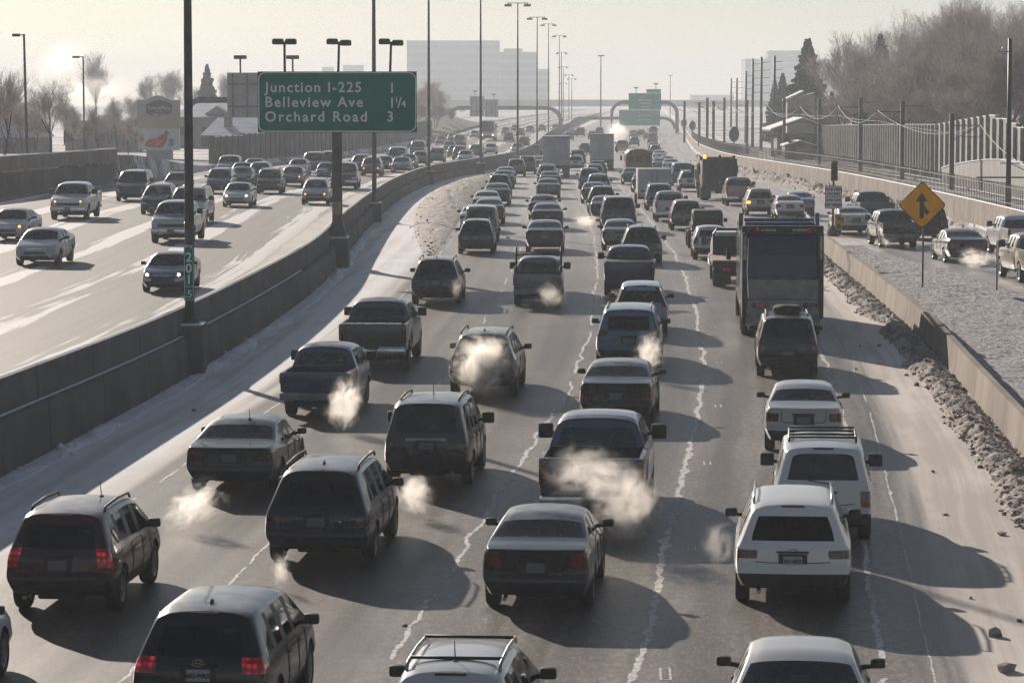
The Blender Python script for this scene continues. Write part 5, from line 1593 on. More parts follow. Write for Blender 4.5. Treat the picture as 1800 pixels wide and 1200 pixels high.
def trimmings(spec):
    out = []
    W = spec['W']; H = spec['H']; L = spec['ys'][-1]
    ws = [(y, z, r) for y, z, r in spec['wheels']]
    r0 = ws[0][2]; tw = spec.get('tyre_w', .23)
    ty, rm = wheel_meshes(r0, tw)
    for (y, z, r) in ws:
        for s in (-1, 1):
            out.append(('wheel', ty, (s * (W - tw / 2 - .03), y, r), ('rim', rm)))
    mz, my = spec['mirror']; ms = spec.get('mirror_s', (.24, .14, .17))
    for s in (-1, 1):
        bm = bmesh.new()
        bx(bm, (s * (W + ms[0] * .42), my, mz), ms, bevel=.045)
        tube(bm, [(s * (W - .12), my + .03, mz - .06), (s * (W + .06), my, mz - .03)], .035, 6)
        out.append(('mirror', mesh_of(bm, 'mirror', rad(50)), None, None, 'trim'))
    hit = spec.get('hit')
    def ry(x, z, d=.0):
        q = hit((x, -3, z), (0, 1, 0)) if hit else None
        return (q.y if q else 0) - d
    def sx_(y, z, s):
        q = hit((s * 3, y, z), (-s, 0, 0)) if hit else None
        return q.x + s * .004 if q else None
    if hit:
        spec['plate'] = (ry(0, spec['plate'][1], .012), spec['plate'][1])
        T = spec['t']; zb, zB = .38, spec['belt'][0][1]
        if spec['rear'][-1][1] > .15:          # a tailgate with its seam
            zlo = zb + (zB - zb) * T[3] - .02; zhi = spec['H'] - .13
            path = [(-.62 * W, zlo), (-.40 * W, zlo - .015), (.40 * W, zlo - .015), (.62 * W, zlo)]
        else:
            zlo = zb + (zB - zb) * T[3]; zhi = zB
            path = [(-.55 * W, zhi - .02), (-.55 * W, zlo + .06), (-.48 * W, zlo), (.48 * W, zlo), (.55 * W, zlo + .06), (.55 * W, zhi - .02)]
        fine = []
        for (a, b), (c, d) in zip(path, path[1:]):
            for q in range(6): fine.append((a + (c - a) * q / 6, b + (d - b) * q / 6))
        fine.append(path[-1])
        bm = bmesh.new(); tube(bm, [(x, ry(x, z, .001), z) for x, z in fine], .008, 4); out.append(('tailgate_seam', mesh_of(bm, 'tailgate_seam'), None, None, 'black'))
        bm = bmesh.new(); zp = spec['plate'][1]
        bx(bm, (0, ry(0, zp, .003), zp + .01), (.46, .012, .21), bevel=.005); out.append(('plate_recess', mesh_of(bm, 'plate_recess'), None, None, 'trim'))
        bm = bmesh.new(); zz = zp + .14; bx(bm, (0, ry(0, zz, .012), zz), (.52, .03, .035), bevel=.01); out.append(('tailgate_handle', mesh_of(bm, 'tailgate_handle'), None, None, spec.get('grip', 'black')))
        for s in (-1, 1):
            bm = bmesh.new(); pts = []
            for n_, y in enumerate([q * L for q in spec.get('doors', (.37, .555, .70))]):
                run = []
                for q in range(9):
                    z = .46 + (zB - .05 - .46) * q / 8; x = sx_(y, z, s)
                    if x is not None and abs(x) > W * .8: run.append((x, y, z))
                pts += run[::-1] + run if n_ < 2 else run
            if len(pts) > 3:
                tube(bm, [p for n_, p in enumerate(pts) if n_ == 0 or (Vector(p) - Vector(pts[n_ - 1])).length > 1e-4], .006, 4); out.append(('door_seam', mesh_of(bm, 'door_seam'), None, None, 'black'))
            else: bm.free()
            for y in (.40 * L, .585 * L):
                x = sx_(y, zB - .14, s)
                if x:
                    bm = bmesh.new(); bx(bm, (x, y, zB - .14), (.035, .20, .035), bevel=.012); out.append(('door_handle', mesh_of(bm, 'door_handle'), None, None, 'trim'))
    bm = bmesh.new(); bx(bm, (0, spec['plate'][0], spec['plate'][1]), (.31, .012, .155), bevel=.004)
    out.append(('licence_plate', mesh_of(bm, 'licence_plate'), None, None, 'plate'))
    if 'fplate' in spec:
        bm = bmesh.new(); bx(bm, (0, L + spec['fplate'][0], spec['fplate'][1]), (.31, .012, .155)); out.append(('licence_plate', mesh_of(bm, 'licence_plate'), None, None, 'plate'))
    for (x, y, z) in spec.get('pipes', [(-.5, .0, .30)]):
        bm = bmesh.new(); tube(bm, [(x, y + .35, z + .02), (x, y - .02, z)], .035, 8); out.append(('exhaust_pipe', mesh_of(bm, 'exhaust_pipe'), None, None, 'chrome'))
    bm = bmesh.new()
    bx(bm, (0, L * .52, .30), (W * 1.5, L * .72, .12)); 
    bx(bm, (0, ws[0][0], ws[0][2] - .02), (W * 1.6, .14, .13)); bx(bm, (0, ws[0][0] - .55, .34), (.75, .35, .16), bevel=.05)
    out.append(('underbody', mesh_of(bm, 'underbody'), None, None, 'black'))
    # seats seen through the glass
    for (x, y) in spec.get('seats', [(-.37, L * .52), (.37, L * .52)]):
        bm = bmesh.new(); zs = spec.get('seat_z', .55)
        bx(bm, (x, y, zs + .38), (.48, .15, .60), bevel=.06, rx=-.18); bx(bm, (x, y - .10, zs + .78), (.27, .10, .20), bevel=.05); bx(bm, (x, y + .25, zs + .02), (.5, .5, .16), bevel=.05)
        out.append(('seat', mesh_of(bm, 'seat', rad(50)), None, None, 'seat'))
    bm = bmesh.new(); yb = spec.get('bench_y', L * .30); zs = spec.get('seat_z', .55)
    if yb:
        bx(bm, (0, yb, zs + .26), (W * 1.45, .18, .62), bevel=.06, rx=-.2)
        for x in (-.4, .4): bx(bm, (x, yb - .09, zs + .66), (.26, .09, .16), bevel=.04)
        out.append(('rear_bench', mesh_of(bm, 'rear_bench', rad(50)), None, None, 'seat'))
    bm = bmesh.new(); bx(bm, (0, spec.get('dash_y', L * .70), zs + .26), (W * 1.5, .4, .26), bevel=.08); lathe(bm, [(-.02, .19), (.02, .19), (.02, .16), (-.02, .16), (-.02, .19)], 'Y', 14, (-.37, spec.get('dash_y', L * .70) - .3, zs + .36))
    out.append(('dashboard', mesh_of(bm, 'dashboard', rad(50)), None, None, 'seat'))
    if spec.get('rails'):
        x, z, y0, y1 = spec['rails']
        for s in (-1, 1):
            bm = bmesh.new()
            tube(bm, [(s * x, y0, z - .02), (s * x, y0 + .12, z + .055), (s * x, (y0 + y1) / 2, z + .075), (s * x, y1 - .12, z + .04), (s * x, y1, z - .04)], .022, 8)
            out.append(('roof_rail', mesh_of(bm, 'roof_rail'), None, None, spec.get('rail_m', 'trim')))
    if spec.get('cross'):
        for y in spec['cross']:
            bm = bmesh.new(); x, z = spec['rails'][0], spec['rails'][1]; tube(bm, [(-x, y, z + .07), (x, y, z + .07)], .022, 6); out.append(('cross_bar', mesh_of(bm, 'cross_bar'), None, None, 'black'))
    if spec.get('antenna'):
        x, y, z, h = spec['antenna']; bm = bmesh.new(); tube(bm, [(x, y, z), (x, y - h * .35, z + h)], [.010, .006], 5); bx(bm, (x, y, z + .01), (.06, .10, .04), bevel=.012)
        out.append(('antenna', mesh_of(bm, 'antenna'), None, None, 'black'))
    if spec.get('fin'):
        x, y, z = spec['fin']; bm = bmesh.new(); prism(bm, [(-.025, 0), (.025, 0), (.008, .075), (-.008, .075)], -.09, .09)
        for v in bm.verts:
            k = .35 if v.co.z > .05 else 1; v.co = Vector((v.co.x + x, v.co.y * k + y, v.co.z + z))
        out.append(('roof_fin', mesh_of(bm, 'roof_fin'), None, None, 'black'))
    if spec.get('wiper'):
        x, y, z = spec['wiper']; y = ry(x, z, .015); bm = bmesh.new(); tube(bm, [(x, y, z), (x - .42, y + .03, z + .06)], .012, 5); out.append(('rear_wiper', mesh_of(bm, 'rear_wiper'), None, None, 'black'))
    if spec.get('hbar'):
        x, y, z, h = spec['hbar']; y = ry(0, z, .012); bm = bmesh.new(); bx(bm, (0, y, z), (x, .03, h), bevel=.01); out.append(('tailgate_bar', mesh_of(bm, 'tailgate_bar'), None, None, 'chrome'))
    if spec.get('stop'):
        y, z = spec['stop']; y = ry(0, z, .004) if hit and spec['rear'][-1][1] > .15 else y; bm = bmesh.new(); bx(bm, (0, y, z), (.38, .04, .035), bevel=.01); out.append(('stop_lamp', mesh_of(bm, 'stop_lamp'), None, None, 'tail'))
    if spec.get('seam'):
        pts, = spec['seam'],
        bm = bmesh.new(); tube(bm, pts, .006, 4); out.append(('tailgate_seam', mesh_of(bm, 'tailgate_seam'), None, None, 'black'))
    return out

# --- face rules
def rule_suv(tail_rows, tail_wide=False, trim=True, dark_low=True, front_low=True):
    def fm(i, a, b):
        if i == 'rear':
            row, col = a, b
            if row in (0,): return TRIM if dark_low else PAINT
            if row in tail_rows and col > 2: return TAIL
            if row == 5 and col < 2: return GREAR
            return PAINT
        if i == 'front':
            row, col = a, b
            if row == 0: return TRIM
            if row == 1 and col < 2: return GRILLE
            if row == 3 and col < 2: return GRILLE
            if row == 3: return HEAD
            return PAINT
        if a == 'top':
            if i in fm.shield and b < 2.6: return GSHIELD
            if i in fm.rearg and b < 2.6: return GREAR
            return PAINT
        j = b
        if j == 0: return TRIM if dark_low else PAINT
        if i == 0 and j in tail_rows: return TAIL
        if i == fm.last and j == 3: return HEAD
        if j == 5 and i in fm.side: return GSIDE
        if j == 5 and min(fm.side) < i < max(fm.side): return PILLAR
        return PAINT
    return fm
def make_suv(kind, name='suv', L=4.65, W=.93, H=1.69, belt=1.02, hood=1.04, rear=None, tail_rows=(3,), tumble=.40, crease=0.0, side='privacy', rearg='privacy', boxy=0.0, roof_rear=None, **kw):
    k = L / 4.65
    rear = rear or [(.3, .12), (.45, .0), (.66, -.03), (.70, .06), (.98, .07), (belt + .02, .12), (H - .12, .45 - .29 * boxy), (H, .53 - .33 * boxy)]
    sh, co = kw.get('shield', (3.05, 3.72))
    spec = dict(L=L, W=W, H=H, ys=[y * k for y in (0, .12, .42, .98, 1.04, 1.72, 1.80, 2.52, 2.60, sh, co, 4.15, 4.5, 4.65)],
        roof=[(0, (roof_rear or H - .05)), (.5 * k, H - .015), (1.5 * k, H), (2.5 * k, H - .015), (sh * k, H - .09), (co * k, hood + .02), (4.15 * k, hood - .02), (4.5 * k, hood - .10), (L, hood - .17)],
        belt=[(0, belt), (1 * k, belt), (3.0 * k, belt - .05), (co * k, belt - .06), (4.15 * k, hood - .09), (4.5 * k, hood - .17), (L, hood - .25)],
        bot=[(0, .40), (.4, .32), (1, .28), (4.2 * k, .27), (L, .32)],
        wid=[(0, W * .925), (.12 * k, W * .965), (.42 * k, W * .99), (1 * k, W), (3.2 * k, W), (4.15 * k, W * .975), (4.5 * k, W * .92), (L, W * .80)],
        rear=rear, front=[(.3, -.10), (.5, 0), (.7, -.03), (.9, -.12), (1.1, -.18)], tumble=tumble, crease=crease, rear_glass=rearg, side_glass=side,
        wheels=[(.95 * k, .34, .35), (3.70 * k, .34, .35)], mirror=(belt + .09, 3.05 * k), plate=(kw.get('plate_y', .0) - .012, kw.get('plate_z', .84)), fplate=(.03, .52),
        antenna=kw.get('antenna'), fin=kw.get('fin'), rails=kw.get('rails', (W * .66, H - .045, .85 * k, 2.95 * k)), wiper=kw.get('wiper'), stop=kw.get('stop', (.40 - .22 * boxy, H - .055)), hbar=kw.get('hbar'), cross=kw.get('cross'),
        seat_z=.56, seats=[(-.38, 2.35 * k), (.38, 2.35 * k)], bench_y=1.35 * k, dash_y=3.25 * k, rail_m=kw.get('rail_m', 'trim'), pipes=kw.get('pipes', [(-.55, .02, .31)]), mirror_s=kw.get('mirror_s', (.215, .115, .155)),
        a=kw.get('a', [.86, .86, .86, .70, .70, .92, .90, .86]), t=kw.get('t', [0, .30, .48, .54, .88, 1.0]), bulge=kw.get('bulge', .05), round=.07 if not boxy else .05)
    fm = rule_suv(tail_rows, dark_low=kw.get('dark_low', True))
    fm.shield = (9,); fm.rearg = (); fm.side = (2, 4, 6, 8, 9); fm.last = 12
    spec['faces'] = fm
    if kw.get('no_rails'): spec['rails'] = None
    finish(kind, name, spec, loft(spec), kw.get('extra', []))
def make_sedan(kind, name='sedan', L=4.8, W=.91, H=1.46, deck=1.08, tail_rows=(3,), a=None, side='glass', tumble=.44, coupe=0.0, **kw):
    k = L / 4.8; belt = deck - .06
    spec = dict(L=L, W=W, H=H, ys=[y * k for y in (0, .10, .36, .74, 1.48, 1.78, 1.86, 2.48, 2.56, 2.95, 3.66, 4.12, 4.56, 4.8)],
        roof=[(0, deck - .02), (.36 * k, deck + .02), (.74 * k, deck + .015), (1.48 * k, H - .07), (1.78 * k, H - .025), (2.48 * k, H), (2.95 * k, H - .05), (3.66 * k, deck - .13), (4.12 * k, deck - .19), (4.56 * k, deck - .28), (L, deck - .40)],
        belt=[(0, belt), (.74 * k, belt + .005), (1.48 * k, belt - .05), (3.66 * k, belt - .14), (4.12 * k, belt - .19), (4.56 * k, belt - .28), (L, belt - .40)],
        bot=[(0, .34), (.4, .26), (1, .22), (4.2 * k, .21), (L, .25)],
        wid=[(0, W * .92), (.10 * k, W * .955), (.36 * k, W * .985), (1 * k, W), (3.2 * k, W), (4.12 * k, W * .97), (4.56 * k, W * .90), (L, W * .72)],
        rear=[(.25, .10), (.42, .0), (.6, -.03), (.64, .04), (.9, .05), (deck, .02), (H, 0)], front=[(.2, -.08), (.4, 0), (.6, -.04), (.8, -.1)], tumble=tumble, rear_glass='glass', side_glass=side, span_r=.6,
        wheels=[(1.02 * k, .32, .325), (3.78 * k, .32, .325)], mirror=(belt + .04, 3.0 * k), plate=(-.02, kw.get('plate_z', .78)), fplate=(.03, .42), antenna=kw.get('antenna'), fin=kw.get('fin'), rails=None, stop=kw.get('stop', (.80 * k, deck + .05)),
        seat_z=.42, seats=[(-.37, 2.45 * k), (.37, 2.45 * k)], bench_y=1.55 * k, dash_y=3.35 * k, pipes=kw.get('pipes', [(-.5, .02, .27)]), mirror_s=(.20, .11, .135),
        a=a or [.86, .86, .86, .66, .66, .80, .86, .86], t=[0, .32, .50, .55, .92, 1.0], xm=[.86, .98, 1.0, .99, .975, .93], bulge=.06, fbulge=.16, wtop=.86)
    fm0 = rule_suv(tail_rows, dark_low=False)
    def fm(i, p, q):
        if i == 'rear':
            if p in tail_rows and q > 1.9: return TAIL
            if p == 0: return TRIM
            return PAINT
        return fm0(i, p, q)
    fm0.shield = (9,); fm0.rearg = (3,); fm0.side = (4, 6, 8, 9); fm0.last = 12
    spec['faces'] = fm
    finish(kind, name, spec, loft(spec), kw.get('extra', []))
def bed_mesh(W, Lb, z0, z1, wheel, floor):
    bm = bmesh.new(); bx(bm, (0, Lb / 2, (z0 + z1) / 2), (W * 2, Lb, z1 - z0), bevel=.045)
    for v in bm.verts:
        if v.co.z < z0 + .1: v.co.x *= .965
    base = bpy.data.meshes.new('bed'); bm.to_mesh(base); bm.free()
    for k in KEYS: base.materials.append(M[k])
    bm = bmesh.new(); bx(bm, (0, Lb / 2, (floor + z1 + .5) / 2), ((W - .09) * 2, Lb - .16, z1 + .5 - floor), mi=WELL)
    for (y, z, rr) in [wheel]:
        for s in (-1, 1):
            lo, hi = sorted((s * (W - .3), s * (W + .25))); rg = lathe(bm, [(lo, rr * 1.17), (hi, rr * 1.17)], 'X', 28, (0, y, z + .03), WELL)
            bm.faces.new(rg[0]).material_index = WELL; bm.faces.new(rg[-1][::-1]).material_index = WELL
    bmesh.ops.recalc_face_normals(bm, faces=bm.faces[:])
    cm = bpy.data.meshes.new('cut'); bm.to_mesh(cm); bm.free()
    for k in KEYS: cm.materials.append(M[k])
    co = bpy.data.objects.new('cut_tmp', cm); COL.objects.link(co)
    r = evaluated(base, [('BOOLEAN', dict(object=co, operation='DIFFERENCE', solver='EXACT', material_mode='INDEX'))])
    bpy.data.objects.remove(co)
    r.polygons.foreach_set('use_smooth', [True] * len(r.polygons)); r.set_sharp_from_angle(angle=rad(32))
    return r
def make_pickup(kind, L=5.6, W=.98, H=1.88, rail=1.30, belt=1.30, hood=1.22, bed=1.85, tail='tall', name='pickup_truck', wr=.38, extra=(), glass='privacy', bumper='chrome', rack=False, cover=False, mirror_s=(.26, .15, .26), plate_z=.66, tail_w=.13):
    ys = [bed + .03, bed + .10, bed + .30, bed + .34, bed + .95, bed + 1.02, bed + 1.55, bed + 1.62, bed + 1.95, bed + 2.5, L - .62, L - .2, L]
    y0 = ys[0]; ys = [y - y0 for y in ys]
    Lc = ys[-1]
    spec = dict(L=L, W=W, H=H, ys=ys,
        roof=[(0, H - .06), (.3, H - .01), (1.2, H), (ys[8], H - .07), (ys[9], hood + .02), (ys[10], hood), (ys[11], hood - .06), (Lc, hood - .14)],
        belt=[(0, belt - .02), (ys[8], belt - .05), (ys[9], belt - .08), (ys[10], hood - .08), (Lc, hood - .22)],
        bot=[(0, .46), (Lc - .4, .42), (Lc, .48)], wid=[(0, W * .985), (.3, W), (ys[9], W), (ys[10], W * .985), (ys[11], W * .95), (Lc, W * .86)],
        rear=[(.4, 0), (belt, .0), (H, .10)], front=[(.4, -.06), (.6, 0), (1.0, -.03), (1.3, -.10)], tumble=.36, rear_glass=glass, side_glass='privacy', span_r=.5, bulge=.0, fbulge=.07, crown=.03,
        wheels=[], mirror=(belt + .10, ys[8] - .1), plate=(0, 0), t=[0, .22, .42, .48, .88, 1.0], xm=[.94, .985, 1.0, .995, .985, .955], wtop=.84)
    fm0 = rule_suv((), dark_low=False)
    fm0.shield = (8,); fm0.rearg = (); fm0.side = (1, 3, 5, 7, 8); fm0.last = 11
    spec['faces'] = fm0
    me = loft(spec)
    for k in KEYS: me.materials.append(M[k])
    sub = evaluated(me, [('SUBSURF', dict(levels=2, render_levels=2))])
    fy, ry = L - .95, bed * .5 + .12
    cut = arch_cutter([(fy - y0, wr, wr)], W, 0)
    body = evaluated(sub, [('BOOLEAN', dict(object=cut, operation='DIFFERENCE', solver='EXACT', material_mode='INDEX'))]); bpy.data.objects.remove(cut)
    body.transform(Matrix.Translation((0, y0, 0)))
    g = lambda *ks: (lambda f: f.material_index in ks)
    parts = [('body', take(body, g(PAINT, WELL, TRIM, PILLAR), 'body', 'paint'), None)]
    for nm, kk, key in (('rear_window', GREAR, glass), ('windshield', GSHIELD, 'shield'), ('grille', GRILLE, 'trim')):
        r = take(body, g(kk), nm, key)
        if r: parts.append((nm, r, None))
    for s in (-1, 1):
        for nm, kk, key in (('side_window', GSIDE, 'privacy'), ('headlight', HEAD, 'head')):
            r = take(body, lambda f, kk=kk, s=s: f.material_index == kk and f.calc_center_median().x * s > 0, nm, key)
            if r:
                for q in pieces(r, nm): parts.append((nm, q, None))
    parts.append(('truck_bed', bed_mesh(W * .985, bed, .56, rail, (ry, wr, wr), .80), None))
    bm = bmesh.new(); bx(bm, (0, -.012, (.68 + rail) / 2), (W * 1.66, .05, rail - .66), bevel=.02); bx(bm, (0, -.045, rail - .20), (.22, .03, .07), bevel=.01, mi=0)
    parts.append(('tailgate', mesh_of(bm, 'tailgate', rad(40)), None, None, 'paint'))
    for s in (-1, 1):
        bm = bmesh.new(); bx(bm, (s * (W * .985 - tail_w / 2 - .005), .0, (rail + .86) / 2 if tail == 'tall' else .93), (tail_w, .10, rail - .93 if tail == 'tall' else .26), bevel=.02)
        parts.append(('tail_light', mesh_of(bm, 'tail_light', rad(40)), None, None, 'tail'))
    bm = bmesh.new(); bx(bm, (0, -.10, .58), (W * 1.92, .18, .20), bevel=.045); parts.append(('rear_bumper', mesh_of(bm, 'rear_bumper', rad(40)), None, None, bumper))
    bm = bmesh.new(); bx(bm, (0, L + .04, .58), (W * 1.85, .20, .24), bevel=.06); parts.append(('front_bumper', mesh_of(bm, 'front_bumper', rad(40)), None, None, bumper))
    sp2 = dict(spec, wheels=[(ry, wr, wr), (fy, wr, wr)], mirror=(belt + .12, ys[8] + y0 - .12), mirror_s=mirror_s, plate=(-.20, plate_z - .06), fplate=(.15, .60), ys=[0, L], seats=[(-.4, bed + 1.35), (.4, bed + 1.35)], bench_y=bed + .45, dash_y=bed + 2.15, seat_z=belt - .64, tyre_w=.26, rails=None, stop=(bed + .16, H - .055), pipes=[(.55, .10, .42)])
    parts += trimmings(sp2)
    if cover:
        bm = bmesh.new(); bx(bm, (0, bed / 2, rail + .015), (W * 1.85, bed - .05, .05), bevel=.02); parts.append(('bed_cover', mesh_of(bm, 'bed_cover', rad(40)), None, None, 'black'))
    if rack:
        bm = bmesh.new()
        for x in (-W + .08, W - .08):
            tube(bm, [(x, bed - .08, rail - .1), (x, bed - .08, H + .38)], .04, 6); tube(bm, [(x, .12, rail - .1), (x, .12, rail + .25)], .035, 6)
        for x in (-W + .08, W - .08): tube(bm, [(x, .12, rail + .22), (x, bed - .08, rail + .22)], .03, 6)
        tube(bm, [(-W + .08, bed - .08, H + .10), (W - .08, bed - .08, H + .10)], .04, 6); tube(bm, [(-W + .08, bed - .08, H + .18), (W - .08, bed - .08, H + .18)], .03, 6)
        parts.append(('ladder_rack', mesh_of(bm, 'ladder_rack'), None, None, 'black'))
    KIND[kind] = dict(name=name, spec=sp2, parts=parts + list(extra))

def oval(rx, rz, n=18): return [(rx * math.cos(2 * math.pi * k / n), rz * math.sin(2 * math.pi * k / n)) for k in range(n)]
def emblem(kind, y, z):
    bm = bmesh.new(); n = 18
    o, i = oval(.085, .048), oval(.072, .036)
    vo = [bm.verts.new((x, 0, q)) for x, q in o]; vi = [bm.verts.new((x, 0, q)) for x, q in i]
    for k in range(n): bm.faces.new((vo[k], vo[(k + 1) % n], vi[(k + 1) % n], vi[k]))
    if kind == 'h':
        for x in (-.028, .028): bx(bm, (x, 0, 0), (.014, .004, .058), 0); 
        bx(bm, (0, 0, 0), (.05, .004, .012))
        for v in bm.verts: v.co.x += v.co.z * .25
    else:
        prism(bm, [(-.06, .018), (-.045, .022), (0, -.012), (.045, .022), (.06, .018), (0, -.03)], -.003, .003)
    for v in bm.verts: v.co += Vector((0, y, z))
    return ('emblem', mesh_of(bm, 'emblem'), None, None, 'chrome')

make_suv('crossover', fin=(0, 1.0, 1.685), wiper=(.2, .27, 1.12), pipes=[(-.6, .0, .31)])
make_suv('crossover_h', H=1.69, belt=1.06, no_rails=True, fin=(.02, .95, 1.68), plate_y=.075, plate_z=.90, tail_rows=(4,), a=[.86, .86, .86, .80, .62, 0.70, 0.90, .86], extra=[emblem('h', .02, 1.06)], t=[0, .30, .46, .52, .80, 1.0], dark_low=True)
make_suv('crossover_long', L=4.95, W=.965, H=1.72, belt=1.04, fin=(0, 1.1, 1.71), tail_rows=(3,), t=[0, .32, .54, .60, .82, 1.0], a=[.86, .86, .86, .62, .62, .92, .90, .86])
make_suv('crossover_white', L=5.05, W=.968, H=1.70, belt=1.05, tail_rows=(3,), t=[0, .34, .60, .66, .94, 1.0], a=[.86, .86, .86, .60, .58, .93, .90, .86], extra=[emblem('m', .015, .975)], plate_z=.82, rail_m='chrome', rearg='privacy', antenna=None)
make_suv('compact_suv', L=4.40, W=.905, H=1.66, belt=1.04, tumble=.36, boxy=.35, tail_rows=(3, 4), t=[0, .34, .52, .58, .80, 1.0], a=[.86, .86, .86, .80, .80, 0.80, 0.90, .86], antenna=(.25, 2.2, 1.65, .3))
make_suv('boxy_suv', L=4.49, W=.92, H=1.80, belt=1.10, hood=1.12, tumble=.26, boxy=.8, tail_rows=(3,), t=[0, .30, .46, .52, .80, 1.0], a=[.86, .86, .86, .84, .84, 0.92, 0.92, .88], crease=.35, hbar=(.85, .02, 1.03, .07), antenna=(0, 1.6, 1.79, .32), mirror_s=(.26, .14, .24), plate_z=.90, pipes=[(.55, .02, .36)])
make_suv('rugged_suv', L=4.55, W=.925, H=1.82, belt=1.12, hood=1.12, tumble=.24, boxy=.85, tail_rows=(2, 3), t=[0, .28, .42, .55, .86, 1.0], a=[.86, .86, .86, .84, .84, 0.88, 0.86, .86], crease=.35, rails=(.62, 1.79, 1.0, 2.9), cross=(1.15, 1.6, 2.2, 2.7), wiper=(.15, .13, 1.13), rail_m='black', mirror_s=(.27, .15, .25))
make_suv('old_suv', L=4.65, W=.89, H=1.74, belt=1.10, hood=1.08, tumble=.26, boxy=.7, tail_rows=(3, 4), t=[0, .30, .46, .52, .76, 1.0], a=[.86, .86, .86, .86, .86, 0.92, 0.92, .86], crease=.25, plate_z=.70)
make_suv('large_suv', L=5.4, W=1.0, H=1.92, belt=1.22, hood=1.16, tumble=.26, boxy=.7, tail_rows=(3, 4), t=[0, .28, .44, .50, .74, 1.0], a=[.86, .86, .86, .88, .88, 0.92, 0.92, .86], crease=.2, mirror_s=(.27, .15, .24), wiper=(.2, .2, 1.24))
make_suv('wagon', L=4.60, W=.87, H=1.58, belt=1.0, hood=.98, tail_rows=(3, 4), t=[0, .32, .5, .55, .82, 1.0], a=[.86, .86, .86, .80, .80, 0.90, 0.90, .86], rails=(.56, 1.54, .75, 2.9), cross=(1.1, 2.6), rail_m='paint_plain' if False else 'rim', antenna=(0, 1.0, 1.57, .28), tumble=.42)
make_suv('minivan', 'minivan', L=5.1, W=.985, H=1.76, belt=1.06, hood=1.02, tail_rows=(4,), a=[.86, .86, .86, .70, .62, 0.72, 0.90, .86], shield=(3.15, 3.95), tumble=.30, boxy=.4, rails=(.64, 1.71, .8, 3.0), wiper=(.1, .2, 1.12))
make_suv('hatchback', 'hatchback', L=4.15, W=.85, H=1.53, belt=1.0, hood=.98, no_rails=True, tail_rows=(3, 4), a=[.86, .86, .86, .78, .78, 0.80, 0.88, .86], tumble=.40, rearg='glass', side='glass')
make_suv('open_suv', L=4.5, W=.91, H=1.68, belt=1.03, tail_rows=(4, 5, 6), a=[.86, .86, .86, .86, .86, 0.92, 0.90, .86], tumble=.36, boxy=.5, rearg='glass', side='glass', no_rails=True)
make_suv('van', 'van', L=5.2, W=.98, H=1.98, belt=1.16, hood=1.12, tail_rows=(3, 4), a=[.86, .86, .86, .88, .88, 0.92, 0.92, .86], tumble=.16, boxy=.9, crease=.3, no_rails=True, shield=(3.3, 4.0))
make_sedan('sedan')
make_sedan('sedan_b', L=4.85, W=.91, H=1.45, deck=1.10, tail_rows=(3, 4), a=[.86, .86, .86, .60, .64, 0.80, 0.92, .86], antenna=None)
make_sedan('sedan_c', L=5.0, W=.95, H=1.41, deck=1.02, tail_rows=(3,), a=[.86, .86, .86, .50, .50, 0.80, 0.92, .86], antenna=(.15, 1.75, 1.39, .22))
make_sedan('sedan_big', L=5.0, W=.94, H=1.48, deck=1.12, tail_rows=(2, 3), a=[.86, .86, .86, .84, .84, 0.90, 0.92, .86], tumble=.40)
make_pickup('pickup', L=5.7, W=1.0, H=1.90, rail=1.36, belt=1.32, bed=1.9)
make_pickup('pickup_large', L=5.85, W=1.01, H=1.94, rail=1.38, belt=1.34, bed=1.95, wr=.40, mirror_s=(.30, .15, .30))
make_pickup('pickup_small', L=5.0, W=.875, H=1.68, rail=1.16, belt=1.16, hood=1.08, bed=1.85, wr=.34, glass='glass', tail='tall', bumper='steel')
make_pickup('pickup_rack', L=5.2, W=.90, H=1.72, rail=1.20, belt=1.18, hood=1.10, bed=1.85, wr=.35, glass='glass', rack=True, bumper='steel', tail='short')
make_pickup('pickup_cap', L=5.4, W=.98, H=1.82, rail=1.30, belt=1.24, hood=1.16, bed=1.9, cover=True, bumper='trim')
# ------------------------------------------------------------------ trucks, buses, trailer: custom parts
def P_(name, fn, key, sub=None, smooth=rad(40)):
    bm = bmesh.new(); fn(bm); return (name, mesh_of(bm, name, smooth), None, sub, key)
def truck_wheels(ys, W, r=.5, dual=()):
    ty, rm = wheel_meshes(r, .28)
    ty2, rm2 = wheel_meshes(r, .56)
    out = []
    for y in ys:
        for s in (-1, 1):
            d = y in dual
            out.append(('wheel', ty2 if d else ty, (s * (W - (.28 if d else .16)), y, r), ('rim', rm2 if d else rm)))
    return out
def lamps(xs, y, z, r, key='tail', name='tail_light'):
    out = []
    for x in xs:
        bm = bmesh.new(); lathe(bm, [(.03, r), (0, r), (-.015, r * .7), (-.02, 0)], 'Y', 12, (x, y, z)); out.append((name, mesh_of(bm, name), None, None, key))
    return out
def cab(bm, W, y0, y1, z0, z1, mi=0):
    prof = [(y0, z0), (y1 + .9, z0), (y1 + .95, z0 + .75), (y1 + .75, z0 + .95), (y1, z0 + 1.05), (y1 - .45, z1), (y0, z1)]
    a = [bm.verts.new((-W * (1 if z < z0 + 1.2 else .92), y, z)) for y, z in prof]; b = [bm.verts.new((W * (1 if z < z0 + 1.2 else .92), y, z)) for y, z in prof]
    fs = [bm.faces.new(a), bm.faces.new(b[::-1])]
    for i in range(len(prof)):
        j = (i + 1) % len(prof); fs.append(bm.faces.new((a[j], a[i], b[i], b[j])))
    bmesh.ops.recalc_face_normals(bm, faces=fs)
    bmesh.ops.bevel(bm, geom=list(set(e for f in fs for e in f.edges)), offset=.06, segments=2, affect='EDGES')
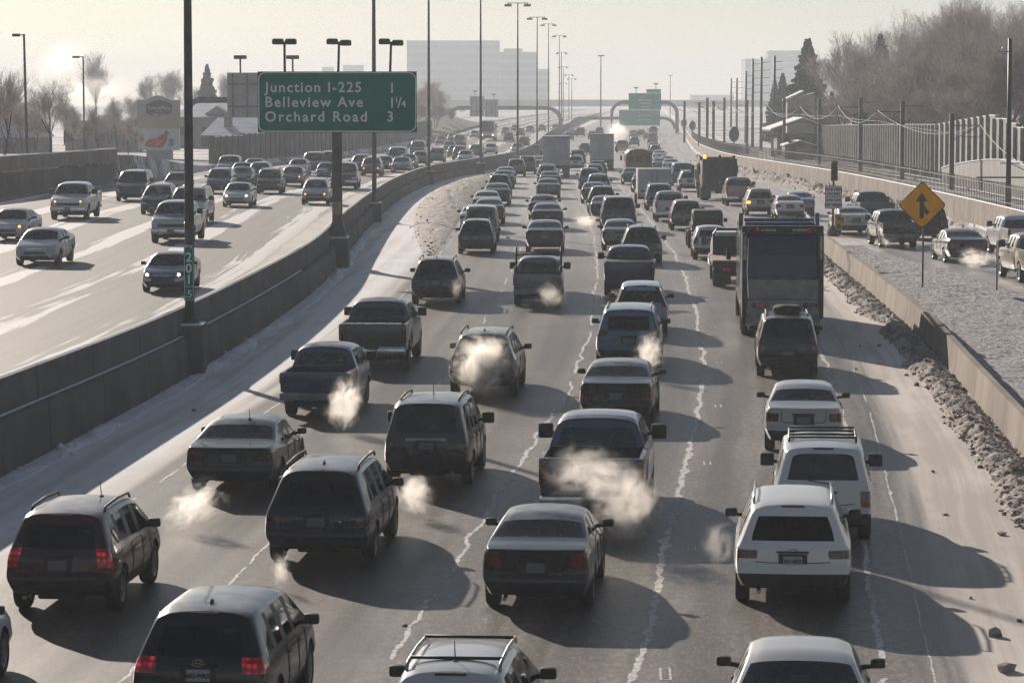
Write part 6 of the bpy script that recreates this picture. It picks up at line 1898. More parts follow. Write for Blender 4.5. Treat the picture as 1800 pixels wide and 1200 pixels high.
def build_garbage():
    W = 1.27
    p = []
    def hopper(bm):
        prof = [(.10, .62), (.0, .72), (.0, 1.30), (.05, 1.95), (.16, 2.0), (.32, 2.7), (.55, 3.36), (1.3, 3.42), (1.3, .62)]
        a = [bm.verts.new((-W + .10, y, z)) for y, z in prof]; b = [bm.verts.new((W - .10, y, z)) for y, z in prof]
        for i in range(len(prof)):
            j = (i + 1) % len(prof); f = bm.faces.new((a[j], a[i], b[i], b[j])); f.material_index = 0
        bm.faces.new(a); bm.faces.new(b[::-1]); bmesh.ops.recalc_face_normals(bm, faces=bm.faces[:])
        bx(bm, (0, 5.2, 2.02), (W * 1.94, 7.6, 2.75), bevel=.08)
    p.append(P_('body', hopper, 'paint'))
    def panel(bm):
        prof = [(.148, 2.03), (.30, 2.7), (.528, 3.30)]
        for (y0, z0), (y1, z1) in zip(prof, prof[1:]):
            for s in range(1):
                vs = [bm.verts.new(v) for v in ((-W + .2, y0, z0), (W - .2, y0, z0), (W - .2, y1, z1), (-W + .2, y1, z1))]; bm.faces.new(vs)
    M['gloss_navy'] = simple('glossy_navy_panel', (0.012, 0.024, 0.075), 0.18, 0, 2.0, 0.35, coat=.5)
    M['hopper_grey'] = simple('worn_grey_steel', (0.22, 0.21, 0.205), 0.55, .2, 2.0, 0.3)
    p.append(P_('rear_door', panel, 'gloss_navy'))
    p.append(P_('hopper_panel', lambda bm: (bx(bm, (0, -.01, 1.62), (W * 1.75, .08, .62), bevel=.02), bx(bm, (0, -.01, 1.13), (W * 1.75, .08, .30), bevel=.02), [bx(bm, (x, -.055, 1.45), (.24, .02, .04)) for x in (-.9, -.4, .1, .6, .95)]), 'hopper_grey'))
    p.append(P_('lower_panel', lambda bm: (bx(bm, (-.80, .0, .72), (.72, .08, .52), bevel=.02), bx(bm, (.80, .0, .72), (.72, .08, .52), bevel=.02)), 'hopper_grey'))
    p.append(P_('side_frame', lambda bm: [bx(bm, (s * (W - .05), .35, 2.05), (.16, .75, 2.75), bevel=.03) for s in (-1, 1)], 'black'))
    p.append(P_('light_bar', lambda bm: (bx(bm, (0, .50, 3.50), (W * 2.06, .34, .26), bevel=.03)), 'black'))
    p.append(P_('pale_strip', lambda bm: [bx(bm, (x, .325, 3.50), (.48, .02, .07)) for x in (-.45, .55)] + [bx(bm, (s * (W - .06), -.04, 2.95), (.09, .02, .75)) for s in (-1, 1)], 'rim'))
    p += lamps((-.80, .86), .33, 3.50, .075, 'tail_lit', 'upper_light') + lamps((-.98, 1.04), .33, 3.50, .06, 'tail', 'upper_light')
    p += lamps((-.92, .72), -.05, 1.13, .085, 'tail') + lamps((-.72,), -.05, 1.13, .085, 'tail_lit') + lamps((-.52, .92, 1.10), -.05, 1.13, .085, 'tail')
    p.append(P_('hydraulic_rod', lambda bm: tube(bm, [(-W + .16, -.06, 1.35), (-W + .13, -.02, 2.2), (-W + .18, .1, 3.25)], .022, 6), 'chrome'))
    def rails(bm):
        for s in (-1, 1): bx(bm, (s * (W - .02), 3.5, 3.62), (.14, .5, .55), bevel=.02); tube(bm, [(s * (W - .1), 1.0, 3.45), (s * (W - .1), 8.5, 3.55)], .06, 6)
        for y, z in ((1.7, 3.50), (2.6, 3.58), (3.5, 3.66)): bx(bm, (0, y, z), (W * 1.8, .10, .12), bevel=.02)
        bx(bm, (0, 1.25, 3.50), (.45, .25, .14), bevel=.03)
    p.append(P_('top_frame', rails, 'gloss_navy'))
    p.append(P_('cab', lambda bm: bx(bm, (0, 9.9, 1.75), (W * 1.9, 1.7, 2.3), bevel=.15), 'paint'))
    p.append(P_('windshield', lambda bm: bx(bm, (0, 10.76, 2.2), (W * 1.7, .03, .95), bevel=.01), 'privacy'))
    p.append(P_('chassis', lambda bm: bx(bm, (0, 5, .72), (1.0, 9, .3)), 'black'))
    for s in (-1, 1): p.append(P_('mirror', lambda bm, s=s: (bx(bm, (s * (W + .22), 10.4, 2.1), (.16, .12, .40), bevel=.03), tube(bm, [(s * W * .9, 10.4, 2.3), (s * (W + .3), 10.4, 2.3)], .025, 5)), 'black'))
    for s in (-1, 1): p.append(P_('mud_flap', lambda bm, s=s: bx(bm, (s * .92, 1.35, .38), (.6, .03, .55)), 'black'))
    def dia(bm):
        for x in (-.80, .80):
            prism(bm, [(x - .10, .80), (x, .90), (x + .10, .80), (x, .70)], -.05, -.042); 
    p.append(P_('warning_label', dia, 'plate'))
    p += truck_wheels([2.0, 3.3, 9.6], W, .5, (2.0, 3.3))
    KIND['garbage'] = dict(name='garbage_truck', spec=dict(wheels=[(2.0, .5, .5), (9.6, .5, .5)], ys=[0, 10.8], W=W), parts=p)
def build_semi():
    W = 1.28
    M['trailer_white'] = simple('dirty_trailer_white', (0.36, 0.37, 0.385), 0.5, 0, .8, .12)
    p = [P_('trailer_box', lambda bm: (bx(bm, (0, 7.2, 2.55), (W * 2, 14.2, 2.75), bevel=.04)), 'trailer_white'),
         P_('rear_door', lambda bm: [bx(bm, (s * W * .48, .08, 2.53), (W * .92, .05, 2.55), bevel=.01) for s in (-1, 1)] + [tube(bm, [(x, .03, 1.3), (x, .03, 3.75)], .022, 6) for x in (-.75, -.3, .3, .75)], 'trailer_white'),
         P_('top_rail', lambda bm: bx(bm, (0, .12, 3.88), (W * 2.02, .14, .14), bevel=.02), 'steel'),
         P_('rear_sill', lambda bm: (bx(bm, (0, .12, 1.12), (W * 2, .2, .18), bevel=.02), bx(bm, (0, .2, .55), (1.5, .12, .12)), [bx(bm, (x, .2, .8), (.1, .1, .5)) for x in (-.6, .6)]), 'black'),
         P_('chassis', lambda bm: bx(bm, (0, 7, 1.02), (1.0, 13.5, .22)), 'black'),
         P_('cab', lambda bm: (bx(bm, (0, 16.2, 1.9), (W * 1.9, 2.2, 2.6), bevel=.15), bx(bm, (0, 17.9, 1.35), (W * 1.5, 1.6, 1.3), bevel=.2)), 'paint')]
    for s in (-1, 1): p.append(P_('mud_flap', lambda bm, s=s: bx(bm, (s * .95, .55, .55), (.62, .03, .75)), 'black'))
    for s in (-1, 1): p.append(P_('mirror', lambda bm, s=s: bx(bm, (s * (W + .28), 16.9, 2.2), (.22, .12, .5), bevel=.03), 'black'))
    p += lamps((-.95, -.7, .7, .95), .0, 1.12, .07)
    p += truck_wheels([1.2, 2.5, 14.6, 15.9, 18.2], W - .02, .5, (1.2, 2.5, 14.6, 15.9))
    KIND['semi'] = dict(name='semi_trailer_truck', spec=dict(wheels=[(1.2, .5, .5), (18.2, .5, .5)], ys=[0, 18.7], W=W), parts=p)
def build_trailer():
    W = 1.15
    def box(bm): bx(bm, (0, 2.3, 1.42), (W * 2, 4.6, 2.0), bevel=.07)
    p = [P_('trailer_box', box, 'trailer_white'),
         P_('rear_door', lambda bm: [bx(bm, (s * W * .47, -.01, 1.42), (W * .9, .03, 1.8), bevel=.01) for s in (-1, 1)], 'trailer_white'),
         P_('door_bar', lambda bm: [tube(bm, [(x, -.05, .55), (x, -.05, 2.3)], .02, 6) for x in (-.18, .18)], 'steel'),
         P_('frame', lambda bm: (bx(bm, (0, 2.3, .42), (W * 1.9, 4.5, .14)), bx(bm, (0, -.02, .46), (W * 2, .12, .14)), tube(bm, [(0, 4.5, .45), (0, 5.9, .5)], .07, 6)), 'black')]
    for s in (-1, 1): p.append(P_('fender', lambda bm, s=s: bx(bm, (s * (W + .10), 1.9, .72), (.22, 1.0, .06), bevel=.02), 'black'))
    p += lamps((-1.02, 1.02), -.03, .62, .06)
    p += [('wheel', wheel_meshes(.33, .2)[0], (s * (W + .08), 1.9, .33), ('rim', wheel_meshes(.33, .2)[1])) for s in (-1, 1)]
    KIND['trailer'] = dict(name='cargo_trailer', spec=dict(wheels=[(1.9, .33, .33), (1.9, .33, .33)], ys=[0, 5.9], W=W), parts=p)
def build_bus():
    W = 1.2
    M['bus_yellow'] = simple('school_bus_yellow', (0.17, 0.080, 0.018), 0.5, 0, 1.0, .15)
    def shell(bm):
        prof = [(-W, .65), (W, .65), (W, 2.1), (W * .95, 2.45), (W * .70, 2.72), (W * .3, 2.84), (-W * .3, 2.84), (-W * .7, 2.72), (-W * .95, 2.45), (-W, 2.1)]
        prism(bm, prof, 0, 9.5)
    p = [P_('body', shell, 'bus_yellow', smooth=rad(35)), P_('hood', lambda bm: bx(bm, (0, 10.2, 1.15), (W * 1.6, 1.5, 1.0), bevel=.15), 'bus_yellow'),
         P_('rear_window', lambda bm: bx(bm, (-.78, -.015, 1.90), (.62, .03, .62), bevel=.01), 'black'), P_('rear_window', lambda bm: bx(bm, (.78, -.015, 1.90), (.62, .03, .62), bevel=.01), 'black'),
         P_('emergency_door', lambda bm: (bx(bm, (0, -.012, 1.52), (.74, .024, 1.5), bevel=.01)), 'bus_yellow'), P_('door_window', lambda bm: bx(bm, (0, -.028, 1.92), (.6, .02, .6), bevel=.01), 'black'),
         P_('bumper', lambda bm: bx(bm, (0, -.1, .62), (W * 2, .2, .28), bevel=.03), 'black'), P_('black_band', lambda bm: [bx(bm, (0, -.012, z), (W * 1.96, .015, .05)) for z in (1.12, 1.42)], 'black'),
         P_('chassis', lambda bm: bx(bm, (0, 5, .55), (1.2, 9, .2)), 'black')]
    for s in (-1, 1): p.append(P_('side_window', lambda bm, s=s: [bx(bm, (s * W, 1.0 + k * .95, 1.9), (.03, .78, .6)) for k in range(9)], 'black'))
    p += lamps((-.98, -.72, .72, .98), -.03, 2.42, .10) + lamps((-1.02, 1.02), -.03, 1.28, .10)
    p.append(P_('mirror', lambda bm: [bx(bm, (s * (W + .25), 9.6, 1.9), (.2, .1, .45), bevel=.03) for s in (-1,)], 'black'))
    p += truck_wheels([2.6, 10.0], W, .48, (2.6,))
    KIND['school_bus'] = dict(name='school_bus', spec=dict(wheels=[(2.6, .48, .48), (10.0, .48, .48)], ys=[0, 11], W=W), parts=p)
    W = 1.28
    def shell(bm): bx(bm, (0, 6, 2.05), (W * 2, 12, 3.1), bevel=.22)
    p = [P_('body', shell, 'paint'), P_('windshield', lambda bm: bx(bm, (0, 12.0, 2.45), (W * 1.72, .06, 1.75), bevel=.02), 'privacy'),
         P_('destination_panel', lambda bm: bx(bm, (0, 12.0, 3.42), (W * 1.5, .05, .18)), 'trim'), P_('front_bumper', lambda bm: bx(bm, (0, 12.05, .65), (W * 1.95, .2, .5), bevel=.06), 'trim')]
    for s in (-1, 1): p.append(P_('side_window', lambda bm, s=s: bx(bm, (s * W, 5.8, 2.5), (.03, 10.8, 1.1)), 'privacy'))
    for s in (-1, 1): p.append(P_('mirror', lambda bm, s=s: (bx(bm, (s * (W + .22), 12.2, 2.6), (.2, .15, .5), bevel=.04), tube(bm, [(s * W * .9, 12, 3.1), (s * (W + .22), 12.2, 2.85)], .03, 5)), 'trim'))
    for s in (-1, 1): p.append(P_('headlight', lambda bm, s=s: bx(bm, (s * .98, 12.02, 1.02), (.34, .06, .20), bevel=.02), 'head_lit'))
    p += truck_wheels([2.4, 3.7, 9.4], W, .5)
    KIND['coach'] = dict(name='coach_bus', spec=dict(wheels=[(2.4, .5, .5), (9.4, .5, .5)], ys=[0, 12], W=W), parts=p)
def build_dump():
    W = 1.24
    M['dump_dark'] = simple('dirty_dark_steel', (0.045, 0.043, 0.043), .6, .2, 1.5, .35)
    p = [P_('dump_bed', lambda bm: (bx(bm, (0, 2.6, 1.92), (W * 2, 5.2, 1.7), bevel=.05), bx(bm, (0, .3, 2.84), (W * 1.98, .5, .28), bevel=.04), bx(bm, (0, 5.4, 2.92), (W * 1.9, .9, .2), bevel=.04)), 'dump_dark'),
         P_('tailgate', lambda bm: (bx(bm, (0, -.04, 1.86), (W * 1.96, .08, 1.6), bevel=.02), [bx(bm, (x, -.09, 1.86), (.1, .05, 1.5)) for x in (-.8, 0, .8)], bx(bm, (0, -.1, 2.62), (W * 1.96, .06, .08))), 'dump_dark'),
         P_('salt_spreader', lambda bm: (bx(bm, (0, -.25, .95), (W * 1.5, .4, .5), bevel=.05), bx(bm, (0, -.2, .62), (.7, .5, .2), bevel=.05)), 'dump_dark'),
         P_('cab', lambda bm: cab(bm, W * .92, 5.9, 7.3, .8, 2.75), 'paint'), P_('chassis', lambda bm: bx(bm, (0, 4, .8), (1.0, 7.5, .28)), 'black')]
    for s in (-1, 1): p.append(P_('mud_flap', lambda bm, s=s: bx(bm, (s * .9, .35, .5), (.6, .03, .65)), 'black'))
    for x, key in ((-1.05, 'amber_lit'), (0, 'black'), (1.0, 'tail')): p.append(P_('beacon', lambda bm, x=x: lathe(bm, [(2.98, .12), (3.16, .12), (3.24, .06), (3.24, 0)], 'Z', 10, (x, .35, 0)), key))
    for s in (-1, 1): p.append(P_('mirror', lambda bm, s=s: (bx(bm, (s * (W + .36), 7.1, 2.1), (.26, .14, .6), bevel=.04), tube(bm, [(s * W * .9, 7.1, 2.3), (s * (W + .36), 7.1, 2.3)], .025, 5)), 'black'))
    p.append(P_('exhaust_stack', lambda bm: tube(bm, [(-W + .15, 5.75, 1.0), (-W + .15, 5.75, 3.1)], .08, 8), 'chrome'))
    p.append(P_('side_gear', lambda bm: (bx(bm, (-W - .12, 4.4, 1.15), (.3, 1.2, .6), bevel=.06), bx(bm, (-W - .15, 5.2, 1.7), (.35, .5, .9), bevel=.08), bx(bm, (-W - .1, 3.6, 2.2), (.25, .4, .8), bevel=.08)), 'slush'))
    p += lamps((-.95, .95), -.06, 1.15, .08)
    p += truck_wheels([1.5, 2.85, 7.6], W + .02, .52, (1.5, 2.85))
    KIND['dump'] = dict(name='dump_truck', spec=dict(wheels=[(1.5, .52, .52), (7.6, .52, .52)], ys=[0, 8.5], W=W), parts=p)
def build_flatbed():
    W = 1.12
    M['deck_wood'] = simple('weathered_deck_planks', (0.34, 0.255, 0.17), .8, 0, 2.5, .35)
    p = [P_('deck', lambda bm: [bx(bm, (-W + .14 + k * .28, 2.0, 1.06), (.265, 4.0, .07)) for k in range(8)], 'deck_wood'),
         P_('deck_frame', lambda bm: (bx(bm, (0, 2.0, .96), (W * 1.98, 4.0, .10)), bx(bm, (0, .02, .93), (W * 2, .06, .22), bevel=.01), bx(bm, (0, .5, .70), (W * .7, .7, .3), bevel=.05)), 'black'),
         P_('headache_rack', lambda bm: (bx(bm, (0, 4.0, 1.45), (W * 1.72, .07, .80)), tube(bm, [(-W * .85, 4.0, 1.05), (-W * .85, 4.0, 1.95), (-W * .75, 4.0, 2.12), (W * .75, 4.0, 2.12), (W * .85, 4.0, 1.95), (W * .85, 4.0, 1.05)], .05, 8), bx(bm, (0, 4.0, 1.95), (.08, .06, .4))), 'black'),
         P_('cab', lambda bm: cab(bm, W * .90, 4.2, 5.9, .55, 2.0), 'paint'), P_('rear_window', lambda bm: bx(bm, (0, 4.19, 1.72), (W * 1.3, .03, .42), bevel=.01), 'shield'),
         P_('fender', lambda bm: [bx(bm, (s * (W - .1), 4.5, .9), (.3, .9, .5), bevel=.15) for s in (-1, 1)], 'paint'), P_('chassis', lambda bm: bx(bm, (0, 3, .55), (.9, 5.5, .2)), 'black'),
         P_('tool_chain', lambda bm: (tube(bm, [(.25, -.04, .98), (.2, -.06, .7), (.35, -.06, .5), (.5, -.05, .62)], .035, 6), tube(bm, [(.3, -.05, .95), (.5, -.07, .78), (.4, -.05, .6)], .03, 6)), 'chrome')]
    for s in (-1, 1): p.append(P_('mud_flap', lambda bm, s=s: bx(bm, (s * .72, .06, .52), (.66, .05, .78)), 'black'))
    for s in (-1, 1): p.append(P_('mirror', lambda bm, s=s: bx(bm, (s * (W + .2), 5.4, 1.6), (.22, .12, .36), bevel=.04), 'black'))
    p += lamps((-.64, -.50), .02, .72, .07, 'tail_lit') + lamps((.5, .64), .0, .42, .08, 'tail_lit')
    p += truck_wheels([1.2, 5.7], W - .05, .40, (1.2,))
    KIND['flatbed'] = dict(name='flatbed_truck', spec=dict(wheels=[(1.2, .4, .4), (5.7, .4, .4)], ys=[0, 6.8], W=W), parts=p)
def build_jeep():
    W = .80
    M['jeep_rust'] = simple('rusty_brown_panel', (0.16, 0.075, 0.035), .6, 0, 3, .3)
    def top(bm):
        bx(bm, (0, 1.05, 1.50), (W * 1.86, 2.1, .72), bevel=.08, taper=.94)
    p = [P_('body', lambda bm: (bx(bm, (0, 1.95, .88), (W * 1.95, 3.9, .58), bevel=.05)), 'paint'), P_('soft_top', top, 'trim'),
         P_('rear_window', lambda bm: bx(bm, (0, -.0, 1.50), (W * 1.45, .03, .44), bevel=.03), 'privacy'),
         P_('tailgate', lambda bm: bx(bm, (0, -.02, .88), (W * 1.2, .05, .48), bevel=.02), 'jeep_rust'), P_('bumper', lambda bm: bx(bm, (0, -.12, .58), (W * 1.95, .16, .16), bevel=.02), 'black'),
         P_('windshield', lambda bm: bx(bm, (0, 2.35, 1.48), (W * 1.6, .04, .55), bevel=.01), 'shield')]
    for s in (-1, 1): p.append(P_('fender', lambda bm, s=s: [bx(bm, (s * (W + .06), y, .86), (.22, .95, .08), bevel=.03) for y in (.65, 3.2)], 'trim'))
    for s in (-1, 1): p.append(P_('mirror', lambda bm, s=s: bx(bm, (s * (W + .16), 2.3, 1.3), (.2, .1, .2), bevel=.04), 'trim'))
    for s in (-1, 1): p.append(P_('side_window', lambda bm, s=s: bx(bm, (s * W * .92, 1.1, 1.48), (.02, 1.7, .42)), 'privacy'))
    p.append(P_('spare_tyre', lambda bm: lathe(bm, [(-.12, .20), (-.12, .34), (.10, .36), (.10, .2)], 'Y', 20, (.12, -.22, .98)), 'rubber'))
    p += lamps((-.66, .66), -.03, .82, .07)
    ty, rm = wheel_meshes(.40, .27)
    for y in (.65, 3.2):
        for s in (-1, 1): p.append(('wheel', ty, (s * (W + .02), y, .40), ('rim', rm)))
    KIND['jeep'] = dict(name='open_top_jeep', spec=dict(wheels=[(.65, .4, .4), (3.2, .4, .4)], ys=[0, 3.9], W=W), parts=p)
    KIND['jeep']['name'] = 'offroad_vehicle'
build_garbage(); build_semi(); build_trailer(); build_bus(); build_dump(); build_flatbed(); build_jeep()
# ------------------------------------------------------------------ vehicles: where each one stands
C = dict(black=(.006, .006, .007), soot=(.013, .0125, .013), navy=(.014, .024, .085), ink=(.008, .010, .018), graphite=(.030, .032, .036), grey=(.14, .145, .15), silver=(.40, .41, .43), white=(.72, .72, .71), pearl=(.58, .58, .57),
         maroon=(.045, .010, .012), winered=(.09, .012, .014), forest=(.018, .032, .030), teal=(.03, .06, .06), slate=(.07, .13, .20), steel=(.20, .28, .38), blue=(.07, .14, .27), tan=(.33, .28, .22), beige=(.40, .36, .30), rosy=(.30, .20, .17), brown=(.10, .07, .055), pale=(.50, .53, .55))
HR = lambda Y: (L2(Y + 2) - L2(Y - 2)) / 4
SMALL_MESH = {}
def norm(part):
    name, me = part[0], part[1]
    loc = part[2] if len(part) > 2 else None
    sub = part[3] if len(part) > 3 else None
    key = part[4] if len(part) > 4 else None
    return name, me, loc, sub, key
def merged(kind):
    if kind in SMALL_MESH: return SMALL_MESH[kind]
    mats, vs, fs, mi, sm = [], [], [], [], []
    for part in KIND[kind]['parts']:
        name, me, loc, sub, key = norm(part)
        if name in ('seat', 'rear_bench', 'dashboard', 'exhaust_pipe', 'antenna', 'emblem', 'roof_fin', 'rear_wiper'): continue
        todo = [(me, loc, key)]
        if sub: todo.append((sub[1], loc, None))
        for m_, l_, k_ in todo:
            off = len(vs); l_ = Vector(l_ or (0, 0, 0))
            idx = []
            ml = [m for m in m_.materials] or [M[k_]]
            for m in ml:
                if m not in mats: mats.append(m)
                idx.append(mats.index(m))
            vs += [v.co + l_ for v in m_.vertices]
            for p in m_.polygons:
                fs.append([off + i for i in p.vertices]); mi.append(idx[min(p.material_index, len(idx) - 1)]); sm.append(p.use_smooth)
    me = bpy.data.meshes.new(KIND[kind]['name'])
    me.from_pydata(vs, [], fs); me.polygons.foreach_set('material_index', mi); me.polygons.foreach_set('use_smooth', sm)
    for m in mats: me.materials.append(m)
    me.set_sharp_from_angle(angle=rad(32)); me.update()
    SMALL_MESH[kind] = me
    return me
FIRST = {}
def copy_part(o, parent):
    c = o.copy(); COL.objects.link(c); c.parent = parent
    for ch in list(o.children): copy_part(ch, c)
    return c
def build_thing(kind):
    K = KIND[kind]
    t = thing(K['name'], None, None)
    for part in K['parts']:
        name, me, loc, sub, key = norm(part)
        if key and not me.materials: me.materials.append(M[key])
        o = link(name, me, None, t, loc)
        if sub: link(sub[0], sub[1], None, o)
    return t
CATS = dict(pickup_truck='pickup truck', semi_trailer_truck='truck', garbage_truck='garbage truck', dump_truck='dump truck', flatbed_truck='flatbed truck', cargo_trailer='trailer', coach_bus='bus', school_bus='school bus', suv='car', sedan='car', hatchback='car', minivan='minivan', van='van', offroad_vehicle='off-road vehicle')
def veh(kind, px, py, color, label, side='R', lit='', head='', small=False, group=None, turn=0.0, s=1.0, glass=None, tailmat=None):
    K = KIND[kind]; sp = K['spec']
    p = ground_at(px, py, zl if side == 'L' else zr)
    Y = p.y
    if side == 'L':
        th = HEAD_L(Y) + turn; rz = math.pi - th; anchor = sp['wheels'][-1][0] * s
    else:
        th = (HR(Y) if side == 'R' else -0.045) + turn; rz = -th; anchor = sp['wheels'][0][0] * s
    zf = zl if side == 'L' else zr
    slope = (zf(p.x, Y + 4) - zf(p.x, Y - 1)) / 5
    fwd = Vector((math.sin(th), math.cos(th), 0)) * (-1 if side == 'L' else 1)
    loc = p - fwd * anchor
    loc.z = p.z - (slope if side != 'L' else -slope) * anchor
    rot = (math.atan(slope) * (1 if side != 'L' else -1), 0, rz)
    if small:
        t = link(K['name'], merged(kind), None, None, loc, rot); t.color = (*C[color], 1)
    else:
        if kind not in FIRST:
            t = FIRST[kind] = build_thing(kind)
        else:
            t = copy_part(FIRST[kind], None)
        t.location = loc; t.rotation_euler = rot
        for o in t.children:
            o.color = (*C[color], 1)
            n = o.name.split('.')[0]
            if n == 'tail_light' and len(o.material_slots) and kind not in ('garbage', 'flatbed', 'dump', 'semi', 'school_bus'):
                o.material_slots[0].link = 'OBJECT'
                o.material_slots[0].material = M['tail_lit'] if ('t' in lit or ('r' in lit and o.bound_box[0][0] > 0)) else M['amber_lit'] if ('a' in lit and o.bound_box[0][0] < 0) else M['tail']
            if n == 'stop_lamp' and len(o.material_slots):
                o.material_slots[0].link = 'OBJECT'; o.material_slots[0].material = M['tail_lit'] if 's' in lit else M['tail']
            if glass and n in ('rear_window', 'side_window') and len(o.material_slots):
                o.material_slots[0].link = 'OBJECT'; o.material_slots[0].material = M[glass]
    t.scale = (s, s, s)
    if head:
        L = sp.get('L', sp['ys'][-1]); W = sp['W']; zh = .72 if K['name'] != 'pickup_truck' else .98
        for sx in (-1, 1):
            if head == 'h' and sx > 0: continue
            bm = bmesh.new(); lathe(bm, [(-.05, .062), (.0, .062), (.028, .045), (.04, 0)], 'Y', 12, (sx * W * .66, L - .02, zh))
            if small: 
                bm.free(); continue
            link('headlight_bulb', mesh_of(bm, 'headlight_bulb'), M['amber_lit'] if head == 'a' else M['head_lit'], t)
    tag(t, label, CATS[K['name']], group)
    return t
GO, GI, GP = 'cars in the outbound lanes', 'cars in the inbound lanes', 'vehicles on the on-ramp'
def R(kind, px, py, color, label, **k): return veh(kind, px, py, color, label, 'R', group=GO, **k)
def Lf(kind, px, py, color, label, **k): return veh(kind, px, py, color, label, 'L', group=GI, **k)
def Rp(kind, px, py, color, label, **k): return veh(kind, px, py, color, label, 'P', group=GP, **k)
# --- outbound, closest rows
compass = R('compact_suv', 124, 1068, 'maroon', 'black compact SUV with lit red tail lights beside the shaded snowy shoulder', lit='t')
santa = R('crossover_h', 372, 1282, 'ink', 'black crossover with lit red tail lights and plate 682 WKS at the bottom edge', lit='t')
R('wagon', 800, 1392, 'pale', 'pale silver wagon with roof bars cut off by the bottom edge')
R('sedan', 1406, 1362, 'pearl', 'pearl white sedan cut off by the bottom edge beside the salted shoulder')
R('sedan_b', -192, 1250, 'white', 'car mostly outside the frame, only its mirror and flank showing at the bottom corner')
R('crossover_long', 570, 985, 'black', 'black luxury crossover with silver roof rails directly ahead of the plate 682 WKS car')
accord = R('sedan_b', 950, 1063, 'soot', 'dark sedan with wide red tail lights in the steam of the blue pickup')
mazda = R('crossover_white', 1393, 1055, 'white', 'white crossover with a winged badge and black-framed plate')
R('sedan_c', 418, 860, 'forest', 'dark green sedan with a full-width tail light panel beside the snowy shoulder')
R('boxy_suv', 757, 850, 'soot', 'boxy dark SUV with a bright chrome tailgate bar')
R('rugged_suv', 1445, 945, 'pale', 'pale silver SUV with a black roof rack just ahead of the white crossover', glass=None)
R('pickup_large', 1045, 918, 'navy', 'dark blue pickup wrapped in its own exhaust steam, big square mirrors')
R('sedan', 1412, 790, 'silver', 'silver sedan with snow on its roof ahead of the roof-rack SUV')
R('pickup_small', 562, 729, 'navy', 'small dark navy pickup with lit tail lights and see-through cab', lit='')
outl = R('crossover', 852, 692, 'soot', 'black crossover with a white roof, its rear window hidden by steam')
R('sedan_big', 1086, 744, 'soot', 'dark sedan trailing a low exhaust puff directly ahead of the steaming pickup')
ram = R('pickup', 662, 646, 'graphite', 'dark grey pickup with snow dusted on its tailgate and bumper')
R('minivan', 1106, 644, 'slate', 'slate blue minivan with roof rails and steam at its right rear corner')
expl = R('old_suv', 1383, 660, 'black', 'black SUV with a tyre strapped on its roof behind the garbage truck')
R('garbage', 1371, 588, 'ink', 'tall navy and grey garbage truck seen from behind')
R('open_suv', 1127, 586, 'steel', 'light steel-blue SUV with clear windows just ahead of the blue minivan', s=.98)
R('crossover', 768, 534, 'graphite', 'dark grey SUV with a pale tailgate bar close to the snow bank end')
R('pickup_rack', 946, 537, 'grey', 'grey pickup with a black ladder rack over its cab')
R('pickup_cap', 1106, 519, 'navy', 'blue pickup with a frosted white roof and covered bed')
R('flatbed', 1300, 503, 'white', 'flatbed truck with a wooden deck beside the garbage truck')
R('hatchback', 1249, 456, 'pale', 'pale hatchback directly ahead of the flatbed truck', lit='r')
R('jeep', 1243, 436, 'black', 'dark boxy off-road vehicle with a soft top and rusty tailgate')
R('open_suv', 1206, 405, 'brown', 'dark brown SUV with a lit red stop lamp in its clear rear window', lit='s')
R('pickup_rack' if False else 'pickup', 1178, 390, 'silver', 'silver pickup with lit red tail lights and stop lamp', lit='ts', s=.93)
R('crossover', 1128, 464, 'forest', 'dark green wagon-like SUV loaded with boxes behind its clear rear glass', glass='glass')
R('sedan', 1090, 440, 'grey', 'grey sedan half hidden by the dark green SUV')
R('large_suv', 1087, 407, 'soot', 'large black SUV with a snowy roof next to a puff of exhaust')
R('sedan_b', 1063, 388, 'soot', 'dark sedan tucked behind the left flank of the large black SUV')
R('crossover', 1058, 374, 'graphite', 'dark grey crossover with a roof rack right behind a low dark sedan')
R('sedan', 1044, 358, 'soot', 'low dark sedan between the dark grey crossover and a red-lamped SUV')
R('open_suv', 1052, 345, 'silver', 'silver SUV with tall red lamps beside its rear glass')
R('old_suv', 1036, 333, 'blue', 'blue SUV standing left of the red-lamped silver SUV')
R('crossover', 1045, 322, 'silver', 'silver SUV just beyond the blue SUV, its roof and side showing')
R('crossover', 1050, 314, 'graphite', 'dark SUV directly behind the second grey box truck')
R('semi', 1058, 300, 'white', 'grey box semi-trailer closer to the bright steam cloud')
R('semi', 978, 313, 'white', 'grey box semi-trailer nearer the median wall, first of two')
# second lane
R('sedan_big', 958, 443, 'teal', 'dark teal sedan directly ahead of the ladder-rack pickup')
R('sedan_b', 962, 404, 'soot', 'dark sedan with a bright snowy deck ahead of the teal sedan')
R('sedan', 955, 386, 'graphite', 'grey sedan half hidden behind the dark sedan with a snowy deck')
R('sedan', 964, 349, 'grey', 'grey sedan with a plain boot in the second lane, alone against bright road')
R('sedan_b', 967, 333, 'maroon', 'maroon sedan between the grey sedan and a white-edged minivan')
R('minivan', 962, 322, 'pale', 'white-edged minivan right behind the first box truck', s=.95)
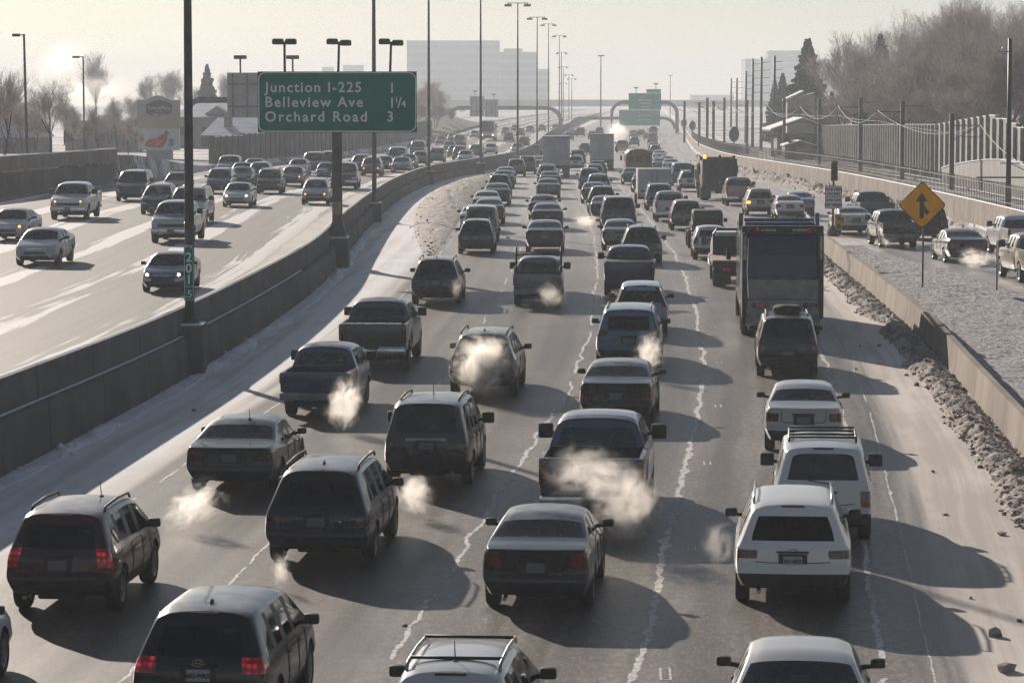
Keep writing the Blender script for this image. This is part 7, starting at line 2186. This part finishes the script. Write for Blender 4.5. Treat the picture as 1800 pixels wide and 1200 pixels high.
# first lane
R('crossover', 838, 446, 'graphite', 'dark grey crossover with a snow-white roof closest to the snow bank', s=.96)
R('van', 846, 424, 'grey', 'boxy grey van right ahead of the snow-roofed crossover', s=.92)
R('sedan', 837, 408, 'white', 'white sedan peeking out left of the boxy grey van')
R('sedan_b', 860, 394, 'graphite', 'dark sedan with a pale roof ahead of the boxy grey van')
R('sedan', 856, 377, 'white', 'white sedan in the first lane behind a dark sedan with a shiny flank')
R('sedan_big', 874, 361, 'soot', 'dark sedan with a shiny right flank in the first lane')
R('crossover', 878, 347, 'soot', 'black crossover with a rounded rear in the first lane beside the berm end')
R('sedan', 885, 331, 'forest', 'greenish sedan just beyond the rounded black crossover')
R('sedan', 889, 323, 'silver', 'silver sedan second beyond the rounded black crossover')
R('old_suv', 908, 311, 'grey', 'grey square SUV beside the far end of the snow bank')
R('van', 927, 306, 'soot', 'dark van partly behind the grey square SUV', s=.92)
R('sedan', 945, 298, 'silver', 'pale sedan left of the first box truck, tight to the median wall')
# fourth lane and the merging lane
R('trailer', 1149, 358, 'white', 'white enclosed cargo trailer with two rear doors')
R('old_suv', 1158, 370, 'slate', 'slate SUV just left of the silver pickup, in front of the cargo trailer')
R('sedan', 1111, 325, 'teal', 'teal sedan directly behind the school bus')
R('sedan_b', 1130, 338, 'maroon', 'dark sedan mostly hidden by the left side of the cargo trailer')
R('school_bus', 1122, 316, 'white', 'brownish yellow school bus seen from behind')
R('van', 1199, 327, 'blue', 'blue van right of the white cargo trailer')
R('crossover', 1212, 337, 'pale', 'pale green-white SUV just left of the dump truck')
R('dump', 1263, 352, 'soot', 'tall dark dump truck with an amber beacon')
R('pickup', 1300, 362, 'rosy', 'rosy brown pickup behind the dump truck', lit='t')
R('crossover', 1335, 379, 'beige', 'beige SUV with an amber turn light beyond the garbage truck roof', lit='a')
R('sedan', 1387, 386, 'pearl', 'pearl sedan beyond the garbage truck, in front of a bluish one')
R('sedan', 1406, 379, 'steel', 'bluish sedan partly hidden by the pearl sedan beyond the garbage truck')
# --- on the ramp
Rp('sedan_big', 1500, 413, 'silver', 'silver sedan on the ramp right beside the ramp meter signal')
Rp('pickup_large', 1537, 398, 'soot', 'black pickup beyond the silver ramp sedan, against the retaining wall')
Rp('pickup_small', 1577, 435, 'black', 'raised black pickup on the ramp with reddish exhaust', s=1.07, glass='privacy')
jr = Rp('old_suv', 1633, 423, 'soot', 'dark SUV with a spare tyre half hidden by the diamond sign')
Rp('sedan_big', 1694, 462, 'ink', 'dark shiny sedan on the ramp with an exhaust puff', glass='privacy')
Rp('pickup_large', 1832, 497, 'tan', 'tan crew pickup entering from the right edge')
Rp('pickup', 1800, 452, 'pearl', 'pearl truck just beyond the tan crew pickup at the right edge')
# --- inbound, facing the camera
Lf('sedan_b', 69, 466, 'silver', 'silver sedan with a tall dark grille close to the left frame edge')
Lf('sedan', 293, 513, 'navy', 'dark blue compact sedan with lit headlights beside the closest mast', head='w', s=.94)
Lf('pickup_large', 124, 386, 'white', 'white pickup with amber lamps alone in the outer inbound lane', head='a')
Lf('sedan', 18, 424, 'silver', 'silver sedan cut by the left frame edge, one amber lamp lit', head='a')
Lf('pickup', 305, 427, 'silver', 'silver pickup with rooftop gear half behind the closest mast', head='h')
Lf('large_suv', 332, 393, 'pale', 'pale SUV just behind the silver pickup, its right flank showing')
Lf('crossover', 277, 377, 'graphite', 'dark SUV with one lit lamp left of the pale SUV', head='h')
Lf('large_suv', 233, 354, 'brown', 'large brownish SUV following the white pickup')
Lf('wagon', 310, 345, 'grey', 'grey wagon left of the closest mast, beyond the dark SUV', head='h')
Lf('old_suv', 386, 341, 'slate', 'slate blue SUV just right of the closest mast')
Lf('sedan', 418, 364, 'pale', 'pale silver sedan with lit headlights in mid-road', head='w')
Lf('old_suv', 474, 341, 'graphite', 'dark SUV with a roof rack below the sign left end, lamps off')
Lf('pickup', 402, 314, 'silver', 'silver pickup roof-high above the slate blue SUV', s=.98)
Lf('sedan', 425, 318, 'grey', 'grey sedan beyond the slate blue SUV, upper one')
Lf('sedan_b', 424, 328, 'graphite', 'dark sedan peeking right of the slate blue SUV')
Lf('sedan', 446, 309, 'graphite', 'small dark car farthest in the cluster behind the slate SUV')
Lf('crossover', 456, 324, 'grey', 'grey crossover with one bright lamp behind the dark roof-rack SUV', head='h')
Lf('sedan', 514, 327, 'forest', 'dark green sedan with amber lamps right of the roof-rack SUV', head='a')
Lf('sedan', 524, 309, 'pale', 'pale car beyond the dark green sedan')
Lf('crossover', 555, 360, 'silver', 'silver crossover with amber lamps left of the sign post', head='a', s=.96)
Lf('large_suv', 551, 305, 'grey', 'grey SUV with a square front left of the dark van')
Lf('van', 578, 304, 'soot', 'dark van just left of the sign post top')
Lf('sedan_b', 574, 317, 'graphite', 'dark sedan behind the silver crossover, touching the sign post')
Lf('pickup_large', 605, 333, 'graphite', 'large dark pickup half hidden by the sign post')
Lf('crossover', 634, 304, 'graphite', 'dark crossover between the sign post and the mast behind it')
Lf('crossover', 653, 310, 'brown', 'brown crossover with two pairs of bright amber lamps at the mast', head='a')
Lf('sedan', 675, 302, 'teal', 'teal sedan with an amber lamp right of the mast behind the sign', head='a')
Lf('van', 698, 292, 'grey', 'grey rounded van beyond the grey sedan')
Lf('sedan_big', 705, 304, 'grey', 'grey sedan with lamps off closest to the median wall bend')
Lf('sedan', 717, 297, 'slate', 'slate sedan with an amber lamp behind the grey sedan', head='a')
Lf('wagon', 738, 292, 'grey', 'grey wagon touching the left side of the third mast')
Lf('large_suv', 734, 274, 'graphite', 'dark SUV left of the third mast with small bright lamps')
Lf('old_suv', 768, 287, 'blue', 'blue SUV just right of the third mast over the wall')
for px, py, k, c, lb in [(775, 255, 'sedan', 'beige', 'pale lit car leading the outermost inbound lane'), (789, 266, 'sedan', 'grey', 'grey car behind the pale lit leading car'), (795, 250, 'sedan', 'graphite', 'dark car between the pale lit car and a truck-like one'),
                      (807, 258, 'large_suv', 'grey', 'grey truck-like vehicle beside the outer lane'), (798, 276, 'sedan', 'graphite', 'dark car above the blue SUV, left of two'), (808, 281, 'crossover', 'graphite', 'dark car above the blue SUV, right of two'),
                      (818, 287, 'sedan', 'pale', 'pale car peeping over the median wall right of the blue SUV'), (836, 277, 'crossover', 'grey', 'grey car just left of the coach side mast'), (834, 243, 'sedan', 'pale', 'pale car left of the coach'),
                      (862, 271, 'sedan', 'white', 'white car with bright lamps in front of the coach'), (909, 270, 'sedan', 'pale', 'pale car with bright lamps at the tallest visible double-head mast'), (894, 249, 'crossover', 'graphite', 'dark car right of the coach, nearest one'),
                      (914, 240, 'crossover', 'grey', 'dark car at the tallest visible double-head mast, far one'), (921, 259, 'old_suv', 'soot', 'dark SUV right of the tallest visible double-head mast')]:
    Lf(k, px, py, c, lb + ', inbound', small=True)
veh('coach', 858, 247, 'pale', 'tall pale coach bus with a dark windscreen in the inbound lanes', 'L', group=GI)
for px, py in [(931, 233), (952, 231), (976, 230), (905, 231), (888, 236)]:
    Lf('sedan', px, py, 'grey', 'tiny hazy car at the far end of the inbound lanes', small=True)
# --- far outbound
for px, py, k, c, lb in [(1028, 272, 'old_suv', 'graphite', 'dark SUV between the two box trucks, upper one'), (1017, 287, 'crossover', 'grey', 'grey SUV between the two box trucks, middle one'), (1012, 300, 'crossover', 'pale', 'pale SUV between the two box trucks, lowest one'),
                      (1094, 268, 'pickup', 'rosy', 'low brownish pickup right of the second box truck'), (1112, 277, 'sedan', 'silver', 'silver car just beyond the school bus roof, upper one'), (1110, 284, 'sedan', 'grey', 'grey car just beyond the school bus roof, lower one'),
                      (1149, 266, 'sedan', 'graphite', 'dark car up the fourth lane beyond the school bus'), (1152, 275, 'crossover', 'grey', 'grey car right above the school bus roof edge'), (1159, 284, 'sedan', 'white', 'white car right of the school bus roof'),
                      (1172, 297, 'sedan', 'silver', 'silver car above the blue van'), (1161, 302, 'sedan', 'steel', 'bluish car peeking over the cargo trailer roof'), (1179, 304, 'sedan', 'pale', 'pale car peeking between the cargo trailer and the blue van'),
                      (1147, 253, 'van', 'grey', 'grey van leading the fourth lane column')]:
    R(k, px, py, c, lb + ', outbound', small=True)
for px, py, k, c in [(1000, 247, 'crossover', 'grey'), (1007, 240, 'sedan', 'graphite'), (1020, 240, 'large_suv', 'soot'), (1041, 245, 'crossover', 'grey'), (1054, 238, 'old_suv', 'graphite'), (1115, 257, 'crossover', 'grey'), (1114, 241, 'sedan', 'grey'), (1127, 240, 'sedan', 'graphite'), (1138, 246, 'sedan', 'grey'), (1148, 238, 'large_suv', 'grey'), (1114, 249, 'sedan', 'graphite')]:
    R(k, px, py, c, 'tiny hazy car far ahead in the outbound lanes near the bridge', small=True)

# --- details of single vehicles
def child(t, name, fn, m, smooth=rad(45)):
    bm = bmesh.new(); fn(bm); return link(name, mesh_of(bm, name, smooth), m, t)
def plate_text(t, s, key):
    pl_ = [o for o in t.children if o.name.split('.')[0] == 'licence_plate'][0]
    me = pl_.data; ymin = min(v.co.y for v in me.vertices); zc = sum(v.co.z for v in me.vertices) / len(me.vertices)
    pl_.material_slots[0].link = 'OBJECT'; pl_.material_slots[0].material = M['plate_bright']
    write(s, .082, M[key], pl_, (0, ymin - .004, zc - .030), 'CENTER', .95, 'plate_letters', .002, .003)
plate_text(santa, '682-WKS', 'ink')
plate_text(mazda, '501-MZS', 'ink')
child(expl, 'roof_tyre', lambda bm: lathe(bm, [(1.76, .18), (1.74, .34), (1.80, .41), (1.92, .41), (1.98, .34), (1.97, .18), (1.76, .18)], 'Z', 24, (0, 1.3, 0)), M['rubber'])
child(jr, 'spare_tyre', lambda bm: lathe(bm, [(-.12, 0), (-.12, .26), (-.10, .36), (.06, .38), (.10, .3), (.10, 0)], 'Y', 22, (.05, -.08, .98)), M['rubber'])

def snow_on_ram(bm):
    r = random.Random(3)
    for x0, x1, y, z, w in ((-.80, .82, .02, 1.37, .10), (-.92, -.25, -.12, .69, .15), (.22, .92, -.12, .69, .15)):
        n = 14
        for k in range(n):
            x = x0 + (x1 - x0) * (k + .5) / n
            bx(bm, (x, y, z), ((x1 - x0) / n * 1.25, w * r.uniform(.8, 1.1), r.uniform(.03, .06)), bevel=.012)
child(ram, 'snow_dusting', snow_on_ram, M['snow'])
# ------------------------------------------------------------------ exhaust vapour
def vapour_material(name, dens, scale, lo=.43, hi=.82, color=(1, .965, .925), aniso=.6, stretch=(1, 1, 1)):
    t = NT(name)
    co = t.coord('Object')
    mp = t.n('Mapping'); t.t.links.new(co, mp.inputs[0]); mp.inputs['Scale'].default_value = stretch
    oi = t.n('ObjectInfo')
    v = t.n('VectorMath', operation='ADD'); t.put(v.inputs[0], mp.outputs[0]); t.put(v.inputs[1], t.vec(t.math('MULTIPLY', oi.outputs['Random'], 31.0), t.math('MULTIPLY', oi.outputs['Random'], 17.0), 0.0))
    nn = t.n('TexNoise'); t.put(nn.inputs['Vector'], v.outputs[0]); nn.inputs['Scale'].default_value = scale; nn.inputs['Detail'].default_value = 6.0; nn.inputs['Roughness'].default_value = .6; nn.inputs['Distortion'].default_value = 1.3
    n = nn.outputs[0]
    ln = t.n('VectorMath', operation='LENGTH'); t.put(ln.inputs[0], co)
    r = ln.outputs['Value']
    fall = t.step(r, 1.0, .15)
    d = t.step(t.math('ADD', n, t.math('MULTIPLY_ADD', fall, .26, -.15)), lo, hi)
    d = t.math('MULTIPLY', t.math('MULTIPLY', d, fall), dens)
    p = t.n('VolumePrincipled')
    t.put(p.inputs['Color'], color); t.put(p.inputs['Density'], d); p.inputs['Anisotropy'].default_value = aniso
    t.t.links.new(p.outputs[0], t.out.inputs['Volume'])
    return t.m
M['vapour'] = vapour_material('exhaust_vapour', 5.2, 2.3)
M['vapour_thin'] = vapour_material('thin_exhaust_vapour', 2.7, 2.4)
M['vapour_faint'] = vapour_material('faint_exhaust_vapour', 1.3, 1.7)
M['steam'] = vapour_material('chimney_steam', .085, 2.0)
M['steam_far'] = vapour_material('sunlit_far_steam', 1.0, 1.6)
def plume(px, py, rx, ry, Y, label, m='vapour', tilt=0.0, depth=None, name='exhaust_plume', cat='exhaust vapour', group='exhaust plumes in the cold air'):
    if m.startswith('vapour'):
        for _ in range(12):
            lim = FPX * (DROP(Y) - .75 * ry * Y / FPX) / (py - 180)
            if Y > lim: Y = lim
    c = at(px, py, Y); s = Y * math.cos(PITCH) / FPX
    bm = bmesh.new(); bmesh.ops.create_icosphere(bm, subdivisions=3, radius=1.0)
    o = link(name, mesh_of(bm, name, 4), M[m], None, c, (0, tilt, 0))
    a, b = rx * s * 1.18, ry * s * 1.18
    o.scale = (a, depth or min(a, b) * 1.1, b)
    return tag(o, label, cat, group, kind='thing')
PL = [(338, 888, 78, 46, 66.5, 'bright drifting exhaust plume left of the dark green sedan', 'vapour', -.55),
      (731, 868, 46, 46, 66.3, 'compact exhaust puff at the right rear of the boxy dark SUV', 'vapour', -.5),
      (492, 1003, 24, 46, 55, 'small upright exhaust wisp at the left rear of the black luxury crossover', 'vapour', .1),
      (852, 640, 72, 74, 83.5, 'large exhaust cloud covering the rear of the white-roofed black crossover', 'vapour', .2),
      (607, 708, 42, 66, 78.5, 'tall exhaust wisp behind the small navy pickup', 'vapour', .15),
      (1036, 834, 104, 68, 58.1, 'wide curling exhaust cloud over the tailgate of the dark blue pickup', 'vapour_thin', .1),
      (1102, 892, 72, 96, 57.6, 'brightest thick exhaust cloud at the right rear of the dark blue pickup', 'vapour', .15),
      (966, 1020, 56, 42, 52, 'faint exhaust wisp on the bumper of the dark sedan with wide tail lights', 'vapour_thin', -.2),
      (1141, 622, 34, 54, 89, 'exhaust wisp rising at the right rear of the slate blue minivan', 'vapour', .2),
      (1060, 706, 46, 27, 77, 'low exhaust puff hiding the left tail light of the dark red sedan', 'vapour', 0),
      (1414, 752, 66, 38, 72.5, 'broad exhaust puff across the bumper of the silver sedan', 'vapour_thin', .1),
      (1306, 1025, 22, 30, 52.5, 'tiny exhaust puff at the left rear wheel of the white crossover', 'vapour', 0),
      (967, 522, 38, 36, 113, 'small exhaust puff beside the right rear wheel of the ladder-rack pickup', 'vapour_faint', .3),
      (803, 505, 16, 26, 113, 'thin exhaust wisp on the right tail light of the dark grey SUV', 'vapour_faint', 0),
      (1713, 455, 40, 24, 143, 'exhaust puff drifting right of the dark shiny ramp sedan', 'vapour', 0),
      (1568, 420, 30, 18, 155, 'reddish exhaust puff under the raised black ramp pickup', 'vapour', 0),
      (1030, 388, 30, 15, 172, 'flat exhaust puff on the road left of the large black SUV', 'vapour', 0),
      (1084, 232, 28, 26, 520, 'brilliant sunlit steam cloud above the second box truck', 'steam_far', 0),
      (1262, 955, 44, 55, 56, 'faint exhaust veil left of the white crossover mirror', 'vapour_faint', 0)]
for px, py, rx, ry, Y, lb, m, tl in PL:
    plume(px, py, rx, ry, Y, lb, m, tl)
for px, py, rx, ry, Y, lb, tl in [(165, 160, 95, 46, 420, 'white billowing heating steam rising behind the bare trees, lower part', -.2), (110, 105, 85, 42, 440, 'thin white steam drifting above the lamp posts, upper part', -.4)]:
    plume(px, py, rx, ry, Y, lb, 'steam', tl, depth=8, name='steam_cloud', cat='steam', group='heating steam over the roofs')

# ------------------------------------------------------------------ haze
def haze():
    bm = bmesh.new()
    x0, x1, y0, y1, z0, z1 = -3100, 3100, -120, 3900, -3.0, 56.0
    bx(bm, ((x0 + x1) / 2, (y0 + y1) / 2, (z0 + z1) / 2), (x1 - x0, y1 - y0, z1 - z0))
    t = NT('winter_haze')
    p = t.n('VolumePrincipled')
    p.inputs['Color'].default_value = (0.86, 0.93, 1.0, 1)
    p.inputs['Density'].default_value = HAZE
    p.inputs['Anisotropy'].default_value = 0.12
    t.t.links.new(p.outputs[0], t.out.inputs['Volume'])
    tag(link('haze', mesh_of(bm, 'haze'), t.m), kind='stuff')
HAZE = 0.00046
haze()
